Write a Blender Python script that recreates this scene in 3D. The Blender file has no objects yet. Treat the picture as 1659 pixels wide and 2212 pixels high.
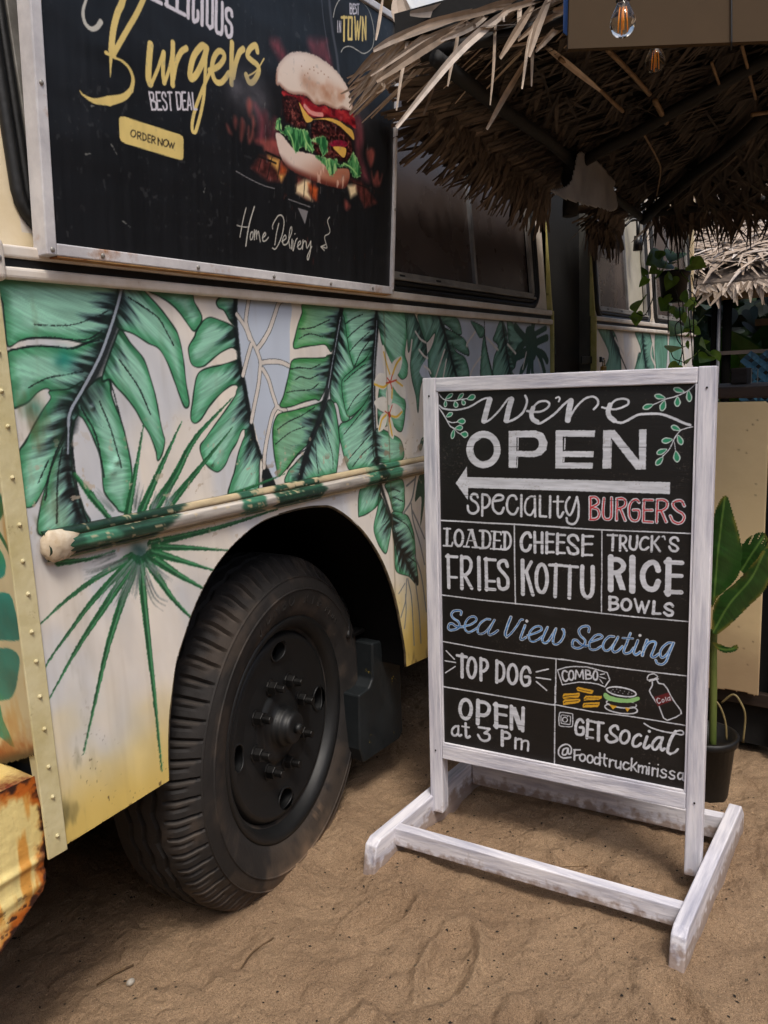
import bpy, math, random
import numpy as np
from mathutils import Matrix, Vector, noise as mnoise
random.seed(7); RNG=np.random.default_rng(7)
SC=bpy.context.scene; COL=SC.collection
# ---------------------------------------------------------------- camera, sky, sun, exposure
R=np.array([[0.56337209,-0.1620318,0.81015898],[-0.82508324,-0.05929468,0.56189126],[-0.04300614,-0.98500246,-0.16709469]])
CAMZ=1.45
cam=bpy.data.cameras.new('camera'); camo=bpy.data.objects.new('camera',cam); COL.objects.link(camo)
m=Matrix.Identity(4)
for i in range(3):
    m[i][0]=R[i,0]; m[i][1]=-R[i,1]; m[i][2]=-R[i,2]
m[2][3]=CAMZ; camo.matrix_world=m
cam.sensor_fit='VERTICAL'; cam.sensor_height=36; cam.sensor_width=27; cam.lens=1950/2560*36
cam.clip_start=.05; cam.clip_end=500
SC.camera=camo
SUN_EL,SUN_AZ=math.radians(61),math.radians(232)   # azimuth of the sun, measured from +X towards +Y
w=bpy.data.worlds.new('World'); SC.world=w; w.use_nodes=True
nt=w.node_tree; bg=nt.nodes['Background']; sk=nt.nodes.new('ShaderNodeTexSky'); sk.sky_type='NISHITA'; sk.sun_disc=False
sk.sun_elevation=SUN_EL; sk.sun_rotation=math.radians(90)-SUN_AZ; sk.air_density=1.2; sk.dust_density=4.0; sk.ozone_density=1
nt.links.new(sk.outputs[0],bg.inputs[0]); bg.inputs[1].default_value=.12
sl=bpy.data.lights.new('sun','SUN'); sl.energy=1.5; sl.angle=math.radians(13); sl.color=(1,.95,.88)
so=bpy.data.objects.new('sun',sl); COL.objects.link(so)
sd=Vector((math.cos(SUN_EL)*math.cos(SUN_AZ),math.cos(SUN_EL)*math.sin(SUN_AZ),math.sin(SUN_EL)))
so.rotation_euler=sd.to_track_quat('Z','Y').to_euler(); so.location=sd*30
SC.view_settings.view_transform='Standard'; SC.view_settings.look='None'; SC.view_settings.exposure=0.55; SC.view_settings.gamma=1
SC.render.engine='CYCLES'
# ---------------------------------------------------------------- painted artwork (strokes and fills, half-millimetres on each painted plane)
BOARD="""s|W|3.0|14,-14 33,-38 61,-52 106,-56 143,-52 205,-45
f|G|13.6|55,-46 106,-13
f|G|12.1|58,-50 54,-95
f|G|17.4|117,-57 129,-99
f|G|13.5|134,-52 175,-13
f|G|14.9|165,-50 181,-85
f|G|19.2|196,-51 251,-30
f|G|14.6|56,-153 103,-129
f|G|19.6|130,-180 186,-180
f|G|18.1|115,-222 169,-216
f|G|14.5|110,-226 95,-287
f|G|20.5|150,-254 202,-263
s|W|3.7|13,-98 41,-137 66,-178 84,-207 112,-224
s|W|2.7|69,-178 97,-187 130,-184
s|W|2.7|112,-224 131,-245 151,-257
s|W|5.5|15,-83 41,-101 92,-110 149,-109 211,-95 272,-64 309,-48 340,-45
s|W|17.4|340,-56 323,-108 303,-179
s|W|5.9|307,-189 344,-170 398,-120 451,-57 472,-49
s|W|17.0|474,-58 456,-116 442,-178
s|W|6.9|448,-188 492,-172 538,-139 561,-96 567,-63 556,-38
s|W|6.2|567,-126 601,-132 652,-130 691,-107 697,-85 675,-72 635,-77 607,-102
s|W|13.4|603,-110 593,-140 601,-173 627,-189
s|W|6.7|618,-193 641,-198 669,-185 725,-148 785,-90 818,-67
s|W|4.9|736,-57 749,-51 758,-60 752,-77
p|W|0.0|456,-240 618,-238 664,-256 688,-306 681,-350 652,-380 607,-392 503,-390 501,-455 455,-456
p|K|0.0|503,-278 610,-278 630,-289 638,-311 633,-336 615,-353 595,-357 503,-356
s|W|20.7|385,-349 382,-372 373,-394 359,-413 341,-427 319,-436 296,-440 273,-437 252,-428 234,-414 220,-395 211,-373 208,-350 212,-326 221,-304 235,-285 254,-271 275,-262 298,-259 321,-262 342,-271 360,-285 374,-304 382,-326 385,-349
l|W|3.4|513,-282 512,-352
l|W|2.9|510,-395 506,-454
p|W|0.0|735,-238 957,-240 956,-277 776,-274 777,-356 950,-356 949,-389 777,-389 777,-421 947,-420 946,-453 734,-455
l|W|3.5|789,-283 787,-346
l|W|3.3|784,-392 782,-416
s|W|2.4|279,-286 245,-306 231,-346 244,-392 269,-415
s|W|16.7|821,-76 811,-126 804,-181
s|W|5.9|812,-175 836,-132 863,-96 900,-65 937,-54 963,-65 973,-88 964,-108 948,-124
s|W|5.8|995,-114 1021,-121 1063,-126 1104,-116 1134,-98 1131,-78 1103,-70 1067,-77 1037,-102
s|W|13.5|1037,-102 1027,-136 1035,-165 1061,-188
s|W|6.8|1056,-190 1095,-200 1130,-188 1185,-159 1235,-154 1284,-154 1323,-162 1372,-182 1416,-203 1452,-216
s|W|2.9|1470,-5 1449,-27 1417,-48 1370,-67 1326,-78 1293,-93 1264,-105
f|G|15.0|1419,-43 1363,-24
f|G|15.7|1438,-34 1446,-96
f|G|17.1|1386,-65 1385,-120
f|G|15.3|1326,-73 1268,-57
f|G|17.8|1322,-83 1306,-141
f|G|16.5|1266,-105 1209,-124
s|W|2.9|1464,-225 1431,-233 1402,-246 1375,-286 1352,-340 1318,-381
s|W|2.2|1372,-294 1378,-324 1382,-350
f|G|15.2|1405,-243 1356,-220
f|G|16.3|1391,-266 1414,-320
f|G|17.3|1368,-291 1309,-301
f|G|18.8|1382,-350 1394,-412
f|G|16.5|1340,-342 1285,-368
f|G|16.6|1321,-383 1283,-430
p|W|0.0|1002,-239 1064,-238 1196,-404 1192,-237 1232,-236 1232,-452 1180,-454 1044,-280 1045,-451 1000,-453
l|W|2.4|1048,-296 1045,-450
p|W|0.0|189,-454 192,-516 1358,-519 1358,-583 197,-582 194,-657 116,-555
s|W|7.7|259,-637 252,-623 231,-618 214,-634 220,-654 246,-670 261,-694 258,-719 234,-737 208,-734 195,-717 193,-692
l|W|7.6|288,-619 286,-748
s|W|7.6|291,-619 320,-625 335,-647 330,-677 309,-698 288,-701
s|W|7.6|353,-657 387,-653 415,-644 418,-627 400,-618 377,-623 358,-646 353,-676 360,-710 386,-731 409,-725 423,-695
s|W|7.4|502,-641 494,-624 471,-620 451,-638 443,-673 448,-709 468,-730 493,-727 511,-694
l|W|7.4|532,-616 531,-740
s|W|6.3|605,-623 588,-623 566,-639 554,-673 556,-712 573,-730 593,-727 610,-695
l|W|7.3|613,-620 615,-738
l|W|7.2|644,-617 643,-735 681,-736
l|W|7.2|704,-617 703,-740
s|W|7.1|749,-616 748,-685 751,-727 765,-735 781,-707
l|W|5.2|724,-647 781,-644
l|W|4.6|3,-791 126,-790 308,-792 483,-791 814,-794
l|W|4.0|488,-790 489,-1015 493,-1275
l|W|9.1|54,-841 50,-944
l|W|5.3|31,-841 75,-840
l|W|5.9|27,-949 83,-948 89,-926
s|W|8.4|158,-893 157,-906 154,-918 150,-929 144,-937 138,-943 130,-945 123,-944 117,-939 111,-931 107,-921 105,-909 104,-896 105,-883 108,-871 112,-860 118,-852 125,-847 132,-845 139,-846 145,-851 151,-858 155,-868 158,-880 158,-893
l|W|4.7|212,-842 178,-946
l|W|9.9|217,-842 244,-942
l|W|4.2|192,-905 235,-905
l|W|5.3|162,-946 197,-946
l|W|5.2|220,-947 264,-946
l|W|4.7|193,-840 225,-839
l|W|8.7|290,-842 288,-944
s|W|7.2|270,-842 312,-842 334,-866 334,-911 317,-941 269,-949
l|W|8.6|365,-844 359,-947
l|W|4.6|343,-841 403,-843 405,-858
l|W|4.6|362,-895 398,-895
l|W|5.1|338,-948 403,-947 405,-924
l|W|8.1|429,-845 427,-945
s|W|7.1|415,-842 447,-844 464,-873 462,-918 441,-943 413,-948
l|W|11.3|57,-1008 59,-1214
l|W|9.7|46,-1016 117,-1014
l|W|8.1|60,-1147 113,-1145
l|W|11.6|148,-1009 147,-1211
s|W|11.1|150,-1017 188,-1015 209,-1041 204,-1087 179,-1120 151,-1129
l|W|10.6|168,-1131 213,-1205
l|W|12.0|261,-1009 262,-1206
l|W|10.8|308,-1011 310,-1206
l|W|9.3|300,-1016 367,-1016
l|W|8.3|315,-1150 362,-1148
l|W|9.4|304,-1201 364,-1199
s|W|11.2|443,-1048 433,-1019 410,-1018 389,-1037 394,-1067 425,-1100 445,-1128 443,-1174 414,-1192 391,-1179 386,-1133
s|W|9.8|588,-861 578,-840 558,-841 538,-864 530,-899 538,-937 558,-946 578,-935 587,-910
l|W|8.8|612,-833 614,-952
l|W|8.7|657,-833 657,-951
l|W|7.4|615,-891 654,-890
l|W|9.2|685,-831 684,-950
l|W|6.8|683,-838 727,-837
l|W|6.8|686,-884 722,-883
l|W|6.8|684,-945 726,-943
l|W|9.1|749,-835 747,-950
l|W|6.7|746,-840 792,-839
l|W|6.7|749,-881 787,-882
l|W|6.7|747,-945 791,-944
l|W|12.5|538,-1006 540,-1210
l|W|9.9|592,-1011 557,-1077
l|W|11.0|560,-1069 601,-1209
s|W|11.3|687,-1103 686,-1125 683,-1145 677,-1163 671,-1177 663,-1187 655,-1190 646,-1188 638,-1180 631,-1168 626,-1150 623,-1130 622,-1108 623,-1086 626,-1066 631,-1048 638,-1034 646,-1025 654,-1021 663,-1024 671,-1031 677,-1044 682,-1061 686,-1081 687,-1103
l|W|11.1|740,-1016 735,-1206
l|W|8.8|701,-1021 776,-1018
s|W|6.6|817,-618 798,-649 797,-691 815,-721 834,-699 859,-616
s|W|6.5|859,-616 869,-665 867,-731 851,-764 830,-773 806,-762 800,-739
s|W|9.2|934,-614 935,-739
s|W|9.2|933,-615 962,-614 978,-628 979,-646 963,-661 940,-672
s|W|9.2|940,-672 972,-680 984,-698 982,-723 964,-736 934,-740
s|W|9.1|1010,-618 1006,-697 1013,-729 1031,-736 1049,-727 1053,-694 1052,-614
l|W|9.0|1081,-618 1080,-737
s|W|9.0|1081,-618 1110,-616 1128,-630 1126,-655 1106,-669 1084,-675
l|W|9.0|1102,-674 1128,-737
s|W|8.8|1200,-634 1186,-620 1167,-625 1150,-649 1146,-690 1156,-726 1178,-738 1199,-724 1200,-679 1170,-677
l|W|8.7|1271,-619 1225,-620 1225,-739 1273,-740
l|W|8.8|1226,-676 1270,-674
l|W|8.7|1295,-617 1294,-740
s|W|8.7|1295,-617 1325,-615 1346,-629 1344,-655 1322,-674 1299,-677
l|W|8.7|1318,-676 1344,-735
s|W|8.5|1433,-644 1420,-620 1400,-616 1379,-626 1376,-645 1397,-671 1426,-687 1434,-709 1423,-732 1403,-740 1377,-729 1364,-701
s|R|3.9|936,-614 937,-739
s|R|3.9|933,-614 962,-613 978,-627 979,-647 963,-660 940,-671
s|R|3.9|940,-672 972,-680 984,-698 982,-723 964,-739 934,-742
s|R|3.9|1011,-618 1007,-697 1013,-729 1032,-737 1049,-727 1052,-695 1051,-614
l|R|3.8|1083,-619 1082,-735
s|R|3.8|1081,-619 1110,-616 1127,-630 1125,-654 1106,-668 1084,-674
l|R|3.8|1101,-675 1127,-737
s|R|3.7|1200,-632 1186,-620 1167,-627 1152,-649 1149,-690 1156,-724 1178,-737 1198,-724 1200,-681 1170,-678
l|R|3.7|1271,-620 1226,-620 1226,-738 1272,-739
l|R|3.7|1228,-676 1269,-674
l|R|3.7|1295,-619 1294,-740
s|R|3.7|1295,-618 1325,-616 1345,-629 1343,-654 1322,-672 1299,-675
l|R|3.7|1317,-677 1342,-735
s|R|3.6|1432,-642 1420,-620 1400,-618 1381,-627 1377,-645 1398,-669 1426,-687 1434,-709 1423,-732 1403,-740 1378,-729 1364,-703
l|W|3.6|768,-796 1001,-797 1222,-794 1485,-791
l|W|3.0|1001,-796 1004,-1047 1003,-1151 1004,-1275
s|W|8.5|868,-863 856,-841 835,-837 814,-849 814,-873 840,-895 863,-915 866,-936 845,-946 819,-940 808,-912
l|W|8.9|895,-835 894,-951
l|W|6.6|893,-840 951,-837
l|W|6.6|896,-885 947,-881
l|W|6.6|894,-947 948,-945
l|W|11.0|822,-1019 819,-1207
l|W|8.2|786,-1020 867,-1020
s|W|12.3|893,-1015 892,-1128 901,-1175 924,-1193 947,-1171 953,-1123 952,-1013
l|W|7.3|1063,-821 1061,-909
l|W|5.9|1033,-825 1086,-824
l|W|7.2|1102,-823 1102,-909
s|W|6.3|1102,-826 1126,-825 1135,-846 1123,-866 1107,-869
l|W|6.3|1116,-871 1139,-906
s|W|6.7|1157,-825 1154,-878 1167,-897 1185,-894 1193,-866 1194,-820
s|W|6.6|1253,-831 1240,-825 1223,-832 1210,-860 1213,-887 1232,-896 1254,-880
l|W|7.0|1272,-818 1271,-902
l|W|5.7|1308,-818 1281,-856
l|W|6.2|1283,-853 1315,-899
s|W|3.9|1325,-817 1334,-814 1340,-832
s|W|6.4|1407,-834 1400,-820 1382,-818 1367,-832 1372,-850 1397,-864 1406,-879 1394,-893 1373,-888 1362,-869
l|W|16.0|1052,-948 1054,-1135
s|W|14.2|1052,-964 1093,-961 1120,-982 1119,-1010 1094,-1033 1067,-1038
p|W|0.0|1074,-1046 1107,-1036 1139,-1132 1105,-1132
l|W|17.1|1170,-945 1172,-1132
s|W|15.4|1308,-1004 1296,-971 1273,-963 1243,-986 1226,-1033 1236,-1088 1263,-1113 1293,-1107 1309,-1068
l|W|16.1|1361,-943 1361,-1132
l|W|12.7|1347,-956 1428,-954
l|W|11.4|1363,-1030 1428,-1026
l|W|12.3|1351,-1121 1428,-1117
l|W|8.8|1050,-1178 1051,-1254
s|W|7.4|1051,-1181 1078,-1178 1092,-1190 1081,-1208 1056,-1213
s|W|7.9|1056,-1213 1092,-1216 1094,-1237 1074,-1249 1047,-1253
s|W|8.2|1166,-1212 1165,-1220 1163,-1228 1159,-1235 1154,-1240 1148,-1244 1142,-1246 1135,-1246 1129,-1243 1124,-1239 1120,-1233 1117,-1225 1116,-1217 1117,-1209 1119,-1202 1123,-1195 1128,-1189 1134,-1186 1141,-1184 1147,-1184 1153,-1187 1158,-1191 1163,-1197 1165,-1204 1166,-1212
l|W|6.8|1187,-1178 1208,-1249
l|W|6.3|1208,-1249 1225,-1191
l|W|6.8|1225,-1191 1241,-1251
l|W|6.3|1241,-1251 1263,-1182
l|W|8.5|1290,-1182 1287,-1250
l|W|6.7|1283,-1250 1323,-1247
s|W|7.9|1388,-1198 1375,-1185 1358,-1189 1348,-1204 1359,-1217 1385,-1228 1385,-1246 1364,-1253 1345,-1239
l|W|3.8|10,-1266 282,-1273 642,-1274 817,-1277
l|W|3.4|770,-1275 1006,-1279 1187,-1280 1488,-1275
l|W|3.5|772,-1581 1010,-1588 1192,-1588 1488,-1582
l|W|3.6|12,-1569 312,-1584 606,-1586 820,-1583
l|W|3.5|742,-1584 740,-1853
l|W|3.5|737,-1758 737,-1870 735,-2242
l|W|4.2|-5,-1868 40,-1869 242,-1870 478,-1872 738,-1872
l|W|3.6|700,-1873 738,-1869 965,-1875 1166,-1866 1490,-1867
s|U|8.1|138,-1380 141,-1360 120,-1355 89,-1363 73,-1387 88,-1410 119,-1427 127,-1456 103,-1478 66,-1488 50,-1475 59,-1449 82,-1446 108,-1460 153,-1457
s|U|7.1|155,-1452 202,-1437 238,-1408 236,-1387 213,-1384 184,-1402 166,-1436 165,-1471 186,-1488 211,-1478 248,-1452
s|U|6.9|331,-1389 304,-1392 268,-1420 250,-1456 252,-1485 278,-1487 308,-1464 344,-1416
s|U|7.4|359,-1390 338,-1431 318,-1473 328,-1488 353,-1476 381,-1453
s|U|9.6|464,-1361 442,-1419 428,-1469 437,-1487
s|U|6.8|437,-1488 466,-1460 501,-1412 525,-1372 539,-1368
s|U|8.1|553,-1402 534,-1452 524,-1486 534,-1492 558,-1475
d|W|9.5|564,-1374
s|U|6.7|568,-1462 615,-1442 653,-1418 650,-1400 625,-1399 596,-1420 577,-1456 582,-1489 606,-1495 634,-1480 658,-1456
s|U|7.9|690,-1398 672,-1440 658,-1479 672,-1495 695,-1482 723,-1434 741,-1401
s|U|7.9|741,-1401 727,-1452 724,-1485 741,-1496 769,-1475 789,-1435 787,-1403 780,-1399
s|U|7.6|933,-1396 935,-1371 919,-1364 890,-1375 876,-1397 886,-1426 910,-1447 910,-1472 887,-1497 858,-1503 839,-1491 843,-1460 863,-1455 887,-1475 910,-1484 934,-1479
s|U|6.7|938,-1458 980,-1438 1010,-1420 1003,-1407 980,-1409 957,-1429 938,-1463 943,-1497 972,-1498 1004,-1474
s|U|7.0|1076,-1407 1049,-1411 1022,-1443 1015,-1478 1032,-1497 1059,-1477 1090,-1425
s|U|7.4|1099,-1407 1082,-1445 1068,-1480 1078,-1498 1100,-1488 1123,-1459
s|U|7.4|1166,-1377 1149,-1432 1132,-1482 1141,-1499 1168,-1486 1185,-1460
l|U|5.6|1124,-1410 1180,-1406
s|U|7.8|1207,-1415 1194,-1454 1186,-1484 1199,-1498 1221,-1479
d|W|8.2|1218,-1384
s|U|9.1|1257,-1406 1243,-1453 1233,-1497
s|U|7.3|1239,-1472 1260,-1427 1286,-1410 1303,-1417 1291,-1461 1281,-1493 1296,-1499 1322,-1475
s|U|7.1|1393,-1405 1368,-1409 1338,-1440 1328,-1475 1339,-1496 1365,-1470 1393,-1410
s|U|7.1|1397,-1405 1377,-1463 1361,-1512 1340,-1535 1314,-1532 1305,-1515
l|W|4.4|34,-1628 89,-1676
l|W|3.9|24,-1695 97,-1696
l|W|3.9|26,-1774 94,-1723
l|W|11.3|142,-1638 140,-1785
l|W|9.3|108,-1648 173,-1650
s|W|10.2|233,-1712 232,-1729 229,-1744 225,-1758 219,-1769 212,-1777 205,-1780 198,-1779 192,-1774 186,-1764 182,-1751 179,-1736 178,-1720 180,-1703 183,-1687 187,-1673 193,-1662 200,-1655 207,-1652 214,-1653 220,-1658 226,-1668 230,-1680 233,-1695 233,-1712
l|W|10.6|268,-1646 267,-1786
s|W|9.6|268,-1655 296,-1653 311,-1675 306,-1705 285,-1726 275,-1725
l|W|10.4|373,-1647 370,-1785
s|W|9.4|373,-1654 401,-1658 417,-1690 417,-1734 401,-1767 371,-1777
s|W|9.8|501,-1714 500,-1730 497,-1745 493,-1759 487,-1769 480,-1776 472,-1779 465,-1778 458,-1773 452,-1765 448,-1753 445,-1738 444,-1723 445,-1707 448,-1692 453,-1679 459,-1668 466,-1661 473,-1658 480,-1659 487,-1664 493,-1673 497,-1685 500,-1699 501,-1714
s|W|9.6|584,-1690 570,-1663 548,-1666 529,-1703 529,-1751 548,-1778 577,-1763 579,-1724 553,-1723
l|W|4.5|622,-1682 695,-1654
l|W|4.5|622,-1717 709,-1717
l|W|4.5|622,-1742 686,-1787
s|W|12.1|200,-1988 198,-2004 194,-2020 188,-2034 180,-2046 171,-2054 161,-2058 151,-2057 142,-2053 134,-2044 128,-2032 124,-2017 123,-2001 125,-1984 129,-1968 135,-1954 143,-1943 153,-1935 163,-1931 172,-1932 182,-1936 189,-1945 195,-1957 199,-1972 200,-1988
l|W|13.9|247,-1924 242,-2074
s|W|12.0|247,-1933 290,-1929 319,-1950 314,-1988 289,-2013 255,-2015
l|W|14.1|365,-1926 366,-2076
l|W|10.4|354,-1934 434,-1933
l|W|9.4|370,-1989 431,-1989
l|W|10.4|355,-2070 433,-2064
l|W|11.6|465,-1925 464,-2070
p|W|0.0|455,-1926 494,-1926 547,-2067 510,-2070
l|W|11.5|540,-1924 536,-2069
s|W|7.4|111,-2117 86,-2124 66,-2152 68,-2181 90,-2184 108,-2164
s|W|6.9|111,-2117 108,-2164 115,-2182 130,-2172
s|W|8.8|160,-2089 161,-2145 163,-2178 175,-2181 187,-2171
l|W|5.9|136,-2114 183,-2112
l|W|7.7|249,-2099 322,-2097 288,-2131
s|W|8.2|288,-2131 316,-2135 319,-2163 292,-2182 263,-2178 244,-2151
l|W|10.8|405,-2095 404,-2189
s|W|8.5|405,-2103 435,-2099 454,-2114 447,-2134 421,-2141
l|W|7.5|491,-2125 489,-2194
s|W|7.0|491,-2139 514,-2127 530,-2134 529,-2191
s|W|7.0|529,-2146 551,-2131 571,-2138 569,-2192
l|W|3.5|751,-1652 796,-1630 843,-1617 926,-1608 1008,-1620 1041,-1626 1056,-1666 1029,-1713 994,-1703 953,-1701 881,-1706 781,-1738 751,-1652
s|W|5.4|809,-1656 792,-1650 780,-1670 786,-1704 802,-1713 816,-1697
s|W|5.3|847,-1671 847,-1678 846,-1685 843,-1692 840,-1697 837,-1700 833,-1702 830,-1701 826,-1699 823,-1695 821,-1689 819,-1682 819,-1675 819,-1667 821,-1660 823,-1654 826,-1649 829,-1646 833,-1644 837,-1644 840,-1647 843,-1651 845,-1657 847,-1663 847,-1671
l|W|4.8|857,-1691 862,-1637 883,-1674 900,-1630 905,-1683
l|W|5.0|917,-1629 920,-1683
s|W|4.7|917,-1629 939,-1631 942,-1647 922,-1654
s|W|4.7|922,-1654 950,-1657 949,-1673 920,-1683
s|W|5.2|987,-1651 986,-1658 985,-1665 983,-1671 981,-1675 977,-1678 974,-1680 971,-1679 968,-1677 965,-1673 963,-1668 962,-1662 961,-1655 962,-1648 963,-1641 965,-1635 967,-1631 970,-1628 974,-1626 977,-1627 980,-1629 983,-1633 985,-1638 986,-1644 987,-1651
l|W|2.9|1001,-1643 1026,-1635
l|W|2.9|998,-1656 1034,-1664
l|W|2.9|999,-1672 1017,-1694
p|Y|0.0|863,-1747 876,-1736 964,-1744 959,-1767 938,-1768 870,-1762
p|Y|0.0|781,-1810 789,-1792 884,-1771 884,-1787 879,-1802 786,-1825
p|Y|0.0|784,-1842 794,-1827 886,-1805 889,-1822 876,-1835 787,-1864
p|Y|0.0|908,-1800 918,-1784 1012,-1770 1010,-1786 995,-1796 910,-1816
p|Y|0.0|901,-1847 908,-1830 1000,-1809 998,-1828 990,-1842 903,-1859
l|k|1.6|873,-1748 883,-1752 946,-1756
l|k|1.6|789,-1814 797,-1805 876,-1786
l|k|1.6|792,-1849 800,-1840 876,-1821
l|k|1.6|917,-1804 923,-1796 995,-1786
l|k|1.6|909,-1849 915,-1839 990,-1824
s|W|4.4|1204,-1730 1200,-1737 1191,-1743 1177,-1748 1160,-1751 1140,-1753 1118,-1753 1097,-1752 1078,-1749 1061,-1744 1049,-1739 1041,-1732 1039,-1725 1043,-1719 1053,-1713 1067,-1708 1084,-1704 1105,-1702 1126,-1702 1147,-1704 1166,-1707 1182,-1711 1195,-1717 1202,-1724 1204,-1730
d|g|3.6|1075,-1722
d|g|3.6|1095,-1716
d|g|3.6|1115,-1721
d|g|3.6|1139,-1722
d|g|3.6|1164,-1724
d|g|3.6|1065,-1734
d|g|3.6|1105,-1733
d|g|3.6|1130,-1737
d|g|3.6|1159,-1735
d|g|3.6|1179,-1729
d|g|3.6|1085,-1734
s|W|3.6|1206,-1797 1203,-1803 1194,-1809 1181,-1814 1163,-1818 1143,-1821 1121,-1823 1099,-1823 1079,-1822 1062,-1819 1049,-1814 1041,-1809 1039,-1803 1042,-1797 1051,-1792 1065,-1786 1083,-1782 1104,-1779 1126,-1778 1147,-1778 1167,-1779 1184,-1782 1196,-1787 1204,-1792 1206,-1797
s|W|4.1|1212,-1827 1209,-1834 1199,-1841 1184,-1847 1165,-1852 1143,-1855 1119,-1857 1095,-1856 1074,-1854 1055,-1850 1041,-1844 1033,-1838 1030,-1831 1034,-1823 1044,-1816 1060,-1810 1079,-1805 1102,-1802 1125,-1801 1149,-1801 1170,-1804 1188,-1808 1202,-1813 1210,-1820 1212,-1827
p|k|0.0|1046,-1793 1204,-1783 1195,-1803 1116,-1817 1056,-1811
q|l|0.0|1021,-1768 1030,-1748 1065,-1762 1115,-1766 1165,-1762 1213,-1742 1223,-1756 1194,-1777 1141,-1791 1091,-1794 1040,-1789
p|Y|0.0|1056,-1815 1099,-1817 1076,-1843
p|Y|0.0|1143,-1818 1172,-1819 1157,-1844
s|W|3.5|1262,-1622 1273,-1604 1299,-1596 1316,-1614 1267,-1636 1262,-1622
l|W|3.5|1274,-1642 1321,-1621
l|W|3.5|1289,-1642 1291,-1662 1275,-1696 1285,-1720 1305,-1748 1329,-1781 1354,-1844 1374,-1854 1420,-1827 1447,-1802 1442,-1782 1413,-1746 1389,-1709 1370,-1670 1350,-1648 1322,-1646 1314,-1628
p|r|0.0|1300,-1731 1377,-1690 1399,-1735 1322,-1782
s|W|2.2|1331,-1735 1319,-1734 1317,-1751 1327,-1763 1337,-1753
s|W|2.0|1355,-1743 1355,-1745 1354,-1747 1353,-1749 1352,-1751 1351,-1752 1349,-1752 1348,-1752 1346,-1752 1345,-1750 1344,-1749 1344,-1747 1343,-1744 1343,-1742 1344,-1740 1345,-1738 1346,-1736 1347,-1735 1349,-1735 1350,-1735 1352,-1735 1353,-1737 1354,-1738 1354,-1740 1355,-1743
l|W|2.2|1361,-1722 1367,-1743
s|W|2.0|1384,-1717 1374,-1724 1374,-1737 1384,-1733
l|W|2.0|1383,-1717 1388,-1735
s|W|3.3|763,-1923 771,-1911 803,-1908 835,-1908 844,-1917 843,-1978 832,-1990 803,-1994 771,-1996 763,-1987 761,-1954 763,-1923
s|W|2.5|773,-1935 781,-1926 824,-1925 831,-1931 829,-1970 822,-1977 782,-1979 775,-1974 773,-1935
s|W|2.7|812,-1950 812,-1954 810,-1957 808,-1961 805,-1964 801,-1966 798,-1967 794,-1967 790,-1966 787,-1965 785,-1962 784,-1958 783,-1955 784,-1951 785,-1947 787,-1943 790,-1940 794,-1938 798,-1937 801,-1937 805,-1938 808,-1940 810,-1942 812,-1946 812,-1950
d|W|2.7|812,-1931
s|W|8.6|906,-1948 893,-1935 874,-1945 862,-1986 867,-2024 886,-2032 907,-2016 906,-1983 888,-1984
l|W|9.0|934,-1929 928,-2043
l|W|7.5|929,-1935 971,-1934
l|W|6.7|932,-1987 963,-1984
l|W|7.0|925,-2038 964,-2036
l|W|9.5|996,-1934 995,-2044
l|W|7.4|971,-1937 1023,-1933
s|W|8.3|1106,-1955 1100,-1938 1083,-1939 1063,-1960 1068,-1986 1094,-2003 1102,-2021 1079,-2038 1054,-2041 1038,-2019 1044,-2003
s|W|7.7|1169,-1997 1166,-2007 1161,-2016 1156,-2024 1149,-2030 1142,-2033 1136,-2034 1130,-2032 1125,-2027 1121,-2020 1119,-2012 1119,-2002 1121,-1992 1124,-1982 1128,-1973 1134,-1965 1140,-1960 1147,-1956 1153,-1956 1159,-1958 1164,-1962 1168,-1969 1170,-1977 1170,-1987 1169,-1997
s|W|7.6|1234,-1971 1222,-1965 1198,-1989 1189,-2023 1196,-2041 1218,-2036 1234,-2017
s|W|8.1|1268,-1970 1257,-2009 1252,-2036 1267,-2039 1284,-2020
d|W|9.1|1279,-1936
s|W|7.5|1348,-1961 1324,-1966 1300,-2001 1299,-2032 1316,-2037 1343,-1993
s|W|7.5|1352,-1959 1341,-2004 1347,-2035 1363,-2023
s|W|4.3|1251,-1895 1289,-1913 1351,-1923 1408,-1923 1450,-1925 1461,-1913 1450,-1900 1422,-1909
s|W|8.4|1420,-1910 1399,-1951 1384,-2001 1380,-2038 1394,-2047
s|W|6.0|1392,-2047 1415,-2036 1434,-2012
s|W|4.9|809,-2129 791,-2139 783,-2166 791,-2175 809,-2163 817,-2128 820,-2161 834,-2155 836,-2124 820,-2106 793,-2109 764,-2138 761,-2178 788,-2194 834,-2181
l|W|6.0|856,-2134 855,-2193
l|W|4.9|852,-2131 889,-2123
l|W|4.4|858,-2165 884,-2157
s|W|5.4|920,-2166 920,-2171 918,-2177 916,-2182 912,-2186 908,-2189 904,-2190 899,-2191 895,-2189 892,-2187 889,-2183 887,-2178 887,-2173 887,-2167 889,-2162 892,-2157 895,-2153 899,-2150 903,-2148 908,-2148 912,-2149 915,-2152 918,-2156 920,-2160 920,-2166
s|W|5.4|965,-2165 964,-2171 963,-2177 960,-2183 957,-2187 953,-2190 948,-2192 944,-2192 940,-2190 936,-2187 934,-2183 932,-2178 931,-2172 932,-2166 934,-2160 936,-2154 940,-2150 944,-2147 948,-2145 952,-2145 956,-2147 960,-2150 962,-2154 964,-2159 965,-2165
s|W|5.3|999,-2153 983,-2151 973,-2174 981,-2192 999,-2186 1007,-2168
l|W|5.8|1005,-2121 1005,-2195
s|W|5.3|1032,-2124 1030,-2174 1040,-2194
l|W|4.2|1014,-2148 1047,-2145
l|W|5.3|1063,-2148 1061,-2195
s|W|4.7|1063,-2164 1075,-2149 1088,-2151
s|W|5.2|1098,-2149 1096,-2182 1106,-2193 1121,-2182
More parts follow.
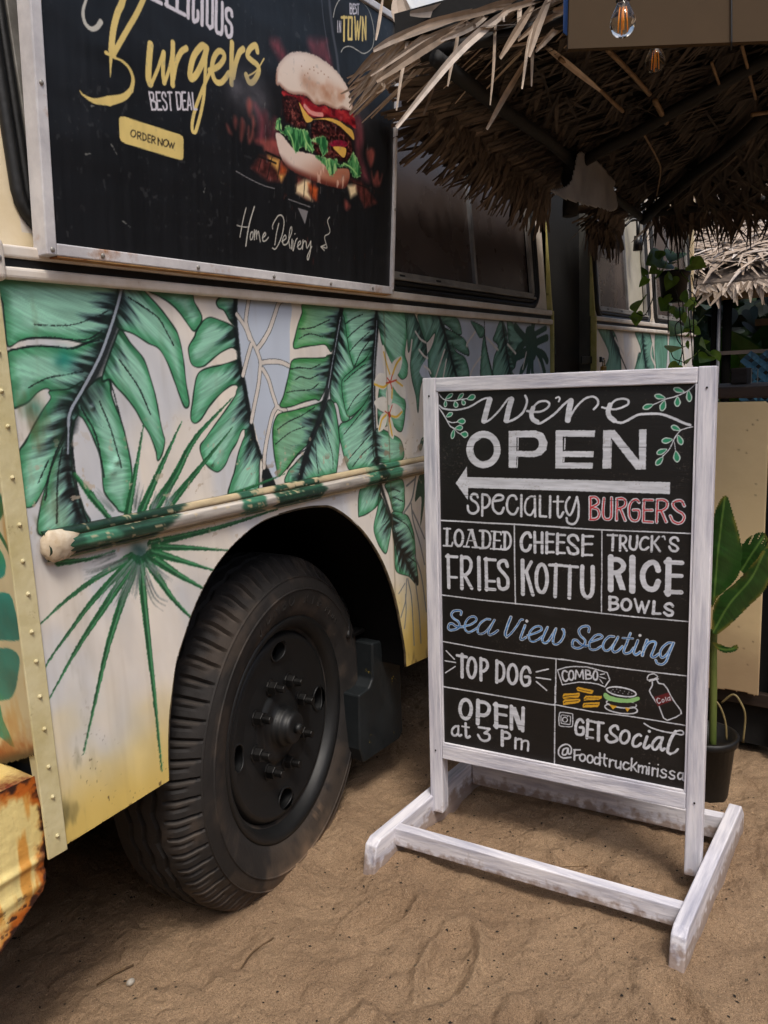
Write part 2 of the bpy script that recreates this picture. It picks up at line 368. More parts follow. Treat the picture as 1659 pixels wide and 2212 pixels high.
l|W|5.2|1125,-2149 1124,-2195
s|W|5.2|1169,-2151 1151,-2147 1139,-2168 1144,-2188 1162,-2189 1174,-2177
l|W|5.2|1186,-2117 1184,-2191
l|W|4.6|1213,-2136 1191,-2168
l|W|4.6|1194,-2164 1214,-2190
l|W|5.1|1225,-2150 1224,-2193
s|W|4.6|1226,-2163 1238,-2151 1248,-2156 1246,-2194
s|W|4.6|1246,-2161 1260,-2149 1270,-2156 1268,-2194
l|W|5.1|1282,-2149 1280,-2194
d|W|4.6|1283,-2127
l|W|5.1|1301,-2150 1300,-2196
s|W|4.6|1301,-2163 1311,-2152 1320,-2154
l|W|5.1|1330,-2149 1328,-2195
d|W|4.5|1331,-2125
s|W|4.8|1375,-2153 1361,-2146 1349,-2158 1359,-2170 1374,-2174 1372,-2191 1355,-2197 1343,-2189
s|W|4.7|1420,-2151 1406,-2146 1395,-2158 1404,-2169 1419,-2175 1417,-2189 1400,-2194 1390,-2187
s|W|4.9|1463,-2150 1446,-2149 1437,-2169 1445,-2187 1461,-2177
s|W|4.9|1466,-2147 1464,-2184 1473,-2192"""
POSTER="""s|a|9.7|3485,4845 3499,4777 3522,4686 3555,4596 3584,4477
s|a|3.5|3425,4825 3443,4734 3470,4645 3501,4556
s|c|2.3|3525,4753 3534,4788 3551,4820 3577,4851 3631,4884 3696,4908 3744,4906 3792,4899 3837,4880 3869,4838 3886,4791 3883,4737 3861,4699 3799,4661 3746,4658 3693,4661 3650,4653 3613,4633 3595,4610
l|w|3.7|3662,4859 3665,4813
s|w|3.4|3662,4859 3676,4860 3675,4843 3665,4839
s|w|3.4|3665,4839 3680,4840 3679,4819 3665,4813
l|w|3.8|3702,4870 3689,4866 3691,4821 3704,4825
l|w|3.4|3689,4844 3701,4848
s|w|3.5|3718,4870 3709,4871 3707,4859 3720,4848 3719,4832 3708,4829
l|w|3.5|3723,4877 3744,4884
l|w|3.8|3734,4881 3735,4832
l|w|2.7|3561,4747 3564,4695
l|w|2.7|3576,4698 3575,4750 3589,4702 3588,4754
l|y|6.4|3592,4772 3638,4787
l|y|7.4|3615,4782 3618,4672
l|y|6.8|3652,4791 3682,4800 3685,4698 3654,4689 3652,4791
l|y|5.9|3706,4810 3720,4707 3732,4796 3744,4714 3760,4827
l|y|6.4|3780,4720 3777,4830 3810,4734 3806,4842
s|y|13.7|2214,4426 2197,4378 2178,4343 2155,4277 2141,4201
s|y|9.7>1.5|2141,4201 2137,4158 2133,4106
s|y|11.2|2316,4460 2300,4425 2264,4362 2214,4287 2165,4213 2149,4187
l|y|7.2|2116,4186 2157,4181
s|c|5.1>10.1|2039,4343 2023,4298 2029,4263 2054,4250 2081,4263 2099,4287
s|y|3.9>9.8|2154,4180 2191,4177 2224,4160 2240,4125 2229,4083
s|y|10.2>17.9|2229,4083 2189,4047 2120,4017
s|y|17.2>2.0|2120,4017 2053,4001 2006,4010 1992,4021
s|y|15.1|2331,4276 2322,4218 2316,4154 2324,4131
s|y|7.9|2330,4131 2364,4194 2395,4265
s|y|10.2|2398,4266 2392,4192 2396,4152
s|y|8.1|2399,4153 2428,4220 2447,4298
l|y|11.9|2448,4317 2442,4224 2441,4155
s|y|12.1|2445,4184 2461,4243 2489,4292 2520,4317
s|y|14.4|2630,4354 2605,4349 2562,4299 2540,4241 2542,4207 2574,4231 2617,4300 2637,4351
s|y|8.7|2636,4344 2627,4274 2617,4176 2596,4089 2565,4009 2551,3996 2541,4004 2546,4043 2569,4106 2614,4194 2651,4257
s|y|12.3|2651,4267 2703,4297 2740,4339 2734,4362 2704,4357 2674,4316 2666,4266 2686,4233 2723,4239 2769,4288
l|y|13.4|2791,4417 2786,4328 2784,4248
s|y|13.6|2795,4280 2815,4345 2839,4392 2863,4413
s|y|13.5|2958,4431 2947,4453 2910,4430 2890,4396 2913,4383 2957,4372 2965,4346 2932,4299 2900,4285 2880,4310
s|y|3.8|2884,4304 2949,4347 3003,4413
s|w|9.0|2794,4527 2790,4546 2772,4547 2758,4533 2761,4505 2789,4487 2789,4452 2773,4437 2759,4442 2753,4469
s|w|8.7|2700,4557 2694,4446 2712,4433 2730,4448 2736,4559
l|w|8.5|2647,4563 2641,4446 2657,4436 2673,4447 2679,4564
l|w|9.6|2618,4553 2612,4436
s|w|8.4|2590,4479 2589,4451 2574,4437 2563,4443 2569,4545
l|w|9.3|2540,4536 2534,4439
l|w|9.1|2479,4515 2475,4449
l|w|8.1|2470,4444 2518,4443
l|w|9.0|2422,4505 2422,4448
l|w|7.9|2416,4448 2460,4444
l|w|7.7|2340,4447 2394,4446
l|w|4.0|2317,4098 2329,4035
s|w|4.0|2317,4097 2337,4098 2338,4076 2325,4069
s|w|4.0|2325,4069 2348,4067 2349,4042 2329,4035
l|w|4.0|2373,4110 2353,4106 2359,4042 2380,4047
l|w|3.5|2356,4075 2374,4079
s|w|4.1|2403,4104 2397,4115 2386,4110 2385,4092 2405,4077 2406,4057 2393,4050 2387,4061
l|w|4.1|2413,4120 2435,4125
l|w|4.1|2423,4123 2428,4056
l|w|4.2|2458,4131 2465,4067
s|w|4.2|2458,4131 2479,4132 2484,4100 2480,4076 2465,4067
l|w|4.2|2508,4144 2489,4139 2494,4073 2512,4078
l|w|3.7|2492,4107 2508,4111
l|w|4.0|2527,4146 2520,4078
l|w|4.0|2527,4146 2542,4085
l|w|3.4|2524,4098 2538,4101
l|w|4.3|2547,4151 2554,4089 2572,4092
p|y|0.0|2164,3964 2172,3974 2191,3977 2469,3970 2485,3965 2490,3954 2488,3882 2481,3871 2464,3868 2185,3877 2168,3883 2161,3895
s|k|2.3|2242,3925 2241,3922 2240,3919 2238,3916 2235,3913 2232,3911 2229,3910 2226,3910 2223,3911 2221,3912 2219,3914 2218,3917 2218,3920 2218,3924 2220,3927 2222,3930 2224,3933 2227,3934 2230,3936 2233,3936 2236,3935 2239,3934 2240,3931 2241,3929 2242,3925
l|k|2.4|2251,3934 2250,3908
s|k|2.4|2251,3933 2266,3933 2264,3922 2252,3919
l|k|2.4|2257,3920 2267,3909
l|k|2.4|2277,3934 2276,3908
s|k|2.4|2277,3934 2292,3929 2291,3913 2276,3907
l|k|2.4|2315,3934 2303,3934 2301,3907 2313,3907
l|k|2.1|2302,3921 2313,3921
l|k|2.4|2323,3933 2321,3906
s|k|2.4|2323,3933 2338,3931 2335,3921 2323,3919
l|k|2.4|2328,3918 2338,3907
l|k|2.5|2353,3905 2354,3932 2374,3906 2375,3931
s|k|2.5|2406,3923 2405,3919 2404,3916 2402,3913 2399,3910 2396,3908 2393,3907 2390,3907 2387,3907 2384,3909 2382,3911 2381,3914 2381,3918 2382,3921 2383,3925 2385,3928 2388,3930 2391,3932 2394,3933 2397,3934 2400,3933 2403,3931 2404,3929 2406,3926 2406,3923
l|k|2.5|2408,3930 2415,3907 2424,3926 2430,3907 2439,3929
b|s|69.7|2888,4239
b|s|55.2|2969,4207
b|s|76.0|3741,4361
b|s|31.3|2809,4237
q|m|0.0|3049,4499 3099,4456 3128,4436 3165,4468 3135,4502 3107,4525
q|m|0.0|3329,4590 3349,4546 3373,4529 3472,4524 3523,4514 3497,4569 3475,4605 3466,4631
q|m|0.0|2934,4199 2954,4160 2964,4109 2942,4042 2973,4044 3001,4063 3017,4174 2975,4173
q|n|0.0|2880,4186 2897,4216 2917,4195 2899,4138
q|n|0.0|2793,4097 2803,4116 2816,4098 2802,4065
q|n|0.0|2834,4063 2846,4117 2865,4091 2840,4021
q|n|0.0|2748,4070 2779,4038 2760,4043
q|n|0.0|2885,4074 2892,4093 2897,4042 2919,4094 2921,4055 2890,4022
q|n|0.0|2916,4138 2926,4144 2934,4111 2919,4103
q|m|0.0|3045,4127 3082,4171 3096,4119 3073,4069 3102,4024 3065,4017 3037,4080
q|n|0.0|2931,4040 3001,4063 3095,4074 3110,4012 3008,4006 2980,4032
q|m|0.0|3723,4337 3780,4308 3802,4230 3785,4137 3867,4024 3788,4042 3736,4180
q|n|0.0|3833,4173 3901,4197 3913,4156 3875,4095
q|n|0.0|3885,4076 3906,4042 3946,4087 3968,4036 3992,4078 3969,4014 3908,4009
q|n|0.0|3711,4455 3729,4470 3739,4442 3721,4427
q|n|0.0|3641,3865 3649,3888 3697,3863 3660,3836
p|h|0.0|2902,3914 2965,3979 3110,4007 3169,3967 3124,3893 3020,3875
p|h|0.0|3684,4003 3789,4005 3952,3917 3832,3872 3752,3946
p|h|0.0|3239,3941 3393,3933 3411,3846 3311,3836 3231,3863
p|j|0.0|3022,3990 3109,3993 3094,3935 3050,3959
p|j|0.0|3094,3921 3146,3930 3116,3892
p|i|0.0|3231,3892 3303,3933 3344,3930 3327,3878 3361,3839 3231,3858
p|o|0.0|3124,3968 3169,3953 3139,3928 3105,3927
p|o|0.0|3327,3917 3410,3906 3394,3849 3352,3862
p|i|0.0|3666,3964 3741,3981 3752,3935 3696,3905
b|d|30.3|3531,3911
l|k|5.0|2951,3977 3080,3969
l|k|5.1|3008,4006 3124,3996
l|k|2.5|2979,3982 2950,3909
l|k|2.6|3051,3991 3013,3888
l|k|2.7|3113,3989 3086,3891
l|k|2.7|3169,3957 3154,3879
l|k|2.8|3239,3941 3227,3862
l|k|2.8|3303,3938 3291,3848
l|k|2.9|3364,3933 3356,3833
l|k|2.9|3431,3935 3428,3864
l|k|3.0|3496,3930 3492,3864
l|k|3.1|3684,3988 4012,3976
l|k|3.3|3819,3967 3831,3883
l|k|3.3|3889,3962 3901,3898
s|v|2.1|2801,3882 2894,3863 2984,3851 3064,3850
s|v|2.4|3169,3817 3247,3812 3344,3806
p|v|0.0|3243,3787 3328,3784 3303,3716
q|u|0.0|3087,4325 3091,4388 3128,4442 3187,4490 3286,4525 3373,4534 3472,4529 3557,4509 3628,4474 3684,4418 3704,4342 3658,4337 3613,4341 3569,4321 3517,4323 3457,4324 3383,4306 3318,4328 3263,4322 3217,4312 3171,4310 3134,4319 3112,4327
b|t|33.8|3350,4388
b|t|18.1|3294,4397
b|t|25.5|3474,4366
b|t|19.5|3534,4352
b|t|12.5|3399,4324
d|t|3.6|3302,4422
d|t|3.7|3341,4460
d|t|3.7|3374,4464
d|t|3.7|3406,4459
d|t|3.6|3278,4457
d|t|3.6|3326,4437
d|t|3.8|3456,4467
d|t|3.7|3373,4478
d|t|3.7|3431,4475
d|t|3.8|3489,4462
q|z|0.0|3134,4312 3171,4310 3217,4310 3318,4326 3391,4306 3457,4321 3517,4319 3613,4336 3704,4342 3731,4272 3669,4273 3561,4279 3458,4261 3375,4240 3310,4251 3247,4292 3141,4285
s|p|10.4|3302,4280 3342,4263 3391,4263 3441,4272
q|A|0.0|3141,4285 3224,4300 3271,4270 3302,4230 3314,4181 3232,4163 3156,4178 3141,4221
q|A|0.0|3351,4184 3383,4230 3475,4257 3561,4255 3633,4230 3689,4196 3704,4132 3654,4091 3494,4066 3376,4083
q|q|0.0|3257,4284 3286,4269 3326,4245 3367,4231 3310,4209
q|q|0.0|3350,4227 3475,4264 3570,4274 3642,4262 3702,4250 3719,4207 3670,4223 3579,4251 3466,4253
q|x|0.0|3502,4143 3563,4175 3652,4183 3644,4156 3546,4136
q|q|0.0|3537,4137 3644,4151 3631,4100 3572,4116
q|B|0.0|3081,4103 3125,4107 3201,4067 3287,4060 3384,4065 3443,4042 3495,4026 3583,4037 3674,4048 3675,3986 3630,3942 3522,3935 3410,3936 3287,3945 3185,3960 3124,3996 3095,4046
q|g|0.0|3074,4124 3089,4163 3115,4176 3129,4127 3170,4159 3247,4161 3310,4170 3343,4144 3376,4078 3327,4078 3271,4081 3239,4044 3201,4076 3163,4106 3125,4114
q|g|0.0|3355,4132 3408,4158 3476,4169 3489,4105 3451,4075 3426,4102 3409,4124
q|g|0.0|3384,4065 3477,4068 3564,4079 3582,4057 3673,4090 3709,4138 3757,4106 3788,4042 3721,4015 3674,4054 3583,4042 3539,3994 3504,3993 3469,4026 3418,4047
s|e|4.1|3170,4135 3201,4105 3216,4061
s|e|4.3|3287,4161 3311,4118 3359,4084
s|f|3.6|3247,4152 3263,4108 3271,4086
s|e|3.9|3494,4061 3512,4029 3521,4001
s|e|4.1|3627,4071 3692,4062 3749,4036
s|f|3.9|3459,4158 3468,4111 3451,4083
s|f|4.1|3111,4168 3107,4136 3125,4121
s|c|2.7|2865,3732 2844,3674 2821,3595
s|c|3.7|2921,3745 2891,3676 2874,3622 2860,3559
s|c|2.2|2803,3646 2836,3643 2880,3647
s|c|3.0|2910,3610 2908,3606 2906,3601 2904,3597 2901,3594 2899,3593 2896,3592 2894,3592 2892,3594 2891,3597 2890,3601 2890,3605 2891,3610 2892,3615 2894,3619 2896,3623 2899,3626 2902,3628 2904,3629 2907,3628 2909,3626 2910,3623 2911,3620 2911,3615 2910,3610
s|c|3.0|2920,3639 2919,3595
s|c|2.8|2920,3612 2933,3639 2935,3599
s|c|2.8|2936,3618 2948,3635 2961,3589
s|c|3.1|2976,3608 2999,3626 2994,3636 2980,3620 2980,3597 2999,3599 3020,3617
s|c|3.2|3096,3692 3080,3647 3066,3587
s|c|3.1|3050,3661 3053,3682 3090,3726 3121,3731 3136,3705 3126,3653 3101,3603 3070,3568 3049,3570
s|c|3.2|3120,3609 3151,3628 3145,3642 3127,3625 3129,3597 3157,3601 3176,3627
s|c|3.0|3170,3618 3195,3661 3194,3688 3181,3671 3173,3619 3182,3584
l|c|3.3|3198,3629 3192,3581
d|c|3.5|3221,3658
s|c|3.0|3206,3622 3206,3574 3227,3625 3240,3638
s|c|3.1|3240,3598 3266,3616 3263,3628 3246,3614 3246,3591 3266,3589 3282,3607
l|c|3.4|3287,3636 3282,3590
s|c|3.1|3286,3615 3299,3632 3309,3630
s|c|3.1|3312,3629 3320,3599 3352,3637
s|c|3.4|3352,3637 3346,3581 3329,3542 3322,3558 3359,3611
s|c|2.7|3511,3779 3494,3756 3516,3712 3505,3692 3473,3678 3473,3657 3488,3629 3485,3617 3442,3620
l|c|3.0|3467,3603 3437,3619 3477,3634"""
MURAL="""R|1|0|2195,3350 2184,3326 2156,3263 2122,3191 2089,3129 2053,3063 2012,3003 1967,2943 1929,2894 1892,2849 1872,2814 1860,2755 1850,2687 1840,2618 1839,2549 1851,2476 1868,2398 1879,2353
v|D|39.3|2187,3354 2175,3306 2147,3239 2114,3177 2078,3115 2043,3054 2003,2993 1958,2934 1920,2885 1886,2840 1862,2778
v|D|21.8|1862,2778 1848,2687 1839,2549 1856,2428
L|1|1|1660,3327 2209,3365 2184,3302 2153,3239 2120,3177 2071,3124 1983,3099 1888,3111 1761,3113 1703,3103 1651,3081 1649,3153 1651,3236
L|1|1|1643,3053 1667,3068 1757,3083 1830,3082 1905,3076 1983,3097 2071,3124 2046,3054 1986,2966 1936,2912 1882,2898 1813,2909 1787,2923 1749,2910 1707,2876 1672,2862 1638,2860 1640,2943 1643,3007
L|1|1|1798,2912 1885,2918 1951,2944 1899,2863 1862,2778 1840,2720 1802,2659 1758,2591 1730,2545 1703,2508 1681,2484 1661,2476 1640,2482 1633,2514 1635,2607 1640,2685 1674,2726 1719,2788 1766,2847 1800,2885
L|1|1|1899,2863 1883,2822 1841,2729 1784,2643 1738,2553 1703,2471 1681,2370 1764,2355 1907,2367 1893,2427 1875,2497 1863,2527 1858,2593 1865,2685 1881,2763 1896,2798 1914,2818 1944,2888
L|1|1|1914,2818 1927,2880 2023,2956 2075,2947 2079,2883 2111,2784 2126,2720 2142,2594 2138,2524 2097,2399 2061,2395 2044,2417 1995,2489 1995,2581 1987,2659 1959,2743 1933,2796
L|1|1|2040,2955 2127,3120 2157,3154 2201,3098 2260,3034 2288,2950 2309,2858 2320,2761 2330,2703 2336,2672 2315,2616 2286,2588 2280,2635 2254,2709 2222,2762 2192,2819 2145,2880 2109,2915 2078,2950
L|1|1|2179,3363 2263,3369 2300,3321 2374,3255 2443,3177 2468,3132 2483,3049 2489,2919 2497,2834 2478,2811 2456,2836 2417,2947 2386,3024 2347,3079 2293,3101 2218,3139 2144,3163 2139,3215
v|D|3.7|2212,3290 2291,3251 2362,3209 2401,3151 2434,3095
v|D|3.7|2134,3030 2175,2977 2221,2912 2246,2856 2270,2794
v|D|2.3|1767,3163 1854,3162 1937,3169 2025,3197 2112,3233
v|D|3.1|1703,3103 1761,3114 1839,3116 1909,3110 1993,3113 2063,3147
v|D|3.1|1662,3068 1757,3083 1854,3080 1925,3076 1980,3095 2047,3110
v|D|2.7|1714,2928 1790,2961 1871,2973 1956,2985
v|D|3.1|2078,2945 2093,2882 2115,2770
v|D|2.4|1760,2646 1706,2566
v|D|3.9|1867,2777 1793,2669 1752,2583 1726,2495
v|D|3.4|1826,2689 1791,2578 1764,2397
v|D|5.4|1869,2708 1868,2568 1880,2448 1902,2368
v|D|4.0|1928,2843 1984,2722 2002,2551
v|D|3.1|2017,2862 2059,2740 2092,2580
b|K|32.8|1987,2887
b|J|14.2|1857,3018
b|C|28.7|1878,3031
b|C|27.3|1723,2849
s|m|6.3|2184,3329 2156,3263 2122,3191 2089,3129 2053,3063 2012,3003 1967,2943 1929,2894 1892,2849 1872,2814 1863,2773
s|m|3.6|1863,2773 1854,2709 1847,2664
R|2|0|2852,3338 2838,3241 2839,3144 2844,3022 2862,2922 2881,2796 2909,2641 2950,2533 2996,2449 3042,2362
L|1|2|2329,3327 2549,3337 2580,3289 2617,3232 2610,3199 2579,3166 2554,3162 2526,3192 2484,3240 2436,3277 2376,3304
q|N|0.0|2862,3338 3233,3345 3233,3178 3218,3020 3200,2914 3116,2800 3070,2733 3042,2603 3060,2468 3062,2408 2988,2450 2936,2613 2900,2770 2868,2947 2850,3120
L|1|2|2717,3294 2732,3314 2770,3333 2845,3332 2841,3265 2830,3197 2798,3215 2763,3261 2730,3272
L|1|2|2519,3069 2528,3096 2563,3134 2578,3161 2627,3209 2673,3225 2737,3213 2796,3196 2834,3168 2839,3078 2798,3087 2735,3068 2680,3041 2638,3016 2604,2999 2560,2995 2528,3014
L|1|2|2555,2949 2583,2976 2642,2993 2715,3003 2812,3022 2847,3022 2862,2922 2832,2878 2814,2901 2793,2907 2758,2898 2694,2864 2630,2819 2587,2778 2558,2751 2525,2737 2502,2750 2501,2783 2518,2838 2538,2907
L|1|2|2812,2884 2865,2922 2897,2744 2916,2635 2875,2664 2848,2682 2822,2679 2785,2626 2738,2581 2691,2521 2648,2496 2615,2502 2573,2534 2546,2581 2542,2629 2581,2664 2631,2708 2689,2757 2748,2808 2798,2855
L|1|2|2848,2682 2890,2668 2944,2549 2932,2498 2902,2350 2814,2352 2702,2369 2715,2422 2749,2479 2786,2566 2820,2623 2841,2652
q|D|0.0|2951,2465 2997,2459 3049,2356 2949,2364
v|D|13.3|2852,3338 2838,3241 2839,3144 2844,3022 2862,2922 2881,2796 2906,2646
v|D|10.4|2906,2646 2950,2533 2996,2449 3041,2357
s|D|13.7|2943,3333 2917,3254 2910,3204 2937,3131 2968,3081 2992,3021 2988,2985
s|D|13.3|2849,3246 2900,3189 2926,3131
s|D|14.8|3200,3338 3159,3316 3121,3252 3076,3179 3024,3122 2976,3081
s|D|14.2|2991,3011 3067,3018 3145,3014 3216,2993
s|D|13.8|2934,3101 2898,3031 2861,2952
s|D|14.2|2988,2985 2964,2894 2924,2794 2896,2719
s|D|14.3|3006,2980 3043,2928 3067,2854 3095,2780
s|D|14.8|3095,2785 3056,2745 3016,2658 2979,2556 2964,2479
s|D|14.8|3095,2785 3161,2760
s|I|11.0|2943,3333 2917,3254 2910,3204 2937,3131 2968,3081 2992,3021 2988,2985
s|I|10.7|2849,3246 2900,3189 2926,3131
s|I|11.9|3200,3338 3159,3316 3121,3252 3076,3179 3024,3122 2976,3081
s|I|11.4|2991,3011 3067,3018 3145,3014 3216,2993
s|I|11.1|2934,3101 2898,3031 2861,2952
s|I|11.4|2988,2985 2964,2894 2924,2794 2896,2719
s|I|11.5|3006,2980 3043,2928 3067,2854 3095,2780
s|I|11.9|3095,2785 3056,2745 3016,2658 2979,2556 2964,2479
s|I|11.9|3095,2785 3161,2760
R|3|0|3698,3331 3667,3237 3630,3127 3584,3017 3536,2880 3481,2762 3420,2667 3361,2584 3320,2512 3271,2436 3232,2371
R|4|0|4059,3338 4037,3191 3994,2985 3975,2807 3971,2628 3986,2407 4020,2286 4034,2190
L|2|3|3375,3330 3712,3332 3664,3210 3589,3077 3554,3088 3542,3101 3512,3110 3434,3103 3341,3095 3267,3084 3255,3106 3273,3147 3303,3214 3341,3272
L|2|3|3237,3021 3302,3034 3505,3036 3542,3049 3595,3044 3558,2935 3459,2809 3407,2809 3305,2797 3222,2781 3143,2777 3116,2791 3149,2836 3188,2917 3217,2983
L|2|3|3117,2748 3236,2759 3439,2786 3512,2810 3451,2720 3352,2585 3238,2521 3160,2465 3073,2418 3058,2461 3046,2566 3050,2668 3076,2722
L|1|3|3691,3309 3719,3255 3751,3123 3788,2993 3746,2948 3686,2915 3664,2876 3670,2786 3724,2686 3646,2671 3620,2752 3600,2781 3577,2785 3549,2825 3582,3000
L|1|3|3528,2798 3581,2773 3601,2694 3612,2608 3610,2528 3576,2400 3546,2375 3367,2375 3128,2374 3149,2435 3209,2470 3350,2564 3468,2719
L|1|4|3707,3326 4063,3333 4014,3103 3921,3032 3807,2984 3783,2990 3748,3089 3729,3200 3716,3266
L|1|4|4014,3103 3980,2867 3911,2781 3774,2706 3705,2697 3674,2774 3662,2876 3686,2921 3786,2970 3910,3027
L|1|4|3977,2837 3971,2628 3995,2382 3777,2377 3717,2374 3680,2394 3640,2491 3611,2608 3635,2657 3723,2674 3868,2753
v|D|2.9|3309,3189 3408,3197 3496,3221 3586,3250
v|D|2.9|3304,3137 3389,3165 3507,3152
v|D|2.9|3217,2978 3298,2984 3388,2978 3476,3001
v|D|2.9|3251,2920 3301,2935 3366,2923 3453,2942
v|D|2.8|3174,2855 3262,2862 3378,2864 3449,2894
v|D|3.1|3086,2665 3175,2700 3298,2729 3403,2766
v|D|2.8|3063,2590 3185,2642 3309,2664
v|D|3.9|3143,2451 3229,2511 3349,2553
v|D|3.1|3481,2663 3538,2490 3539,2405
v|D|3.1|3393,2560 3394,2477 3404,2393
v|D|3.3|3722,3228 3811,3264 3901,3291
v|D|3.3|3734,3145 3804,3186 3938,3246 4022,3273
v|D|3.3|3756,3072 3838,3124 3964,3189
v|D|3.7|3797,2987 3874,3073 3993,3161
v|D|3.3|3684,2898 3784,2947 3908,2997
v|D|3.3|3708,2733 3792,2803 3938,2868
v|D|3.3|3658,2593 3740,2644 3865,2724
v|D|3.4|3673,2430 3786,2494 3925,2571
v|D|3.4|3728,2394 3834,2460 3951,2508
v|D|17.9|3702,3326 3667,3237 3630,3127 3589,3022
v|D|21.1|3589,3022 3536,2880 3481,2762 3429,2677
v|D|17.2|3429,2677 3352,2585 3293,2488 3242,2386
v|D|21.2|4064,3338 4037,3191 3994,2985 3975,2807 3971,2628 3990,2389
v|m|2.9|3683,3265 3629,3121 3582,3000 3535,2869
v|m|3.5|4054,3280 4037,3191 3996,2985 3978,2807 3975,2628 3986,2407
R|5|0|4473,3335 4569,3198 4637,3047 4676,2901 4747,2741
R|6|0|4800,3325 4876,3205 4937,3072 5032,2901 5115,2760
R|7|0|5803,3330 5861,3124 5942,2902 6051,2682
L|1|4|4068,3324 4369,3322 4406,3225 4379,3147 4353,3055 4382,2993 4370,2923 4313,2897 4269,2917 4217,2979 4116,3084 4077,3179
L|1|4|4075,2892 4316,2777 4327,2682 4287,2571 4229,2571 4162,2615 4014,2626
L|1|4|3986,2598 4171,2549 4274,2493 4273,2378 3970,2404
L|3|5|4377,3330 4472,3327 4556,3237 4620,3143 4637,3047 4691,2892 4563,2879 4520,2816 4488,2673 4465,2786 4427,2890 4412,2992 4445,3148 4395,3070 4385,3239
q|N|0.0|4801,3333 6675,3330 6720,2823 4690,2876 4638,3055 4708,3152
L|3|6|4547,3319 4817,3326 4908,3172 5031,2884 4691,2892 4640,3047 4706,3128 4747,3202 4643,3142 4605,3151 4543,3260
L|3|6|4808,3321 5056,3315 5125,3206 5032,3209 4888,3263 4878,3242 5102,3189 5182,3151 5228,3052 5043,3090 4975,3132 5042,3073 5167,3030 5221,2933 5195,2863 5031,2884 4907,3156
L|3|7|5781,3329 5658,3205 5636,3167 5719,3122 5640,3029 5615,2926 5633,2851 6056,2840 5966,2921 6038,2979 5906,3143 5876,3247
L|3|7|5891,3323 5980,3317 6259,3147 6137,3126 6040,3057 6003,2979 5927,3095
L|3|7|5274,3301 5486,3255 5463,3192 5403,3186 5347,3234
L|3|7|5484,3201 5414,3002 5427,2857 5633,2851 5538,3056
q|H|0.0|6263,3277 6387,3291 6462,3222 6485,3130 6431,3017 6305,3027 6234,3147
s|H|35.1|6358,3149 6164,3225 6048,3281
s|H|35.3|6383,3149 6386,3260 6414,3332
s|H|32.2|6409,3149 6565,3182 6700,3206
s|H|39.8|6332,3098 6135,3057 5993,3038
s|H|35.5|6407,3098 6616,3058 6696,3005
s|H|36.9|6368,3057 6302,2936 6274,2835
s|H|31.5|6284,3178 6089,3096 6015,2989
s|H|31.7|6305,3057 6229,2977 6154,2918 6128,2839
s|H|29.0|6380,3037 6377,2914 6426,2831
s|H|29.3|6446,3099 6561,3016 6639,2910
s|H|24.2|6436,3231 6675,3289
s|I|8.6|4445,3148 4407,3024 4386,2946
s|I|7.6|4493,3204 4551,3158 4619,3135
s|I|7.7|4531,3087 4590,3047 4636,3031
s|I|7.8|4586,2979 4647,2954 4670,2929
s|I|8.3|4869,3089 4796,2989 4733,2899
s|I|7.2|4891,3022 4841,2905
s|I|7.8|5337,3224 5200,3134 5208,3117
s|I|9.5|5523,3184 5717,3094
s|I|10.3|5895,3138 6041,3067
s|I|8.0|5416,3038 5275,2950 5234,2879
s|I|7.9|6257,3077 6179,2938
s|I|8.2|6509,3016 6585,2869
q|I|0.0|4659,3136 4740,3198 4715,3136 4647,3071
v|D|12.7|4800,3325 4876,3205 4937,3072 5032,2901
v|D|6.7|5489,3309 5494,3201 5538,3056 5613,2889
v|D|8.6|5802,3311 5861,3124 5942,2882
q|F|0.0|4169,2889 4106,2947 4098,3113 4154,3047 4202,2964
q|F|0.0|4190,2942 4206,3009 4314,3043 4293,2963 4211,2899
q|F|0.0|4169,2889 4239,2899 4335,2846 4333,2772 4247,2810
q|F|0.0|4169,2882 4195,2828 4166,2741 4121,2755 4117,2830
q|F|0.0|4166,2882 4084,2839 3988,2878 4038,2937 4105,2937 4150,2912
q|F|0.0|4140,2689 4158,2745 4228,2742 4299,2694 4235,2649 4166,2665
q|F|0.0|4142,2678 4189,2598 4178,2523 4130,2556 4115,2626
q|F|0.0|4123,2675 4086,2605 4011,2581 4037,2669 4086,2695
q|F|0.0|4127,2690 4022,2722 3979,2765 4040,2792 4113,2785
s|E|6.5|4108,3069 4136,2995 4166,2934
s|E|7.8|4298,3032 4246,2994 4200,2934
s|E|7.3|3994,2875 4085,2854 4141,2875
s|E|6.7|4186,2843 4178,2783
s|E|6.7|4238,2887 4307,2855
s|E|7.5|4025,2595 4056,2653 4105,2680
s|E|7.8|4164,2546 4146,2616 4138,2655
s|E|6.9|4288,2688 4222,2661 4166,2669
s|X|5.1|4169,2882 4136,2909
s|X|5.1|4169,2882 4193,2926
s|X|5.1|4169,2882 4239,2895
s|X|5.1|4169,2882 4182,2843
s|X|5.1|4169,2882 4121,2879
s|Q|13.3|4137,2686 4146,2674
s|X|4.1|4140,2682 4178,2737
s|X|4.1|4140,2682 4136,2636
s|X|4.1|4140,2682 4094,2703
R|8|0|3989,2370 4017,2239 4071,2115 4115,2020 4134,1913 4230,1758 4403,1504
L|1|8|3800,2255 3992,2249 4001,2169 3960,2118 3872,2090 3786,2082 3762,2101
L|1|8|4000,2191 4091,2039 4110,1947 4076,1850 4040,1796 3986,1838 3930,1929 3920,2003 3969,2103
L|1|8|4068,2246 4265,2246 4285,2112 4271,2047 4222,2025 4144,2060 4100,2169
L|1|8|4117,2042 4289,2010 4354,1933 4391,1818 4397,1684 4413,1496 4301,1580 4180,1631 4139,1686 4139,1837
v|D|14.0|3989,2370 4017,2239 4071,2115 4121,2004
v|D|4.9|4121,2004 4230,1758 4403,1504
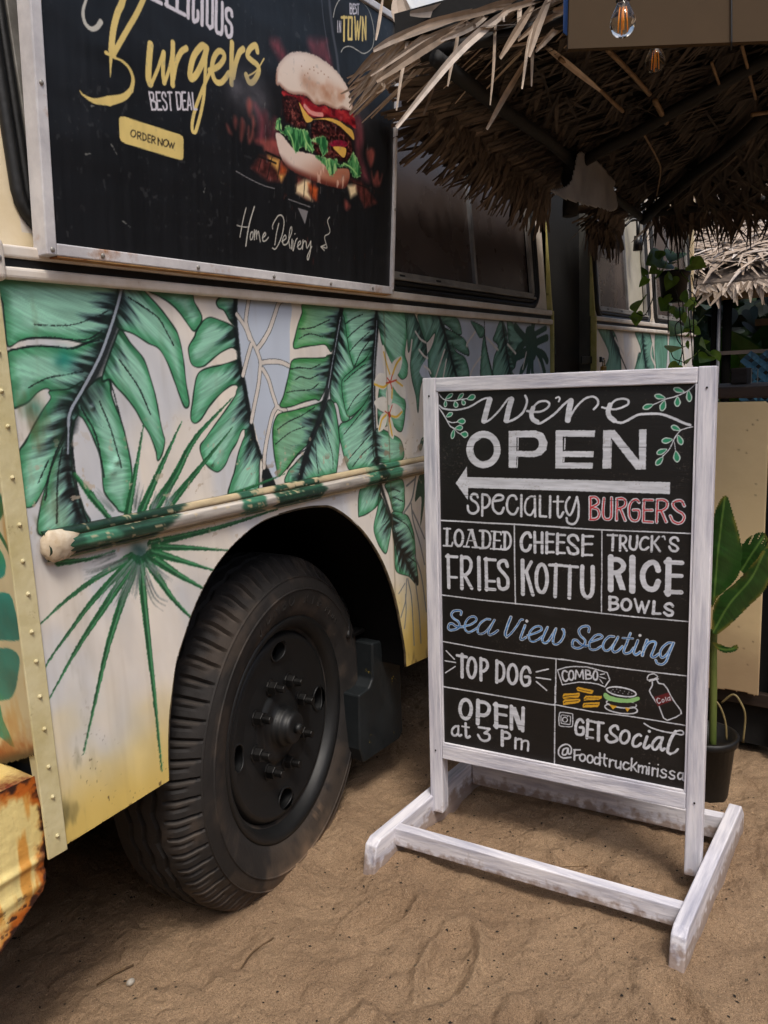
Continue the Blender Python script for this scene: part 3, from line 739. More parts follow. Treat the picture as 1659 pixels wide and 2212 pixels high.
v|D|3.9|4151,2147 4268,2100
v|D|3.9|4155,2198 4233,2172
v|D|3.9|4154,2013 4298,1936 4375,1829
v|D|3.9|4132,1891 4176,1762 4194,1636
v|D|4.1|4283,1731 4392,1661
s|S|8.3|4432,2244 4372,2099 4262,2018
s|S|7.2|4363,2070 4383,1944 4458,1773 4507,1620
s|S|7.3|4374,2022 4452,1908 4519,1801
s|S|7.4|4381,1710 4458,1551 4508,1279
s|S|6.2|4272,1571 4248,1429 4185,1328
s|S|6.2|4251,1467 4249,1350 4221,1240
s|S|6.2|4286,1568 4324,1409 4331,1086
s|S|6.4|4382,1513 4412,1305 4419,1075
s|S|5.2|4249,1545 4170,1495
s|S|7.1|4316,2198 4417,2230
q|H|0.0|4491,2259 4442,2181 4413,2078 4494,2096 4469,1897 4528,2044 4548,2244
q|H|0.0|4521,2494 4485,2428 4516,2418 4557,2490
b|T|36.4|2133,2209
P|P|19.1>2.2|2097,2370 2171,2582 2227,2748
P|P|21.3>2.2|2171,2378 2293,2548 2442,2749
P|P|25.9>2.3|2241,2377 2374,2506 2517,2668 2777,2845
P|P|20.7>2.4|2326,2380 2461,2479 2761,2699
P|P|13.2>2.0|2640,2359 3120,2425
P|P|7.4>16.3|1866,2579 1927,2486
P|P|16.8>10.2|1927,2486 2014,2364
O|O|16.6|2141,2383 2181,2510
O|O|14.3|2220,2360 2283,2465
O|O|17.6|2298,2368 2377,2468
O|O|13.3|2030,2401 1941,2503
P|P|12.1>2.9|1749,2237 1896,2224 2021,2233
P|P|17.7>2.8|2094,2192 1895,2131 1760,2077 1638,2011
P|P|19.5>2.2|2105,2179 1903,2059 1765,1949 1666,1864 1625,1811
P|P|23.5>2.2|2116,2166 1975,2041 1848,1925 1756,1834 1641,1703
P|P|23.6>1.7|2128,2164 2031,2016 1940,1846 1876,1697 1764,1417
P|P|21.4>2.8|2143,2161 2140,1998 2143,1750 2147,1506 2148,1161
P|P|22.8>4.0|2172,2165 2292,1959 2403,1822
P|P|22.9>4.0|2192,2176 2357,2042 2517,1929
P|P|20.2>2.9|2206,2189 2391,2101 2580,2013
P|P|17.4>2.9|2228,2206 2433,2159 2674,2098
P|P|17.2>4.0|2204,2226 2625,2224 3047,2247
O|O|16.7>5.6|2104,2169 1973,2072 1925,2003
O|O|16.8>5.6|2120,2150 2032,2026 1996,1968
O|O|16.9>5.6|2135,2147 2082,1987
O|O|17.0>5.7|2150,2143 2196,1984 2267,1916
O|O|17.1>5.7|2171,2155 2251,2067 2305,2010
O|O|16.5>5.5|2075,2186 1927,2163 1844,2163
O|O|16.1>5.4|2020,2218 1894,2210
b|T|26.7|2143,2192
R|9|0|8378,3353 8571,3175 8983,2874
R|10|0|9576,3339 9644,3103 9837,2844
L|3|9|8018,3342 8378,3353 8668,3207 8776,2862 8200,2872 8382,3067
L|3|10|9292,3331 9875,3329 10087,2839 9309,2853 9527,3103
L|3|10|10126,3318 10660,3320 10622,2830 10216,2837
L|3|10|10801,3314 11322,3306 11440,2816 10907,2825
s|D|13.2|8378,3353 8620,3160 9036,2857
s|D|15.6|9576,3339 9644,3103 9776,2845
s|I|16.4|8570,3236 8873,3068
s|I|17.6|9077,3278 9188,3166 9031,3052
s|I|20.0|10065,3264 9949,3070 10147,2928
O|O|148.6>49.5|13521,2582 18931,2061
O|O|145.5>48.5|13291,2503 17358,1458
O|O|142.5>47.5|13072,2475 14856,1661
O|O|137.9>46.0|12741,2468 13148,1470
O|O|133.1>44.4|12403,2490 11202,1651
O|O|129.2>43.1|12130,2538 10192,2078
O|O|126.3>42.1|11934,2605 9795,2425
O|O|125.2>41.7|11861,2661 9803,2647
O|O|148.9>49.6|13555,2653 18091,2585"""
FRONT="""q|Z|0.0|2964,2944 2744,2871 2669,2886 2663,2861 2762,2792 2936,2727
q|Z|0.0|2955,2648 2776,2729 2670,2796 2679,2751 2783,2665 2929,2587
q|Z|0.0|3004,2448 2820,2534 2671,2638 2677,2579 2757,2507 2843,2436 2941,2361
q|z|0.0|3128,2299 2903,2351 2867,2331 2841,2302 2836,2257 2895,2208 3160,2171
q|z|0.0|3176,2106 2907,2153 2828,2149 2804,2079 2778,2014 2793,1984 2852,1965 2953,1953 3227,1906
s|Z|10.2|2853,2391 2803,2332 2782,2285
s|S|3.5|2775,2493 2780,2400 2772,2295 2770,2197
q|z|0.0|3313,1844 2961,1918 2876,1929 2822,1903 2849,1821 2897,1740 2991,1693 3374,1611
q|z|0.0|3087,1746 3016,1679 3000,1608 2944,1505 3051,1527 3175,1562"""
ARCH=[(1.091, 0.55), (1.097, 0.618), (1.109, 0.694), (1.119, 0.735), (1.14, 0.815), (1.175, 0.879), (1.215, 0.943), (1.272, 1.006), (1.339, 1.054), (1.401, 1.083), (1.454, 1.1), (1.508, 1.107), (1.576, 1.11), (1.642, 1.109), (1.702, 1.103), (1.751, 1.093), (1.815, 1.059), (1.889, 1.004), (1.942, 0.95), (1.997, 0.878), (2.043, 0.791), (2.074, 0.704), (2.096, 0.612), (2.11, 0.542), (2.112, 0.483)]
STRANDS= [([(1.839, 0.98, 2.294), (1.702, 1.019, 2.206), (1.564, 1.055, 2.111)], 30), ([(1.852, 0.965, 2.303), (1.732, 1.029, 2.238), (1.604, 1.097, 2.143)], 16), ([(1.913, 0.885, 2.328), (1.824, 0.918, 2.261), (1.731, 0.953, 2.178), (1.595, 1.026, 2.014)], 26), ([(1.972, 0.808, 2.357), (1.905, 0.812, 2.27), (1.842, 0.81, 2.18)], 26), ([(2.099, 0.919, 2.287), (2.02, 0.954, 2.175), (1.953, 0.978, 2.079)], 20), ([(1.891, 0.911, 2.31), (1.875, 0.91, 2.281), (1.849, 0.904, 2.181), (1.821, 0.901, 2.089)], 9), ([(1.946, 0.84, 2.336), (1.873, 0.854, 2.256), (1.803, 0.865, 2.179)], 24), ([(1.847, 0.99, 2.363), (1.818, 0.985, 2.253), (1.793, 0.988, 2.192), (1.771, 0.988, 2.138)], 11), ([(1.763, 1.09, 2.294), (1.746, 1.085, 2.242), (1.717, 1.087, 2.159), (1.692, 1.086, 2.086)], 10), ([(1.875, 0.939, 2.331), (1.775, 0.997, 2.287), (1.667, 1.063, 2.233), (1.594, 1.08, 2.189)], 26), ([(1.924, 0.872, 2.344), (1.826, 0.929, 2.303), (1.717, 1.0, 2.264), (1.626, 1.041, 2.212)], 22), ([(1.969, 0.807, 2.34), (1.905, 0.83, 2.257), (1.845, 0.829, 2.115)], 12), ([(1.997, 0.859, 2.305), (1.969, 0.855, 2.234), (1.942, 0.847, 2.15)], 10), ([(2.033, 0.784, 2.328), (1.974, 0.807, 2.269), (1.92, 0.826, 2.218)], 20), ([(2.065, 0.793, 2.325), (1.983, 0.828, 2.268), (1.893, 0.881, 2.235)], 12), ([(2.014, 0.774, 2.331), (1.937, 0.826, 2.284), (1.878, 0.853, 2.237)], 18), ([(1.741, 1.144, 2.368), (1.725, 1.149, 2.303), (1.714, 1.152, 2.265)], 10), ([(1.841, 0.994, 2.347), (1.78, 1.028, 2.318), (1.725, 1.059, 2.303)], 30), ([(1.925, 1.106, 2.231), (1.894, 1.11, 2.172), (1.865, 1.115, 2.123)], 10), ([(1.759, 1.117, 2.363), (1.756, 1.109, 2.321), (1.762, 1.088, 2.281)], 40), ([(1.768, 1.104, 2.362), (1.767, 1.093, 2.32), (1.755, 1.099, 2.284)], 26), ([(2.093, 0.811, 2.32), (2.044, 0.824, 2.276)], 12), ([(1.903, 0.902, 2.339), (1.872, 0.886, 2.285)], 16), ([(1.929, 0.867, 2.35), (1.909, 0.862, 2.309), (1.886, 0.853, 2.239)], 14), ([(2.095, 0.879, 2.299), (2.206, 0.844, 2.266), (2.318, 0.804, 2.227)], 20), ([(1.762, 1.188, 2.207), (1.757, 1.162, 2.174), (1.732, 1.17, 2.154)], 12), ([(1.994, 0.772, 2.342), (1.974, 0.771, 2.317), (1.943, 0.79, 2.306)], 22), ([(1.837, 0.986, 2.304), (1.832, 0.94, 2.276)], 26), ([(1.831, 1.202, 2.202), (1.868, 1.204, 2.239), (1.909, 1.199, 2.276)], 16), ([(1.934, 0.859, 2.343), (1.87, 0.901, 2.324), (1.79, 0.961, 2.288)], 24), ([(1.963, 0.819, 2.347), (1.887, 0.873, 2.317), (1.84, 0.887, 2.284)], 18), ([(1.89, 0.918, 2.33), (1.825, 0.951, 2.276), (1.756, 0.995, 2.237)], 20)]
TWIGS= [([(2.258, 0.762, 2.304), (2.462, 0.764, 2.304), (2.685, 0.771, 2.302)], 14), ([(2.748, 0.773, 2.301), (2.99, 0.799, 2.293)], 18), ([(2.154, 0.857, 2.276), (2.362, 0.852, 2.277), (2.7, 0.861, 2.275)], 12), ([(2.911, 0.867, 2.273), (3.33, 0.921, 2.257), (3.497, 0.956, 2.246), (3.786, 1.05, 2.218)], 7), ([(2.701, 0.591, 2.356), (2.931, 0.612, 2.349)], 9), ([(2.703, 0.507, 2.381), (3.2, 0.55, 2.368)], 10), ([(3.342, 0.586, 2.357), (3.403, 0.541, 2.371)], 16)]
TARP= [(2.855, 1.062, 2.221), (2.986, 1.075, 2.232), (3.128, 1.088, 2.23), (3.251, 1.1, 2.222), (3.387, 1.113, 2.219), (3.35, 1.11, 2.185), (3.43, 1.118, 2.167), (3.497, 1.124, 2.148), (3.341, 1.109, 2.095), (3.11, 1.087, 2.068), (2.837, 1.06, 2.044), (2.603, 1.038, 2.031), (2.519, 1.029, 2.029), (2.633, 1.041, 2.056), (2.74, 1.051, 2.089), (2.78, 1.055, 2.13), (2.805, 1.057, 2.173)]
SOCK= [(4.641, 1.389, 2.292), (4.622, 1.382, 2.177), (4.62, 1.416, 2.278), (4.66, 1.357, 2.275), (4.593, 1.437, 2.219)]
CABLE=[(4.588, 1.287, 2.289), (4.555, 1.326, 2.259), (4.533, 1.357, 2.258), (4.515, 1.384, 2.26), (4.487, 1.414, 2.227)]
VLEAF= [((4.202, 1.135, 2.002), (4.239, 1.186, 2.048)), ((4.3, 1.152, 1.996), (4.083, 1.175, 1.969)), ((4.016, 1.162, 1.902), (4.004, 1.181, 1.945)), ((4.215, 1.212, 1.905), (4.183, 1.246, 1.861)), ((4.221, 1.135, 1.933), (4.06, 1.088, 1.953)), ((4.093, 1.074, 1.894), (4.159, 1.06, 1.885)), ((4.341, 1.106, 1.899), (4.236, 1.134, 1.894)), ((4.232, 0.997, 1.954), (4.137, 0.907, 1.926)), ((4.239, 0.982, 1.979), (4.288, 1.018, 1.948)), ((4.368, 1.111, 2.034), (4.206, 1.096, 1.98)), ((4.071, 1.121, 1.928), (3.986, 1.136, 1.905)), ((4.216, 1.091, 1.799), (4.213, 1.157, 1.767)), ((4.265, 1.107, 1.763), (4.067, 1.095, 1.739)), ((4.098, 1.004, 1.771), (4.134, 0.988, 1.832)), ((4.35, 1.007, 1.781), (4.293, 1.051, 1.755)), ((4.272, 0.975, 1.761), (4.134, 0.89, 1.729)), ((4.14, 0.979, 1.741), (4.195, 0.992, 1.714)), ((4.33, 1.087, 1.751), (4.228, 1.061, 1.694)), ((4.041, 1.19, 1.785), (3.902, 1.183, 1.725)), ((4.035, 1.227, 1.702), (4.1, 1.238, 1.681)), ((4.32, 1.056, 1.656), (4.128, 1.065, 1.616)), ((4.089, 0.981, 1.596), (4.062, 0.958, 1.615)), ((4.275, 0.991, 1.636), (4.326, 0.958, 1.608)), ((4.244, 1.044, 1.549), (4.038, 1.044, 1.538)), ((4.077, 0.978, 1.565), (4.109, 0.967, 1.53)), ((4.347, 0.97, 1.564), (4.339, 0.92, 1.574)), ((4.239, 0.919, 1.532), (4.077, 0.906, 1.565)), ((4.177, 0.884, 1.517), (4.266, 0.853, 1.471)), ((4.341, 0.999, 1.501), (4.196, 1.013, 1.47)), ((4.166, 0.894, 1.495), (4.044, 0.905, 1.47)), ((4.212, 1.084, 1.962), (4.295, 1.074, 1.991)), ((4.34, 1.084, 1.911), (4.201, 1.01, 1.909)), ((4.058, 1.049, 1.713), (4.056, 1.027, 1.745)), ((4.306, 1.009, 1.734), (4.332, 1.003, 1.771)), ((4.285, 0.985, 1.659), (4.118, 0.939, 1.672)), ((4.096, 1.002, 1.702), (4.14, 0.994, 1.655)), ((4.348, 1.023, 1.687), (4.265, 1.024, 1.62))]
VINES= [[(4.195, 1.078, 1.898), (4.193, 1.063, 1.835), (4.19, 1.043, 1.753), (4.179, 1.03, 1.654), (4.165, 1.015, 1.537), (4.156, 1.003, 1.456)], [(4.206, 1.031, 1.789), (4.191, 1.025, 1.699), (4.163, 1.053, 1.656), (4.157, 1.041, 1.588), (4.165, 1.015, 1.537), (4.139, 1.029, 1.458)], [(4.144, 1.154, 1.902), (4.128, 1.152, 1.817), (4.104, 1.167, 1.751), (4.082, 1.187, 1.712), (4.063, 1.218, 1.727)], [(4.229, 1.011, 1.832), (4.242, 0.983, 1.804), (4.243, 0.969, 1.763)], [(4.236, 0.981, 1.768), (4.215, 0.977, 1.652), (4.202, 0.968, 1.562), (4.205, 0.946, 1.498)], [(4.214, 1.005, 1.743), (4.204, 0.992, 1.652), (4.195, 0.979, 1.562), (4.18, 0.969, 1.454)], [(4.21, 1.093, 2.016), (4.243, 1.087, 2.158), (4.26, 1.079, 2.212)], [(4.218, 1.054, 1.924), (4.246, 1.083, 2.158)], [(4.251, 1.0, 1.903), (4.249, 0.981, 1.831), (4.279, 0.973, 1.947)], [(4.159, 1.089, 1.756), (4.137, 1.08, 1.621)], [(4.129, 1.068, 1.54), (4.132, 1.05, 1.494), (4.154, 1.012, 1.474)]]
BL1= [(2.62, 0.533, 0.677), (2.62, 0.541, 0.837), (2.62, 0.534, 0.968), (2.62, 0.5, 1.043), (2.62, 0.476, 0.985), (2.62, 0.453, 0.893), (2.62, 0.449, 0.839), (2.62, 0.456, 0.784), (2.62, 0.478, 0.747), (2.62, 0.512, 0.708)]
BL2= [(2.58, 0.516, 0.593), (2.58, 0.519, 0.676), (2.58, 0.501, 0.72), (2.58, 0.447, 0.781), (2.58, 0.396, 0.853), (2.58, 0.366, 0.895), (2.58, 0.357, 0.811), (2.58, 0.375, 0.749), (2.58, 0.415, 0.697), (2.58, 0.456, 0.644), (2.58, 0.486, 0.611)]
BL3= [(2.7, 0.47, 0.792), (2.7, 0.462, 0.869), (2.7, 0.423, 0.907), (2.7, 0.39, 0.909), (2.7, 0.377, 0.828), (2.7, 0.412, 0.763)]
BL4= [(2.6, 0.52, 0.558), (2.6, 0.494, 0.555), (2.6, 0.469, 0.549), (2.6, 0.448, 0.563), (2.6, 0.445, 0.546), (2.6, 0.468, 0.532), (2.6, 0.5, 0.533)]
STEM=[[(2.64, 0.519, 0.163), (2.64, 0.522, 0.371), (2.64, 0.526, 0.516), (2.64, 0.526, 0.588)],[(2.64, 0.533, 0.354), (2.64, 0.503, 0.33), (2.64, 0.482, 0.276), (2.64, 0.476, 0.211)],[(2.68, 0.504, 0.322), (2.68, 0.466, 0.36), (2.68, 0.439, 0.328), (2.68, 0.428, 0.287), (2.68, 0.432, 0.197)]]

# ---------------------------------------------------------------- helpers
def lin(c):
    c=np.clip(np.asarray(c,float),0,1); return np.where(c<=.04045,c/12.92,((c+.055)/1.055)**2.4)
def L4(c): return tuple(lin(c))+(1,)
def vnoise(u,v,seed=0):
    u=np.asarray(u,float); v=np.asarray(v,float)
    iu=np.floor(u).astype(np.int64); iv=np.floor(v).astype(np.int64); fu=u-iu; fv=v-iv
    fu=fu*fu*(3-2*fu); fv=fv*fv*(3-2*fv)
    def h(a,b):
        n=(a*374761393+b*668265263+seed*974711)&0x7fffffff; n=((n^(n>>13))*1274126177)&0x7fffffff; n=n^(n>>16)
        return (n&0xffff)/65535.
    return (h(iu,iv)*(1-fu)+h(iu+1,iv)*fu)*(1-fv)+(h(iu,iv+1)*(1-fu)+h(iu+1,iv+1)*fu)*fv
def fbm(u,v,seed=0,o=4):
    r=0;a=.5;t=0
    for k in range(o): r=r+a*vnoise(u*2**k,v*2**k,seed+k*17); t+=a; a*=.5
    return r/t
def ss(a,b,x): t=np.clip((x-a)/(b-a),0,1); return t*t*(3-2*t)
def smooth(P,n=6,closed=False):
    P=np.asarray(P,float)
    if len(P)<3: return P
    if closed:
        if np.hypot(*(P[0]-P[-1]))<1e-6: P=P[:-1]
        Q=np.vstack([P[-1],P,P[0],P[1]])
    else: Q=np.vstack([2*P[0]-P[1],P,2*P[-1]-P[-2]])
    out=[]
    t=np.linspace(0,1,n,endpoint=False)[:,None]
    for i in range(1,len(Q)-2):
        a,b,c,d=Q[i-1:i+3]
        out.append(.5*((2*b)+(-a+c)*t+(2*a-5*b+4*c-d)*t*t+(-a+3*b-3*c+d)*t**3))
    out=np.vstack(out)
    return out if closed else np.vstack([out,P[-1]])
def seg(U,V,P):
    """distance to a polyline, arc length at the nearest point"""
    D=np.full(U.shape,1e9); S=np.zeros(U.shape); acc=0
    for a,b in zip(P[:-1],P[1:]):
        ab=b-a; l2=ab@ab
        if l2<1e-12: continue
        t=np.clip(((U-a[0])*ab[0]+(V-a[1])*ab[1])/l2,0,1)
        d=np.hypot(U-a[0]-t*ab[0],V-a[1]-t*ab[1]); k=d<D
        D=np.where(k,d,D); l=math.sqrt(l2); S=np.where(k,acc+t*l,S); acc+=l
    return D,S,acc
def inside(U,V,P):
    r=np.zeros(U.shape,bool)
    for a,b in zip(P,np.roll(P,-1,0)):
        if a[1]==b[1]: continue
        c=((a[1]>V)!=(b[1]>V))&(U<(b[0]-a[0])*(V-a[1])/(b[1]-a[1])+a[0]); r^=c
    return r
PAL=dict(W=(.80,.81,.83),G=(.16,.50,.36),R=(.74,.17,.20),U=(.28,.50,.72),K=(.055,.050,.048),k=(.10,.09,.09),Y=(.82,.62,.17),g=(.55,.55,.57),l=(.55,.74,.47),r=(.36,.08,.10))
PALP=dict(y=(.90,.80,.50),w=(.86,.84,.87),c=(.78,.77,.73),a=(.40,.41,.45),k=(.13,.11,.11),m=(.56,.26,.30),n=(.66,.33,.30),h=(.33,.17,.16),j=(.86,.66,.36),i=(.95,.85,.68),o=(.72,.33,.17),v=(.50,.49,.50),
 u=(.90,.83,.77),z=(.55,.11,.15),p=(.88,.58,.55),A=(.27,.12,.12),q=(.88,.70,.34),x=(.50,.10,.20),B=(.90,.82,.77),g=(.33,.60,.36),e=(.60,.80,.50),f=(.14,.36,.22),t=(.66,.47,.36),s=(.46,.45,.48),d=(.10,.10,.11))
PALM=dict(D=(.07,.10,.11),K=(.10,.12,.13),J=(.10,.34,.33),C=(.10,.52,.46),N=(.74,.78,.84),I=(.86,.83,.80),H=(.17,.31,.26),S=(.50,.52,.53),F=(.90,.89,.86),E=(.90,.74,.25),X=(.78,.26,.16),Q=(.60,.13,.15),P=(.13,.42,.25),O=(.50,.55,.56),m=(.60,.64,.69),T=(.08,.27,.27),Z=(.07,.33,.31),z=(.10,.50,.44))
PALM['M']=PALM['m']
class Canvas:
    def __init__(s,x0,x1,y0,y1,res,base):
        s.x0,s.y0,s.res=x0,y0,res; s.nx=int(round((x1-x0)/res))+1; s.ny=int(round((y1-y0)/res))+1
        s.X=x0+np.arange(s.nx)*res; s.Y=y0+np.arange(s.ny)*res
        s.U,s.V=np.meshgrid(s.X,s.Y); s.a=np.empty((s.ny,s.nx,3)); s.a[:]=base; s.ribs={}
    def win(s,P,pad):
        i0=int((P[:,0].min()-pad-s.x0)/s.res); i1=int((P[:,0].max()+pad-s.x0)/s.res)+2
        j0=int((P[:,1].min()-pad-s.y0)/s.res); j1=int((P[:,1].max()+pad-s.y0)/s.res)+2
        i0,j0=max(i0,0),max(j0,0); i1,j1=min(i1,s.nx),min(j1,s.ny)
        if i0>=i1 or j0>=j1: return None
        return (slice(j0,j1),slice(i0,i1))
    def put(s,sl,al,c):
        al=np.clip(al,0,1)[...,None]; s.a[sl]=s.a[sl]*(1-al)+np.asarray(c)*al
    def stroke(s,P,w0,w1,c,soft=None,jit=0,al=1.,tex=None):
        sl=s.win(P,max(w0,w1)+.004)
        if sl is None: return
        U,V=s.U[sl],s.V[sl]; d,S,L=seg(U,V,P); wd=(w0+(w1-w0)*S/max(L,1e-9))/2
        if jit: wd=wd+jit*(fbm(U/.004,V/.004,5,2)-.5)
        so=soft if soft else s.res*.9
        s.put(sl,al*np.clip((wd-d)/so+.5,0,1),tex(U,V,c) if tex else c)
    def fill(s,P,c,jit=0,tex=None,al=1.,soft=None):
        sl=s.win(P,.006)
        if sl is None: return
        U,V=s.U[sl],s.V[sl]; d,S,_=seg(U,V,np.vstack([P,P[:1]])); d=np.where(inside(U,V,P),d,-d)
        if jit: d=d+jit*(fbm(U/.005,V/.005,9,2)-.5)
        so=soft if soft else s.res*.9
        s.put(sl,al*np.clip(d/so+.5,0,1),tex(U,V,c) if tex else c)
    def blob(s,p,r,c,al=.75):
        P=np.array([p]); sl=s.win(P,r*1.6)
        if sl is None: return
        d=np.hypot(s.U[sl]-p[0],s.V[sl]-p[1])/r; s.put(sl,al*np.exp(-d*d*1.6)*(.7+.6*fbm(s.U[sl]/.02,s.V[sl]/.02,3,3)-.3),c)
    def leaf(s,P,rib,style):
        sl=s.win(P,.008)
        if sl is None: return
        U,V=s.U[sl],s.V[sl]; e,_,_=seg(U,V,np.vstack([P,P[:1]])); ins=inside(U,V,P)
        d,S,_=seg(U,V,rib)
        n=fbm(S/.010-d/.022,d/.10+S*.7,21,3)-.5; n2=fbm(U/.09,V/.09,31,3); n3=fbm(S/.0035-d/.015,d/.07,44,2)-.5
        dk=np.clip(d/.058+n*1.7*ss(0,.014,d)*ss(.16,.05,d)+n3*.3,0,1); eg=ss(.026,.0,e+n*.02); fg=ss(.07,.26,d)*ss(.35,.65,n2+n*.3)
        st={1:[(.07,.09,.10),(.13,.18,.19),(.36,.48,.47),(.51,.71,.64),(.57,.78,.69)],
            2:[(.07,.09,.10),(.13,.18,.19),(.33,.44,.44),(.43,.62,.54),(.48,.68,.56)],
            3:[(.15,.23,.22),(.21,.33,.31),(.33,.48,.44),(.43,.60,.54),(.47,.65,.59)]}[style]
        c=np.stack([np.interp(dk,[0,.14,.45,.8,1],[q[k] for q in st]) for k in range(3)],-1)
        ec=np.array({1:(.22,.53,.35),2:(.20,.52,.25),3:(.25,.44,.35)}[style]); fc=np.array({1:(.34,.65,.49),2:(.44,.63,.27),3:(.33,.53,.44)}[style])
        k=(fg*{1:.75,2:.85,3:.5}[style])[...,None]; c=c*(1-k)+fc*k
        k=(eg*ss(.0,.04,d)*.8)[...,None]; c=c*(1-k)+ec*k
        c=c*(1+.30*n3[...,None]+.10*n[...,None])
        so=s.res; s.put(sl,np.where(ins,np.clip(e/so+.5,0,1),np.clip(.5-e/so,0,1)),c)
        ow=.0006+.0022*fbm(U/.03,V/.03,77,2)
        s.put(sl,.88*np.clip((ow-e)/so+.5,0,1),(.07,.15,.12))
def parse(txt,pal,cv,mode):
    for ln in txt.strip().split('\n'):
        op,c,wd,pts=ln.split('|'); P=np.array([[float(t) for t in q.split(',')] for q in pts.split()])/2000.
        if op=='R': cv.ribs[c]=smooth(P,6); continue
        if op=='L': cv.leaf(smooth(P,5,True),cv.ribs[wd],int(c)); continue
        ws=[float(t)/1000 for t in wd.split('>')]; w0,w1=ws[0],ws[-1]; col=pal[c]; tx=TEX[mode](c); jit=.0012 if mode!='poster' else .0006
        if op in 'sl':
            Q=smooth(P,6) if op=='s' else P
            if mode=='board' and c=='U':
                cv.stroke(Q,w0,w1,(.80,.83,.86),jit=jit); cv.stroke(Q,w0*.56,w1*.56,col,jit=jit,tex=lambda U,V,k:np.array((.24,.46,.70))+(fbm(U/.05,V/.01,8,2)-.45)[...,None]*.5)
            else: cv.stroke(Q,w0,w1,col,jit=jit,tex=tx,soft=(w0*.5 if (mode=='poster' and c in 'a') else None),al=(.6 if (mode=='poster' and c in 'a') else 1))
        elif op=='v': cv.stroke(smooth(P,6),w0,w1,col,soft=max(w0*.35,.003) if w0>.012 else None,jit=.003,al=.9 if c=='D' else .85)
        elif op=='q' and mode=='poster' and c in 'uBAgz':
            Q=smooth(P,5,True); lo,hi=Q.min(0),Q.max(0); q=np.random.default_rng(int(P[0,0]*9999)&0xffff)
            def tx2(U,V,k,Q=Q,lo=lo,hi=hi):
                e,_,_=seg(U,V,np.vstack([Q,Q[:1]])); a=(U-lo[0])/(hi[0]-lo[0]); b_=(V-lo[1])/(hi[1]-lo[1]); K=np.array(k)*np.ones(U.shape+(3,)); f=fbm(U/.05,V/.05,5,4)
                mx=lambda A,c2,t_: A*(1-np.clip(t_,0,1)[...,None])+np.array(c2)*np.clip(t_,0,1)[...,None]
                if c=='u': K=mx(K,(.74,.52,.40),ss(.45,.75,f)*ss(.75,.35,b_)*ss(.0,.03,e)*.75); K=mx(K,(.55,.33,.24),ss(.010,.0,e)*ss(.5,.2,b_)*.8); K=mx(K,(.95,.90,.87),ss(.5,.2,a)*ss(.5,.8,b_)*.5); K=mx(K,(.70,.60,.56),ss(.012,0,e)*.35)
                if c=='B': K=mx(K,(.66,.40,.30),ss(.25,.75,a*.75+(1-b_)*.45-.18)*.9); K=mx(K,(.36,.15,.13),ss(.022,.0,e)*ss(.55,.15,b_)*.9); K=mx(K,(.93,.80,.72),ss(.62,.7,fbm(U/.012,V/.03,6,3))*ss(.3,.6,a)*.6)
                if c=='A': n_=fbm(U/.007,V/.005,3,3); K=mx(K,(.11,.045,.05),ss(.52,.36,n_)); K=mx(K,(.55,.30,.27),ss(.62,.74,n_)*.9); K=mx(K,(.10,.04,.05),ss(.012,0,e)*.6)
                if c=='g': n_=fbm(U/.012,V/.03,3,3); K=mx(K,(.13,.36,.20),ss(.5,.34,n_)); K=mx(K,(.62,.80,.52),ss(.56,.70,n_)); K=mx(K,(.66,.80,.55),ss(.004,.0,e)*.6)
                if c=='z': n_=fbm(U/.03,V/.012,3,3); K=mx(K,(.34,.06,.09),ss(.5,.35,n_)); K=mx(K,(.74,.22,.22),ss(.58,.72,n_)*.8)
                return K
            cv.fill(Q,col,jit={'A':.010,'g':.012,'u':.004,'B':.003,'z':.008}[c],tex=tx2,soft=.003)
        elif op in 'pq': cv.fill(smooth(P,5,True) if op=='q' else P,col,jit=jit*1.5,tex=tx,al=(.7 if mode=='poster' and c in 'mn' else 1),soft=(.026 if mode=='poster' and c=='m' else .013 if mode=='poster' and c in 'nhjio' else None))
        elif op=='d': cv.stroke(np.vstack([P[0],P[0]+1e-4]),w0,w0,col,jit=jit)
        elif op=='b': cv.blob(P[0],w0,col,{'s':.55,'t':.7}.get(c,.8))
        elif op=='f':
            a,b=P; ax=b-a; l=np.hypot(*ax); ax/=l; n=np.array([-ax[1],ax[0]]); h=w0/2
            Q=smooth(np.array([a,a+ax*l*.25+n*h*.62,a+ax*l*.6+n*h,a+ax*l*.9+n*h*.6,b,a+ax*l*.9-n*h*.6,a+ax*l*.6-n*h,a+ax*l*.25-n*h*.62]),4,True)
            cv.fill(Q,(.72,.78,.76),jit=.001)
            ce=Q.mean(0); cv.fill(ce+(Q-ce)*np.maximum(.6,1-.0032/np.maximum(np.hypot(*(Q-ce).T),.004))[:,None],col,tex=lambda U,V,k:np.array(k)*(.9+.3*fbm(U/.02,V/.02,4,2))[...,None])
        elif op=='P':
            w0*=1.05; Q=smooth(P,6); cv.stroke(Q,w0,w1,(.12,.37,.22),jit=.003,tex=lambda U,V,k:np.array(k)*(.75+.6*fbm(U/.012,V/.05,6,2))[...,None])
            cv.stroke(Q+np.array([.0025,.001]),w0*.35,w1*.3,(.42,.68,.50),jit=.003,soft=.003,al=.6); 
            cv.stroke(Q-np.array([.003,.001]),w0*.3,w1*.3,(.08,.25,.17),jit=.004,al=.6)
        elif op=='O':
            Q=smooth(P,6); Q=P[0]+(P[-1]-P[0])*np.linspace(0,1,24)[:,None] if len(P)==2 else Q; tn_=np.gradient(Q,axis=0); tn_=np.stack([-tn_[:,1],tn_[:,0]],1)/np.maximum(np.hypot(*tn_.T),1e-9)[:,None]; q=np.random.default_rng(int(P[0,0]*7919)&0xffff)
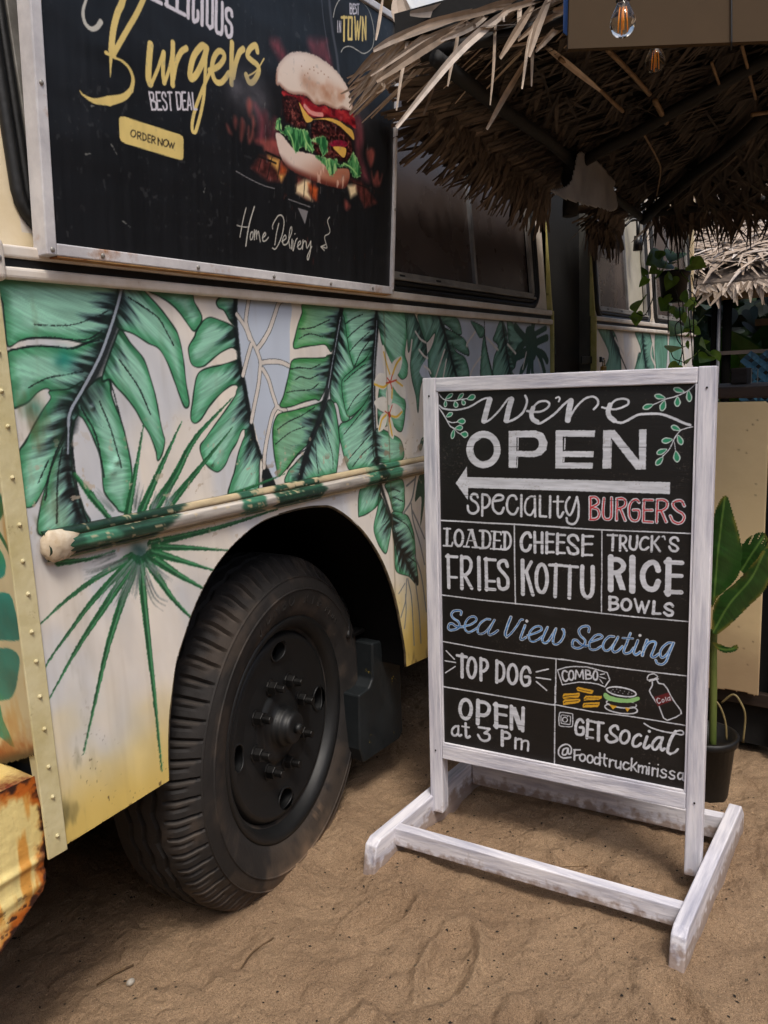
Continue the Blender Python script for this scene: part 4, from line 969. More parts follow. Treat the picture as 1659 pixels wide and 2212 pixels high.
            for h_ in range(26):
                o_=(q.random()-.5)*w0*1.9; k0=int(len(Q)*q.random()*.3); k1=max(int(len(Q)*(.35+.65*q.random()**.7)),k0+2); g=.26+.50*q.random()
                cv.stroke(Q[k0:k1]+tn_[k0:k1]*o_*np.linspace(.35,1,len(Q))[k0:k1,None],w0*.17,.0006,(g*.92,g*1.0,g*1.0),soft=.003,jit=.0012,al=.42)
def tex_board(c):
    if c=='W': return lambda U,V,k:np.array(k)*(.86+.24*fbm(U/.05,V/.006,11,3))[...,None]*np.array((1,1,1.01))
    return None
def tex_poster(c):
    A={'u':(.14,.03,.05),'B':(.18,.03,.05),'A':(1.3,.006,.006),'g':(.7,.014,.02),'m':(.8,.012,.04),'n':(.7,.01,.03),'h':(1.1,.012,.012),'j':(.4,.01,.03),'o':(.6,.01,.02),'z':(.6,.02,.012),'x':(.8,.006,.006),'y':(.12,.02,.06)}.get(c)
    if not A: return None
    if c=='B':
        return lambda U,V,k:(np.array(k)*(1-ss(0,1,(U-1.60)*3.5-(V-1.86)*9)[...,None])+np.array((.42,.20,.16))*ss(0,1,(U-1.60)*3.5-(V-1.86)*9)[...,None])*(.9+.2*fbm(U/.03,V/.03,2,3))[...,None]
    return lambda U,V,k:np.array(k)*(1+A[0]*(fbm(U/A[1],V/A[2],13,3)-.5))[...,None]
def tex_mural(c):
    if c=='N': return lambda U,V,k:np.array(k)*(.93+.12*fbm(U/.08,V/.2,14,3))[...,None]
    if c in 'Zz': return lambda U,V,k:np.array(k)*(.7+.5*fbm(U/.08,V/.06,14,3))[...,None]+np.array((.10,.06,-.08))*ss(.5,.8,fbm(U/.12,V/.1,3,2))[...,None]
    if c in 'FI': return lambda U,V,k:np.array(k)*(.92+.12*fbm(U/.02,V/.03,14,3))[...,None]
    return None
TEX=dict(board=tex_board,poster=tex_poster,mural=tex_mural)
# ---- materials
def newmat(name):
    m=bpy.data.materials.new(name); m.use_nodes=True; n=m.node_tree; return m,n,n.nodes['Principled BSDF']
def bump(n,b,scale,dist,detail=4,stretch=None,extra=None):
    tc=n.nodes.new('ShaderNodeTexCoord'); no=n.nodes.new('ShaderNodeTexNoise'); no.inputs['Scale'].default_value=scale; no.inputs['Detail'].default_value=detail
    if stretch:
        mp=n.nodes.new('ShaderNodeMapping'); mp.inputs['Scale'].default_value=stretch; n.links.new(tc.outputs['Object'],mp.inputs[0]); n.links.new(mp.outputs[0],no.inputs['Vector'])
    else: n.links.new(tc.outputs['Object'],no.inputs['Vector'])
    bp=n.nodes.new('ShaderNodeBump'); bp.inputs['Distance'].default_value=dist; bp.inputs['Strength'].default_value=1
    n.links.new(no.outputs[0],bp.inputs['Height']); n.links.new(bp.outputs[0],b.inputs['Normal']); return no,bp
def mix_mat(name,c1,c2,scale=8,rough=.6,metal=0,bscale=60,bdist=.0008,stretch=None,lo=.35,hi=.65,detail=6,spec=.5,c3=None,lo3=.6,hi3=.7,scale3=3,rvar=.1):
    m,n,b=newmat(name); b.inputs['Roughness'].default_value=rough; b.inputs['Metallic'].default_value=metal; b.inputs['Specular IOR Level'].default_value=spec
    tc=n.nodes.new('ShaderNodeTexCoord'); mp=n.nodes.new('ShaderNodeMapping'); mp.inputs['Scale'].default_value=stretch or (1,1,1)
    n.links.new(tc.outputs['Object'],mp.inputs[0])
    no=n.nodes.new('ShaderNodeTexNoise'); no.inputs['Scale'].default_value=scale; no.inputs['Detail'].default_value=detail; no.inputs['Roughness'].default_value=.65
    n.links.new(mp.outputs[0],no.inputs['Vector'])
    r=n.nodes.new('ShaderNodeValToRGB'); r.color_ramp.elements[0].position=lo; r.color_ramp.elements[1].position=hi
    r.color_ramp.elements[0].color=L4(c1); r.color_ramp.elements[1].color=L4(c2); n.links.new(no.outputs[0],r.inputs[0]); out=r.outputs[0]
    if c3 is not None:
        n2=n.nodes.new('ShaderNodeTexNoise'); n2.inputs['Scale'].default_value=scale3; n2.inputs['Detail'].default_value=8; n2.inputs['Roughness'].default_value=.7; n.links.new(mp.outputs[0],n2.inputs['Vector'])
        r2=n.nodes.new('ShaderNodeValToRGB'); r2.color_ramp.elements[0].position=lo3; r2.color_ramp.elements[1].position=hi3; r2.color_ramp.elements[0].color=(0,0,0,1); r2.color_ramp.elements[1].color=(1,1,1,1)
        n.links.new(n2.outputs[0],r2.inputs[0]); mx=n.nodes.new('ShaderNodeMixRGB'); n.links.new(r2.outputs[0],mx.inputs[0]); n.links.new(out,mx.inputs[1]); mx.inputs[2].default_value=L4(c3); out=mx.outputs[0]
    n.links.new(out,b.inputs['Base Color'])
    if rvar:
        mr=n.nodes.new('ShaderNodeMapRange'); mr.inputs[3].default_value=max(.02,rough-rvar); mr.inputs[4].default_value=min(1,rough+rvar); n.links.new(no.outputs[0],mr.inputs[0]); n.links.new(mr.outputs[0],b.inputs['Roughness'])
    if bdist: bump(n,b,bscale,bdist,stretch=stretch)
    return m
def vcol_mat(name,rough=.5,spec=.5,bscale=40,bdist=.0006,metal=0,stretch=None,coat=0):
    m,n,b=newmat(name); a=n.nodes.new('ShaderNodeAttribute'); a.attribute_name='Col'; n.links.new(a.outputs['Color'],b.inputs['Base Color'])
    b.inputs['Roughness'].default_value=rough; b.inputs['Specular IOR Level'].default_value=spec; b.inputs['Metallic'].default_value=metal
    if coat: b.inputs['Coat Weight'].default_value=coat; b.inputs['Coat Roughness'].default_value=.12
    if bdist: bump(n,b,bscale,bdist,stretch=stretch)
    return m
def island_mat(name,cols,rough=.7,trans=0,bscale=120,bdist=.0006,nscale=14):
    """one colour per leaf or leaflet (random per island), with a little mottling"""
    m,n,b=newmat(name); g=n.nodes.new('ShaderNodeNewGeometry'); r=n.nodes.new('ShaderNodeValToRGB'); cr=r.color_ramp
    cr.elements[0].color=L4(cols[0]); cr.elements[1].color=L4(cols[-1])
    for i,c in enumerate(cols[1:-1]): cr.elements.new((i+1)/(len(cols)-1)).color=L4(c)
    n.links.new(g.outputs['Random Per Island'],r.inputs[0])
    tc=n.nodes.new('ShaderNodeTexCoord'); no=n.nodes.new('ShaderNodeTexNoise'); no.inputs['Scale'].default_value=nscale; no.inputs['Detail'].default_value=5; n.links.new(tc.outputs['Object'],no.inputs['Vector'])
    mr=n.nodes.new('ShaderNodeMapRange'); mr.inputs[1].default_value=.3; mr.inputs[2].default_value=.7; mr.inputs[3].default_value=.72; mr.inputs[4].default_value=1.2; n.links.new(no.outputs[0],mr.inputs[0])
    hs=n.nodes.new('ShaderNodeHueSaturation'); n.links.new(mr.outputs[0],hs.inputs['Value']); n.links.new(r.outputs[0],hs.inputs['Color']); n.links.new(hs.outputs[0],b.inputs['Base Color'])
    b.inputs['Roughness'].default_value=rough
    if trans:
        t=n.nodes.new('ShaderNodeBsdfTranslucent'); n.links.new(hs.outputs[0],t.inputs[0]); mx=n.nodes.new('ShaderNodeMixShader'); mx.inputs[0].default_value=trans
        n.links.new(b.outputs[0],mx.inputs[1]); n.links.new(t.outputs[0],mx.inputs[2]); n.links.new(mx.outputs[0],n.nodes['Material Output'].inputs[0])
    return m
# ---- mesh builder
class MB:
    def __init__(s): s.v=[]; s.f=[]
    def add(s,V,F):
        o=len(s.v); s.v+= [tuple(map(float,p)) for p in V]; s.f+=[tuple(i+o for i in f) for f in F]; return s
    def box(s,a,b):
        (x0,y0,z0),(x1,y1,z1)=a,b
        return s.add([(x0,y0,z0),(x1,y0,z0),(x1,y1,z0),(x0,y1,z0),(x0,y0,z1),(x1,y0,z1),(x1,y1,z1),(x0,y1,z1)],[(0,3,2,1),(4,5,6,7),(0,1,5,4),(1,2,6,5),(2,3,7,6),(3,0,4,7)])
    def hexa(s,P):  # 8 corners: bottom loop 0-3, top loop 4-7
        return s.add(P,[(0,3,2,1),(4,5,6,7),(0,1,5,4),(1,2,6,5),(2,3,7,6),(3,0,4,7)])
    def beam(s,a,b,w,h,up=(0,0,1)):
        a,b=Vector(a),Vector(b); d=(b-a).normalized(); sx=d.cross(Vector(up)).normalized(); u=sx.cross(d).normalized(); P=[]
        for q in (a,b):
            P.append([q-sx*w/2-u*h/2,q+sx*w/2-u*h/2,q+sx*w/2+u*h/2,q-sx*w/2+u*h/2])
        A,B=P; return s.add(A+B,[(0,1,2,3),(7,6,5,4),(0,4,5,1),(1,5,6,2),(2,6,7,3),(3,7,4,0)])
    def tube(s,P,r,n=8,cap=True):
        P=[Vector(p) for p in P]; rs=r if hasattr(r,'__len__') else [r]*len(P); V=[];F=[]; ref=Vector((.31,.47,.83))
        for i,p in enumerate(P):
            d=(P[min(i+1,len(P)-1)]-P[max(i-1,0)]).normalized(); a=d.cross(ref).normalized(); b=d.cross(a)
            for k in range(n): t=2*math.pi*k/n; V.append(p+(a*math.cos(t)+b*math.sin(t))*rs[i])
        for i in range(len(P)-1):
            for k in range(n): F.append((i*n+k,i*n+(k+1)%n,(i+1)*n+(k+1)%n,(i+1)*n+k))
        if cap: F.append(tuple(range(n))[::-1]); F.append(tuple((len(P)-1)*n+k for k in range(n)))
        return s.add(V,F)
    def prism(s,poly,d):  # planar 3-D polygon extruded along d
        n=len(poly); d=Vector(d); V=[Vector(p) for p in poly]; V+= [p+d for p in V]
        return s.add(V,[tuple(range(n))[::-1],tuple(range(n,2*n))]+[(i,(i+1)%n,n+(i+1)%n,n+i) for i in range(n)])
    def sphere(s,c,r,nu=10,nv=7,half=None):
        V=[];F=[]; rx,ry,rz=r if hasattr(r,'__len__') else (r,r,r)
        for j in range(nv+1):
            t=math.pi*j/nv
            for i in range(nu): p=2*math.pi*i/nu; V.append((c[0]+rx*math.sin(t)*math.cos(p),c[1]+ry*math.sin(t)*math.sin(p),c[2]+rz*math.cos(t)))
        for j in range(nv):
            for i in range(nu): F.append((j*nu+i,(j+1)*nu+i,(j+1)*nu+(i+1)%nu,j*nu+(i+1)%nu))
        return s.add(V,F)
    def blade(s,pts,w,nrm,taper=(.5,1,.75,.08),fold=.18):
        """thin folded leaf strip along pts"""
        P=[Vector(p) for p in pts]; n=len(P); V=[];F=[]; nrm=Vector(nrm)
        for i,p in enumerate(P):
            d=(P[min(i+1,n-1)]-P[max(i-1,0)]).normalized(); sd=d.cross(nrm)
            if sd.length<1e-4: sd=d.cross(Vector((.3,.8,.1)))
            sd.normalize(); up=sd.cross(d); t=i/(n-1)*(len(taper)-1); k=min(int(t),len(taper)-2); ww=w*.5*(taper[k]+(taper[k+1]-taper[k])*(t-k))
            V+=[p-sd*ww+up*ww*fold,p,p+sd*ww+up*ww*fold]
        for i in range(n-1):
            a=i*3; F+=[(a,a+1,a+4,a+3),(a+1,a+2,a+5,a+4)]
        return s.add(V,F)
    def build(s,name,mat,parent=None,smooth=False,bevel=0,seg=2,weld=False):
        me=bpy.data.meshes.new(name); me.from_pydata(s.v,[],s.f); me.update()
        return link(name,me,mat,parent,smooth,bevel,seg)
PLOC={}
def link(name,me,mat,parent=None,smooth=False,bevel=0,seg=2):
    o=bpy.data.objects.new(name,me); COL.objects.link(o)
    if mat: me.materials.append(mat)
    if smooth: me.polygons.foreach_set('use_smooth',[True]*len(me.polygons))
    if bevel:
        b=o.modifiers.new('bevel','BEVEL'); b.width=bevel; b.segments=seg; b.limit_method='ANGLE'; b.angle_limit=math.radians(35)
    if parent: par(o,parent)
    return o
def par(o,p):
    o.parent=p; o.matrix_parent_inverse=Matrix.Translation(-Vector(PLOC.get(p.name,(0,0,0))))
def thing(name,label,cat,loc=(0,0,0),group=None):
    o=bpy.data.objects.new(name,None); COL.objects.link(o); o.location=loc; PLOC[o.name]=tuple(loc); o.empty_display_size=.1
    return tag(o,label,cat,group)
def tag(o,label=None,cat=None,group=None,kind=None):
    if label: o['label']=label
    if cat: o['category']=cat
    if group: o['group']=group
    if kind: o['kind']=kind
    return o
def grid_mesh(name,P,colr,mat,parent=None,keep=None,smooth=True):
    ny,nx=P.shape[:2]; idx=np.arange(ny*nx).reshape(ny,nx)
    q=np.stack([idx[:-1,:-1],idx[:-1,1:],idx[1:,1:],idx[1:,:-1]],-1).reshape(-1,4)
    if keep is not None: q=q[keep.reshape(-1)]
    me=bpy.data.meshes.new(name); me.vertices.add(ny*nx); me.vertices.foreach_set('co',P.reshape(-1).astype(np.float32))
    me.loops.add(len(q)*4); me.loops.foreach_set('vertex_index',q.reshape(-1).astype(np.int32))
    me.polygons.add(len(q)); me.polygons.foreach_set('loop_start',(np.arange(len(q))*4).astype(np.int32)); me.polygons.foreach_set('loop_total',np.full(len(q),4,np.int32))
    me.update(calc_edges=True)
    if colr is not None:
        at=me.color_attributes.new('Col','FLOAT_COLOR','POINT'); c=np.ones((ny*nx,4),np.float32); c[:,:3]=lin(colr.reshape(-1,3)); at.data.foreach_set('color',c.reshape(-1))
    return link(name,me,mat,parent,smooth)
def catm(P,n=6): 
    P=np.asarray(P,float)
    if len(P)<3: return [tuple(p) for p in P]
    Q=np.vstack([2*P[0]-P[1],P,2*P[-1]-P[-2]]); out=[]
    for i in range(1,len(Q)-2):
        a,b,c,d=Q[i-1:i+3]
        for t in np.linspace(0,1,n,endpoint=False): out.append(.5*((2*b)+(-a+c)*t+(2*a-5*b+4*c-d)*t*t+(-a+3*b-3*c+d)*t**3))
    return [tuple(p) for p in out]+[tuple(P[-1])]
# ---------------------------------------------------------------- materials
M={}
M['cream']=mix_mat('cream_paint',(.82,.74,.58),(.88,.82,.70),scale=5,rough=.45,c3=(.74,.50,.22),lo3=.52,hi3=.72,scale3=4,bscale=25,bdist=.0008)
M['white_trim']=mix_mat('white_trim_paint',(.78,.73,.67),(.86,.83,.79),scale=9,rough=.4,c3=(.55,.38,.22),lo3=.63,hi3=.75,scale3=7,bscale=30,bdist=.0006)
M['strip']=mix_mat('strip_paint',(.76,.71,.52),(.83,.79,.63),scale=12,rough=.5,c3=(.42,.30,.14),lo3=.62,hi3=.74,scale3=14,bscale=60,bdist=.0012)
M['yellow_trim']=mix_mat('yellow_edge_paint',(.60,.58,.30),(.74,.70,.45),scale=10,rough=.55,c3=(.2,.17,.1),lo3=.6,hi3=.7,scale3=9)
M['rubber']=mix_mat('black_rubber',(.035,.035,.035),(.07,.065,.06),scale=20,rough=.55,bscale=50)
M['frame_brown']=mix_mat('aged_window_channel',(.22,.17,.12),(.40,.33,.25),scale=12,rough=.5,metal=.4,stretch=(3,3,.6))
M['alu']=mix_mat('worn_aluminium',(.60,.60,.60),(.74,.74,.75),scale=10,rough=.4,metal=.75,c3=(.52,.36,.2),lo3=.64,hi3=.78,scale3=6,bscale=80,bdist=.0003)
M['alu_dull']=mix_mat('dull_window_aluminium',(.48,.465,.44),(.64,.625,.60),scale=10,rough=.5,metal=.4,bscale=80,bdist=.0003)
def glass(name,col,rough=.08,scale=6):
    m,n,b=newmat(name); b.inputs['Base Color'].default_value=L4(col); b.inputs['Specular IOR Level'].default_value=.3
    tc=n.nodes.new('ShaderNodeTexCoord'); no=n.nodes.new('ShaderNodeTexNoise'); no.inputs['Scale'].default_value=scale; no.inputs['Detail'].default_value=8; n.links.new(tc.outputs['Object'],no.inputs['Vector'])
    mr=n.nodes.new('ShaderNodeMapRange'); mr.inputs[1].default_value=.35; mr.inputs[2].default_value=.7; mr.inputs[3].default_value=rough; mr.inputs[4].default_value=rough+.25; n.links.new(no.outputs[0],mr.inputs[0]); n.links.new(mr.outputs[0],b.inputs['Roughness'])
    mx=n.nodes.new('ShaderNodeMixRGB'); mx.inputs[1].default_value=L4(col); mx.inputs[2].default_value=L4(tuple(c*1.5+.015 for c in col)); n.links.new(no.outputs[0],mx.inputs[0]); n.links.new(mx.outputs[0],b.inputs['Base Color'])
    return m
M['glass']=glass('dusty_dark_glass',(.20,.175,.165),.16)
M['frost']=mix_mat('frosted_pane',(.62,.60,.52),(.74,.72,.66),scale=3,rough=.4,bdist=0)
M['dark']=mix_mat('dark_interior',(.015,.014,.013),(.03,.028,.026),scale=4,rough=.9)
M['door']=mix_mat('dark_door_paint',(.085,.088,.085),(.14,.142,.135),scale=6,rough=.45,c3=(.28,.25,.2),lo3=.66,hi3=.72,scale3=10,stretch=(1,1,.4))
M['chrome']=mix_mat('handle_chrome',(.6,.6,.6),(.72,.72,.72),scale=10,rough=.22,metal=1)
M['tyre']=mix_mat('tyre_rubber',(.050,.046,.044),(.092,.084,.077),scale=7,rough=.75,c3=(.20,.155,.125),lo3=.58,hi3=.78,scale3=5,bscale=90,bdist=.0008)
M['rim']=mix_mat('black_rim_paint',(.022,.027,.032),(.046,.052,.058),scale=7,rough=.55,c3=(.16,.13,.11),lo3=.66,hi3=.78,scale3=9,bscale=40,bdist=.0006)
M['nut']=mix_mat('greasy_steel',(.07,.07,.074),(.14,.135,.13),scale=30,rough=.45,metal=.5)
M['navy']=mix_mat('chipped_navy_steel',(.055,.075,.085),(.11,.13,.14),scale=9,rough=.55,c3=(.62,.54,.16),lo3=.635,hi3=.65,scale3=11,bscale=40,bdist=.001)
M['mural']=vcol_mat('painted_side',rough=.42,bscale=22,bdist=.0012)
M['poster']=vcol_mat('printed_vinyl',rough=.33,spec=.45,bscale=5,bdist=.004,stretch=(1.2,1,.5))
M['board']=vcol_mat('painted_signboard',rough=.5,bscale=30,bdist=.0005,stretch=(1,1,8))
M['railcol']=vcol_mat('chipped_rail_paint',rough=.38,bscale=60,bdist=.0015)
M['rust']=vcol_mat('rusted_cream_steel',rough=.6,bscale=50,bdist=.0025)
for ax_,sx_ in (('v',(3,3,.22)),('h',(3,.22,3)),('x',(.22,3,3))):
    M['wwood_'+ax_]=mix_mat('white_washed_wood',(.64,.64,.70),(.89,.88,.90),scale=13,rough=.5,stretch=sx_,lo=.30,hi=.60,c3=(.48,.45,.46),lo3=.66,hi3=.80,scale3=16,bscale=40,bdist=.0016)
    _n=M['wwood_'+ax_].node_tree; _b=_n.nodes['Principled BSDF']; _l=_b.inputs['Base Color'].links[0].from_socket
    _g=_n.nodes.new('ShaderNodeNewGeometry'); _s=_n.nodes.new('ShaderNodeSeparateXYZ'); _n.links.new(_g.outputs['Position'],_s.inputs[0]); _no=_n.nodes.new('ShaderNodeTexNoise'); _no.inputs['Scale'].default_value=38; _no.inputs['Detail'].default_value=7; _n.links.new(_g.outputs['Position'],_no.inputs['Vector'])
    _ma=_n.nodes.new('ShaderNodeMath'); _ma.operation='MULTIPLY_ADD'; _n.links.new(_no.outputs[0],_ma.inputs[0]); _ma.inputs[1].default_value=-.14; _n.links.new(_s.outputs[2],_ma.inputs[2])
    _r=_n.nodes.new('ShaderNodeMapRange'); _r.inputs[1].default_value=-.045; _r.inputs[2].default_value=-.015; _r.inputs[3].default_value=.75; _r.inputs[4].default_value=0; _n.links.new(_ma.outputs[0],_r.inputs[0])
    _m=_n.nodes.new('ShaderNodeMixRGB'); _n.links.new(_r.outputs[0],_m.inputs[0]); _n.links.new(_l,_m.inputs[1]); _m.inputs[2].default_value=L4((.52,.42,.33)); _n.links.new(_m.outputs[0],_b.inputs['Base Color'])
# ---------------------------------------------------------------- food truck
YS=1.40
truck=thing('food_truck','old cream bus turned food truck, its side painted with green jungle leaves','truck',(3,2.5,0))
res=.002
def mural_base(cv):
    U,V=cv.U,cv.V
    n=fbm(U/.09,V/.28,2,4)[...,None]; c=np.array((.91,.87,.81))*(1-n)+np.array((.86,.845,.83))*n
    st=fbm(U/.05+V*3,V/.16,12,4)[...,None]; k=ss(.52,.72,fbm(U/.16+V*1.2,V/.3,7,3))[...,None]; c=c*(1-k*.5)+np.array((.73,.77,.84))*k*.5; c=c*(.93+.12*st)
    y=(ss(.86,.58,V+.24*(fbm(U/.12,V/.12,8,3)-.5)))[...,None]; c=c*(1-y*.85)+np.array((.86,.77,.50))*(.9+.2*st)*y*.85
    y=(ss(.70,.55,V+.08*(fbm(U/.08,V/.2,18,3)-.5)))[...,None]; c=c*(1-y*.5)+np.array((.80,.66,.26))*y*.5
    cv.a[:]=np.clip(c,0,1)
def mural_wear_tone(cv):
    U,V=cv.U,cv.V
    def lay(k,c): kk=np.clip(k,0,1)[...,None]; cv.a[:]=cv.a*(1-kk)+np.array(c)*kk
    d=np.abs(V-1.225)
    lay((ss(.60,.64,fbm(U/.03,V/.02,41,4))*ss(.035,.0,d)*ss(1.25,1.4,U))*.85,(.60,.53,.46))
    lay(ss(.74,.77,fbm(U/.018,V/.018,43,4))*ss(.25,.05,np.abs(V-1.2))*.7,(.74,.68,.60))
    lay(ss(.55,.85,fbm(U/.03,V/.1,45,4))*ss(.95,.82,U)*.75,(.36,.34,.22))
    lay(ss(.45,.8,fbm(U/.02,V/.05,46,4))*ss(.88,.82,U)*ss(1.12,1.2,V)*ss(1.36,1.22,V)*.9,(.50,.34,.20))
    lay(ss(1.64,1.662,V)*.35,(.22,.24,.2))  # even darker band along the top edge, below the belt rail
    lay(ss(.885,.90,fbm(U/.006,V/.006,47,1))*ss(.9,.5,V)*ss(.6,.8,fbm(U/.06,V/.06,57,2))*.8,(.28,.22,.16))
    lay(ss(.55,.9,fbm(U/.02,V/.25,48,3))*.06,(.45,.38,.28))
    lay(ss(.006,.0,np.abs(U-2.062-.004*fbm(V/.05,V/.05,3,2)))*.45,(.42,.36,.26))
    lay(ss(.55,.75,fbm(U/.03,V/.08,49,4))*ss(.55,.48,V)*.8,(.45,.36,.22))
side=Canvas(.82,3.385,.46,1.662,res,(.85,.82,.79)); mural_base(side); parse(MURAL,PALM,side,'mural'); mural_wear_tone(side)
arch=smooth(np.array(ARCH),4)
cutline=np.vstack([[(.70,.536),(.82,.536)],arch,[(2.25,.472),(3.5,.462)]])
cutpoly=np.vstack([cutline,[(3.5,.2),(.70,.2)]])
def side_grid(name,i0,i1,st,label=None):
    U=side.U[::st,i0:i1:st]; V=side.V[::st,i0:i1:st]; A=side.a[::st,i0:i1:st]
    U=U.copy(); V=V.copy(); r=res*st
    near=np.zeros(U.shape,bool); D,_,_=seg(U,V,cutline); near=D<r*.75
    jj,ii=np.nonzero(near)
    pu,pv=U[jj,ii],V[jj,ii]; best=np.full(pu.shape,1e9); qu,qv=pu.copy(),pv.copy()
    for a,b in zip(cutline[:-1],cutline[1:]):
        ab=b-a; l2=ab@ab
        if l2<1e-12: continue
        t=np.clip(((pu-a[0])*ab[0]+(pv-a[1])*ab[1])/l2,0,1); x=a[0]+t*ab[0]; y=a[1]+t*ab[1]; d=np.hypot(pu-x,pv-y); k=d<best
        best=np.where(k,d,best); qu=np.where(k,x,qu); qv=np.where(k,y,qv)
    U[jj,ii]=qu; V[jj,ii]=qv
    cu=(U[:-1,:-1]+U[1:,1:])/2; cvv=(V[:-1,:-1]+V[1:,1:])/2
    keep=~inside(cu,cvv,cutpoly)
    Y=YS+.003*(fbm(U/.35,V/.35,61,3)-.5)
    for (bx,bz,rr) in [(1.02,1.285,.012),(1.035,1.305,.007),(1.30,1.27,.006),(.99,1.42,.005)]: Y=Y-.005*np.exp(-((U-bx)**2+(V-bz)**2)/(rr*rr))
    return grid_mesh(name,np.stack([U,Y,V],-1),A,M['mural'],truck,keep)
side_grid('side_panel',0,820,1); side_grid('side_panel',818,side.nx,2)
rear=Canvas(3.96,6.05,.46,1.662,.004,(.80,.82,.83)); mural_base(rear)
rr_=np.random.default_rng(3)
for i in range(26):
    x=4.0+rr_.random()*2; z=1.62-rr_.random()*.9; l=.25+.25*rr_.random(); a=rr_.normal(0,.35)
    rb=np.array([(x,z),(x+a*l*.5,z-l*.5),(x+a*l,z-l)]); wv=.05+.04*rr_.random()
    P=np.array([(x,z),(x+wv,z-l*.3),(x+a*l+wv*.6,z-l*.7),(x+a*l,z-l),(x+a*l*.6-wv,z-l*.6),(x-wv*.9,z-l*.25)]); rear.leaf(smooth(P,5,True),smooth(rb,5),3)
parse(MURAL,PALM,rear,'mural'); mural_wear_tone(rear)
grid_mesh('side_panel',np.stack([rear.U,np.full(rear.U.shape,YS),rear.V],-1),rear.a,M['mural'],truck)
# wheel arch liner
lb=MB(); ar=[(x,z) for x,z in arch]
V=[(x,YS+.0015,z) for x,z in ar]+[(x,1.98,z) for x,z in ar]; n=len(ar)
lb.add(V,[(i,i+1,n+i+1,n+i) for i in range(n-1)]); lb.add([(x,1.98,z) for x,z in ar],[tuple(range(n))])
lb.build('wheel_arch',mix_mat('arch_black',(.008,.008,.008),(.018,.016,.015),scale=6,rough=.95,spec=.1),truck)  # near-black liner colour
MB().tube([(x,YS+.004,z) for x,z in ar],.0045,6).build('arch_lip',mix_mat('arch_edge',(.10,.09,.07),(.4,.34,.24),scale=25,rough=.7),truck,True)
# body volume: dark boxes added to stop light leaking through
sh=MB(); sh.box((.80,1.47,1.125),(6.02,3.58,2.60)); sh.box((.80,1.42,.60),(1.085,3.58,1.12)); sh.box((2.13,1.42,.56),(3.38,3.58,1.12)); sh.box((3.94,1.42,.56),(6.02,3.58,1.12)); sh.box((3.385,1.60,.56),(3.935,3.58,1.12)); sh.box((1.09,2.0,.60),(2.125,3.58,1.12))
sh.box((.80,3.50,.12),(6.02,3.57,.62)); sh.box((1.0,1.8,.40),(5.9,2.1,.58)); sh.box((1.0,2.9,.40),(5.9,3.1,.58)); sh.box((2.4,1.7,.28),(3.4,3.3,.56)); sh.build('body_blocker',M['dark'],truck)  # far skirt and low boxes added to darken the ground underneath
MB().box((.76,1.40,2.605),(6.06,3.62,2.70)).build('roof',M['cream'],truck,bevel=.03,seg=3)
MB().box((6.025,1.41,.5),(6.05,3.6,2.6)).build('rear_wall',M['cream'],truck)
# corner strip with bolts
st=MB().box((.776,1.3935,.528),(.8195,1.3995,1.655)).build('corner_strip',M['strip'],truck,bevel=.002)
for k,z in enumerate([.57,.655,.72,.80,.868,.94,1.0,1.075,1.14,1.21,1.30,1.395,1.46,1.53]):
    x=.800+.004*math.sin(k*3.1); b=MB().sphere((x,1.3925,z),(.0046,.0024,.0046),10,6); b.tube([(x,1.392,z),(x,1.3885,z)],.0024,6); b.build('bolt',M['strip'],st,True)
# front face with its own leaf painting
fr=Canvas(1.40,1.80,.66,1.66,.003,(.78,.73,.60)); fr.a[:]=np.array((.78,.72,.56))*(.9+.2*fbm(fr.U/.1,fr.V/.2,5,4))[...,None]
parse(FRONT,PALM,fr,'mural')
zb=.757-.4*(fr.U-1.385); rk=ss(.075,.0,fr.V-zb+.08*(fbm(fr.U/.03,fr.V/.03,9,4)-.55))[...,None]
fr.a[:]=fr.a*(1-rk)+(np.array((.55,.27,.09))*(1-ss(.03,.0,fr.V-zb)[...,None]*.7))*rk
k=ss(.6,.75,fbm(fr.U/.05,fr.V/.2,19,4))[...,None]*.5; fr.a[:]=fr.a*(1-k)+np.array((.70,.47,.20))*k
cu=(fr.U[:-1,:-1]+fr.U[1:,1:])/2; cz=(fr.V[:-1,:-1]+fr.V[1:,1:])/2
grid_mesh('front_panel',np.stack([np.full(fr.U.shape,.778),fr.U,fr.V],-1),fr.a,M['mural'],truck,cz>.757-.4*(cu-1.385)+.006*(fbm(cu/.01,cz/.01,2,2)-.5))
MB().box((.777,1.80,.62),(.80,3.6,1.66)).build('front_panel',M['cream'],truck)
MB().box((.777,1.44,1.72),(.80,3.6,2.6)).build('front_panel',M['cream'],truck)
MB().box((.768,1.405,1.662),(.80,3.6,1.7195)).build('belt_rail',M['white_trim'],truck,bevel=.006)
# bumper
bp=[(.42,.700),(.785,.700),(.795,.66),(.794,.565),(.779,.520),(.782,.49),(.772,.455),(.67,.378),(.55,.30),(.42,.27)]
bm_=MB().prism([(x,1.425,z) for x,z in bp],(0,2.15,0)).build('bumper',mix_mat('rusty_bumper',(.80,.66,.34),(.86,.76,.50),scale=6,rough=.55,c3=(.42,.17,.05),lo3=.48,hi3=.66,scale3=5),truck,bevel=.006)
bc=Canvas(.42,.80,.26,.71,.002,(.86,.74,.42)); U,V=bc.U,bc.V
bc.a[:]=np.array((.91,.83,.56))*(.88+.24*fbm(U/.02,V/.25,5,4))[...,None]
bcp=np.array(bp); e,_,_=seg(U,V,np.vstack([bcp,bcp[:1]])); nz=fbm(U/.03,V/.035,6,5)
r1=ss(.034,.006,e+.06*(nz-.5)); r2=ss(.50,.64,fbm(U/.02,V/.14,16,4))*.75; r3=ss(.018,.0,e+.05*(fbm(U/.015,V/.015,26,4)-.5))
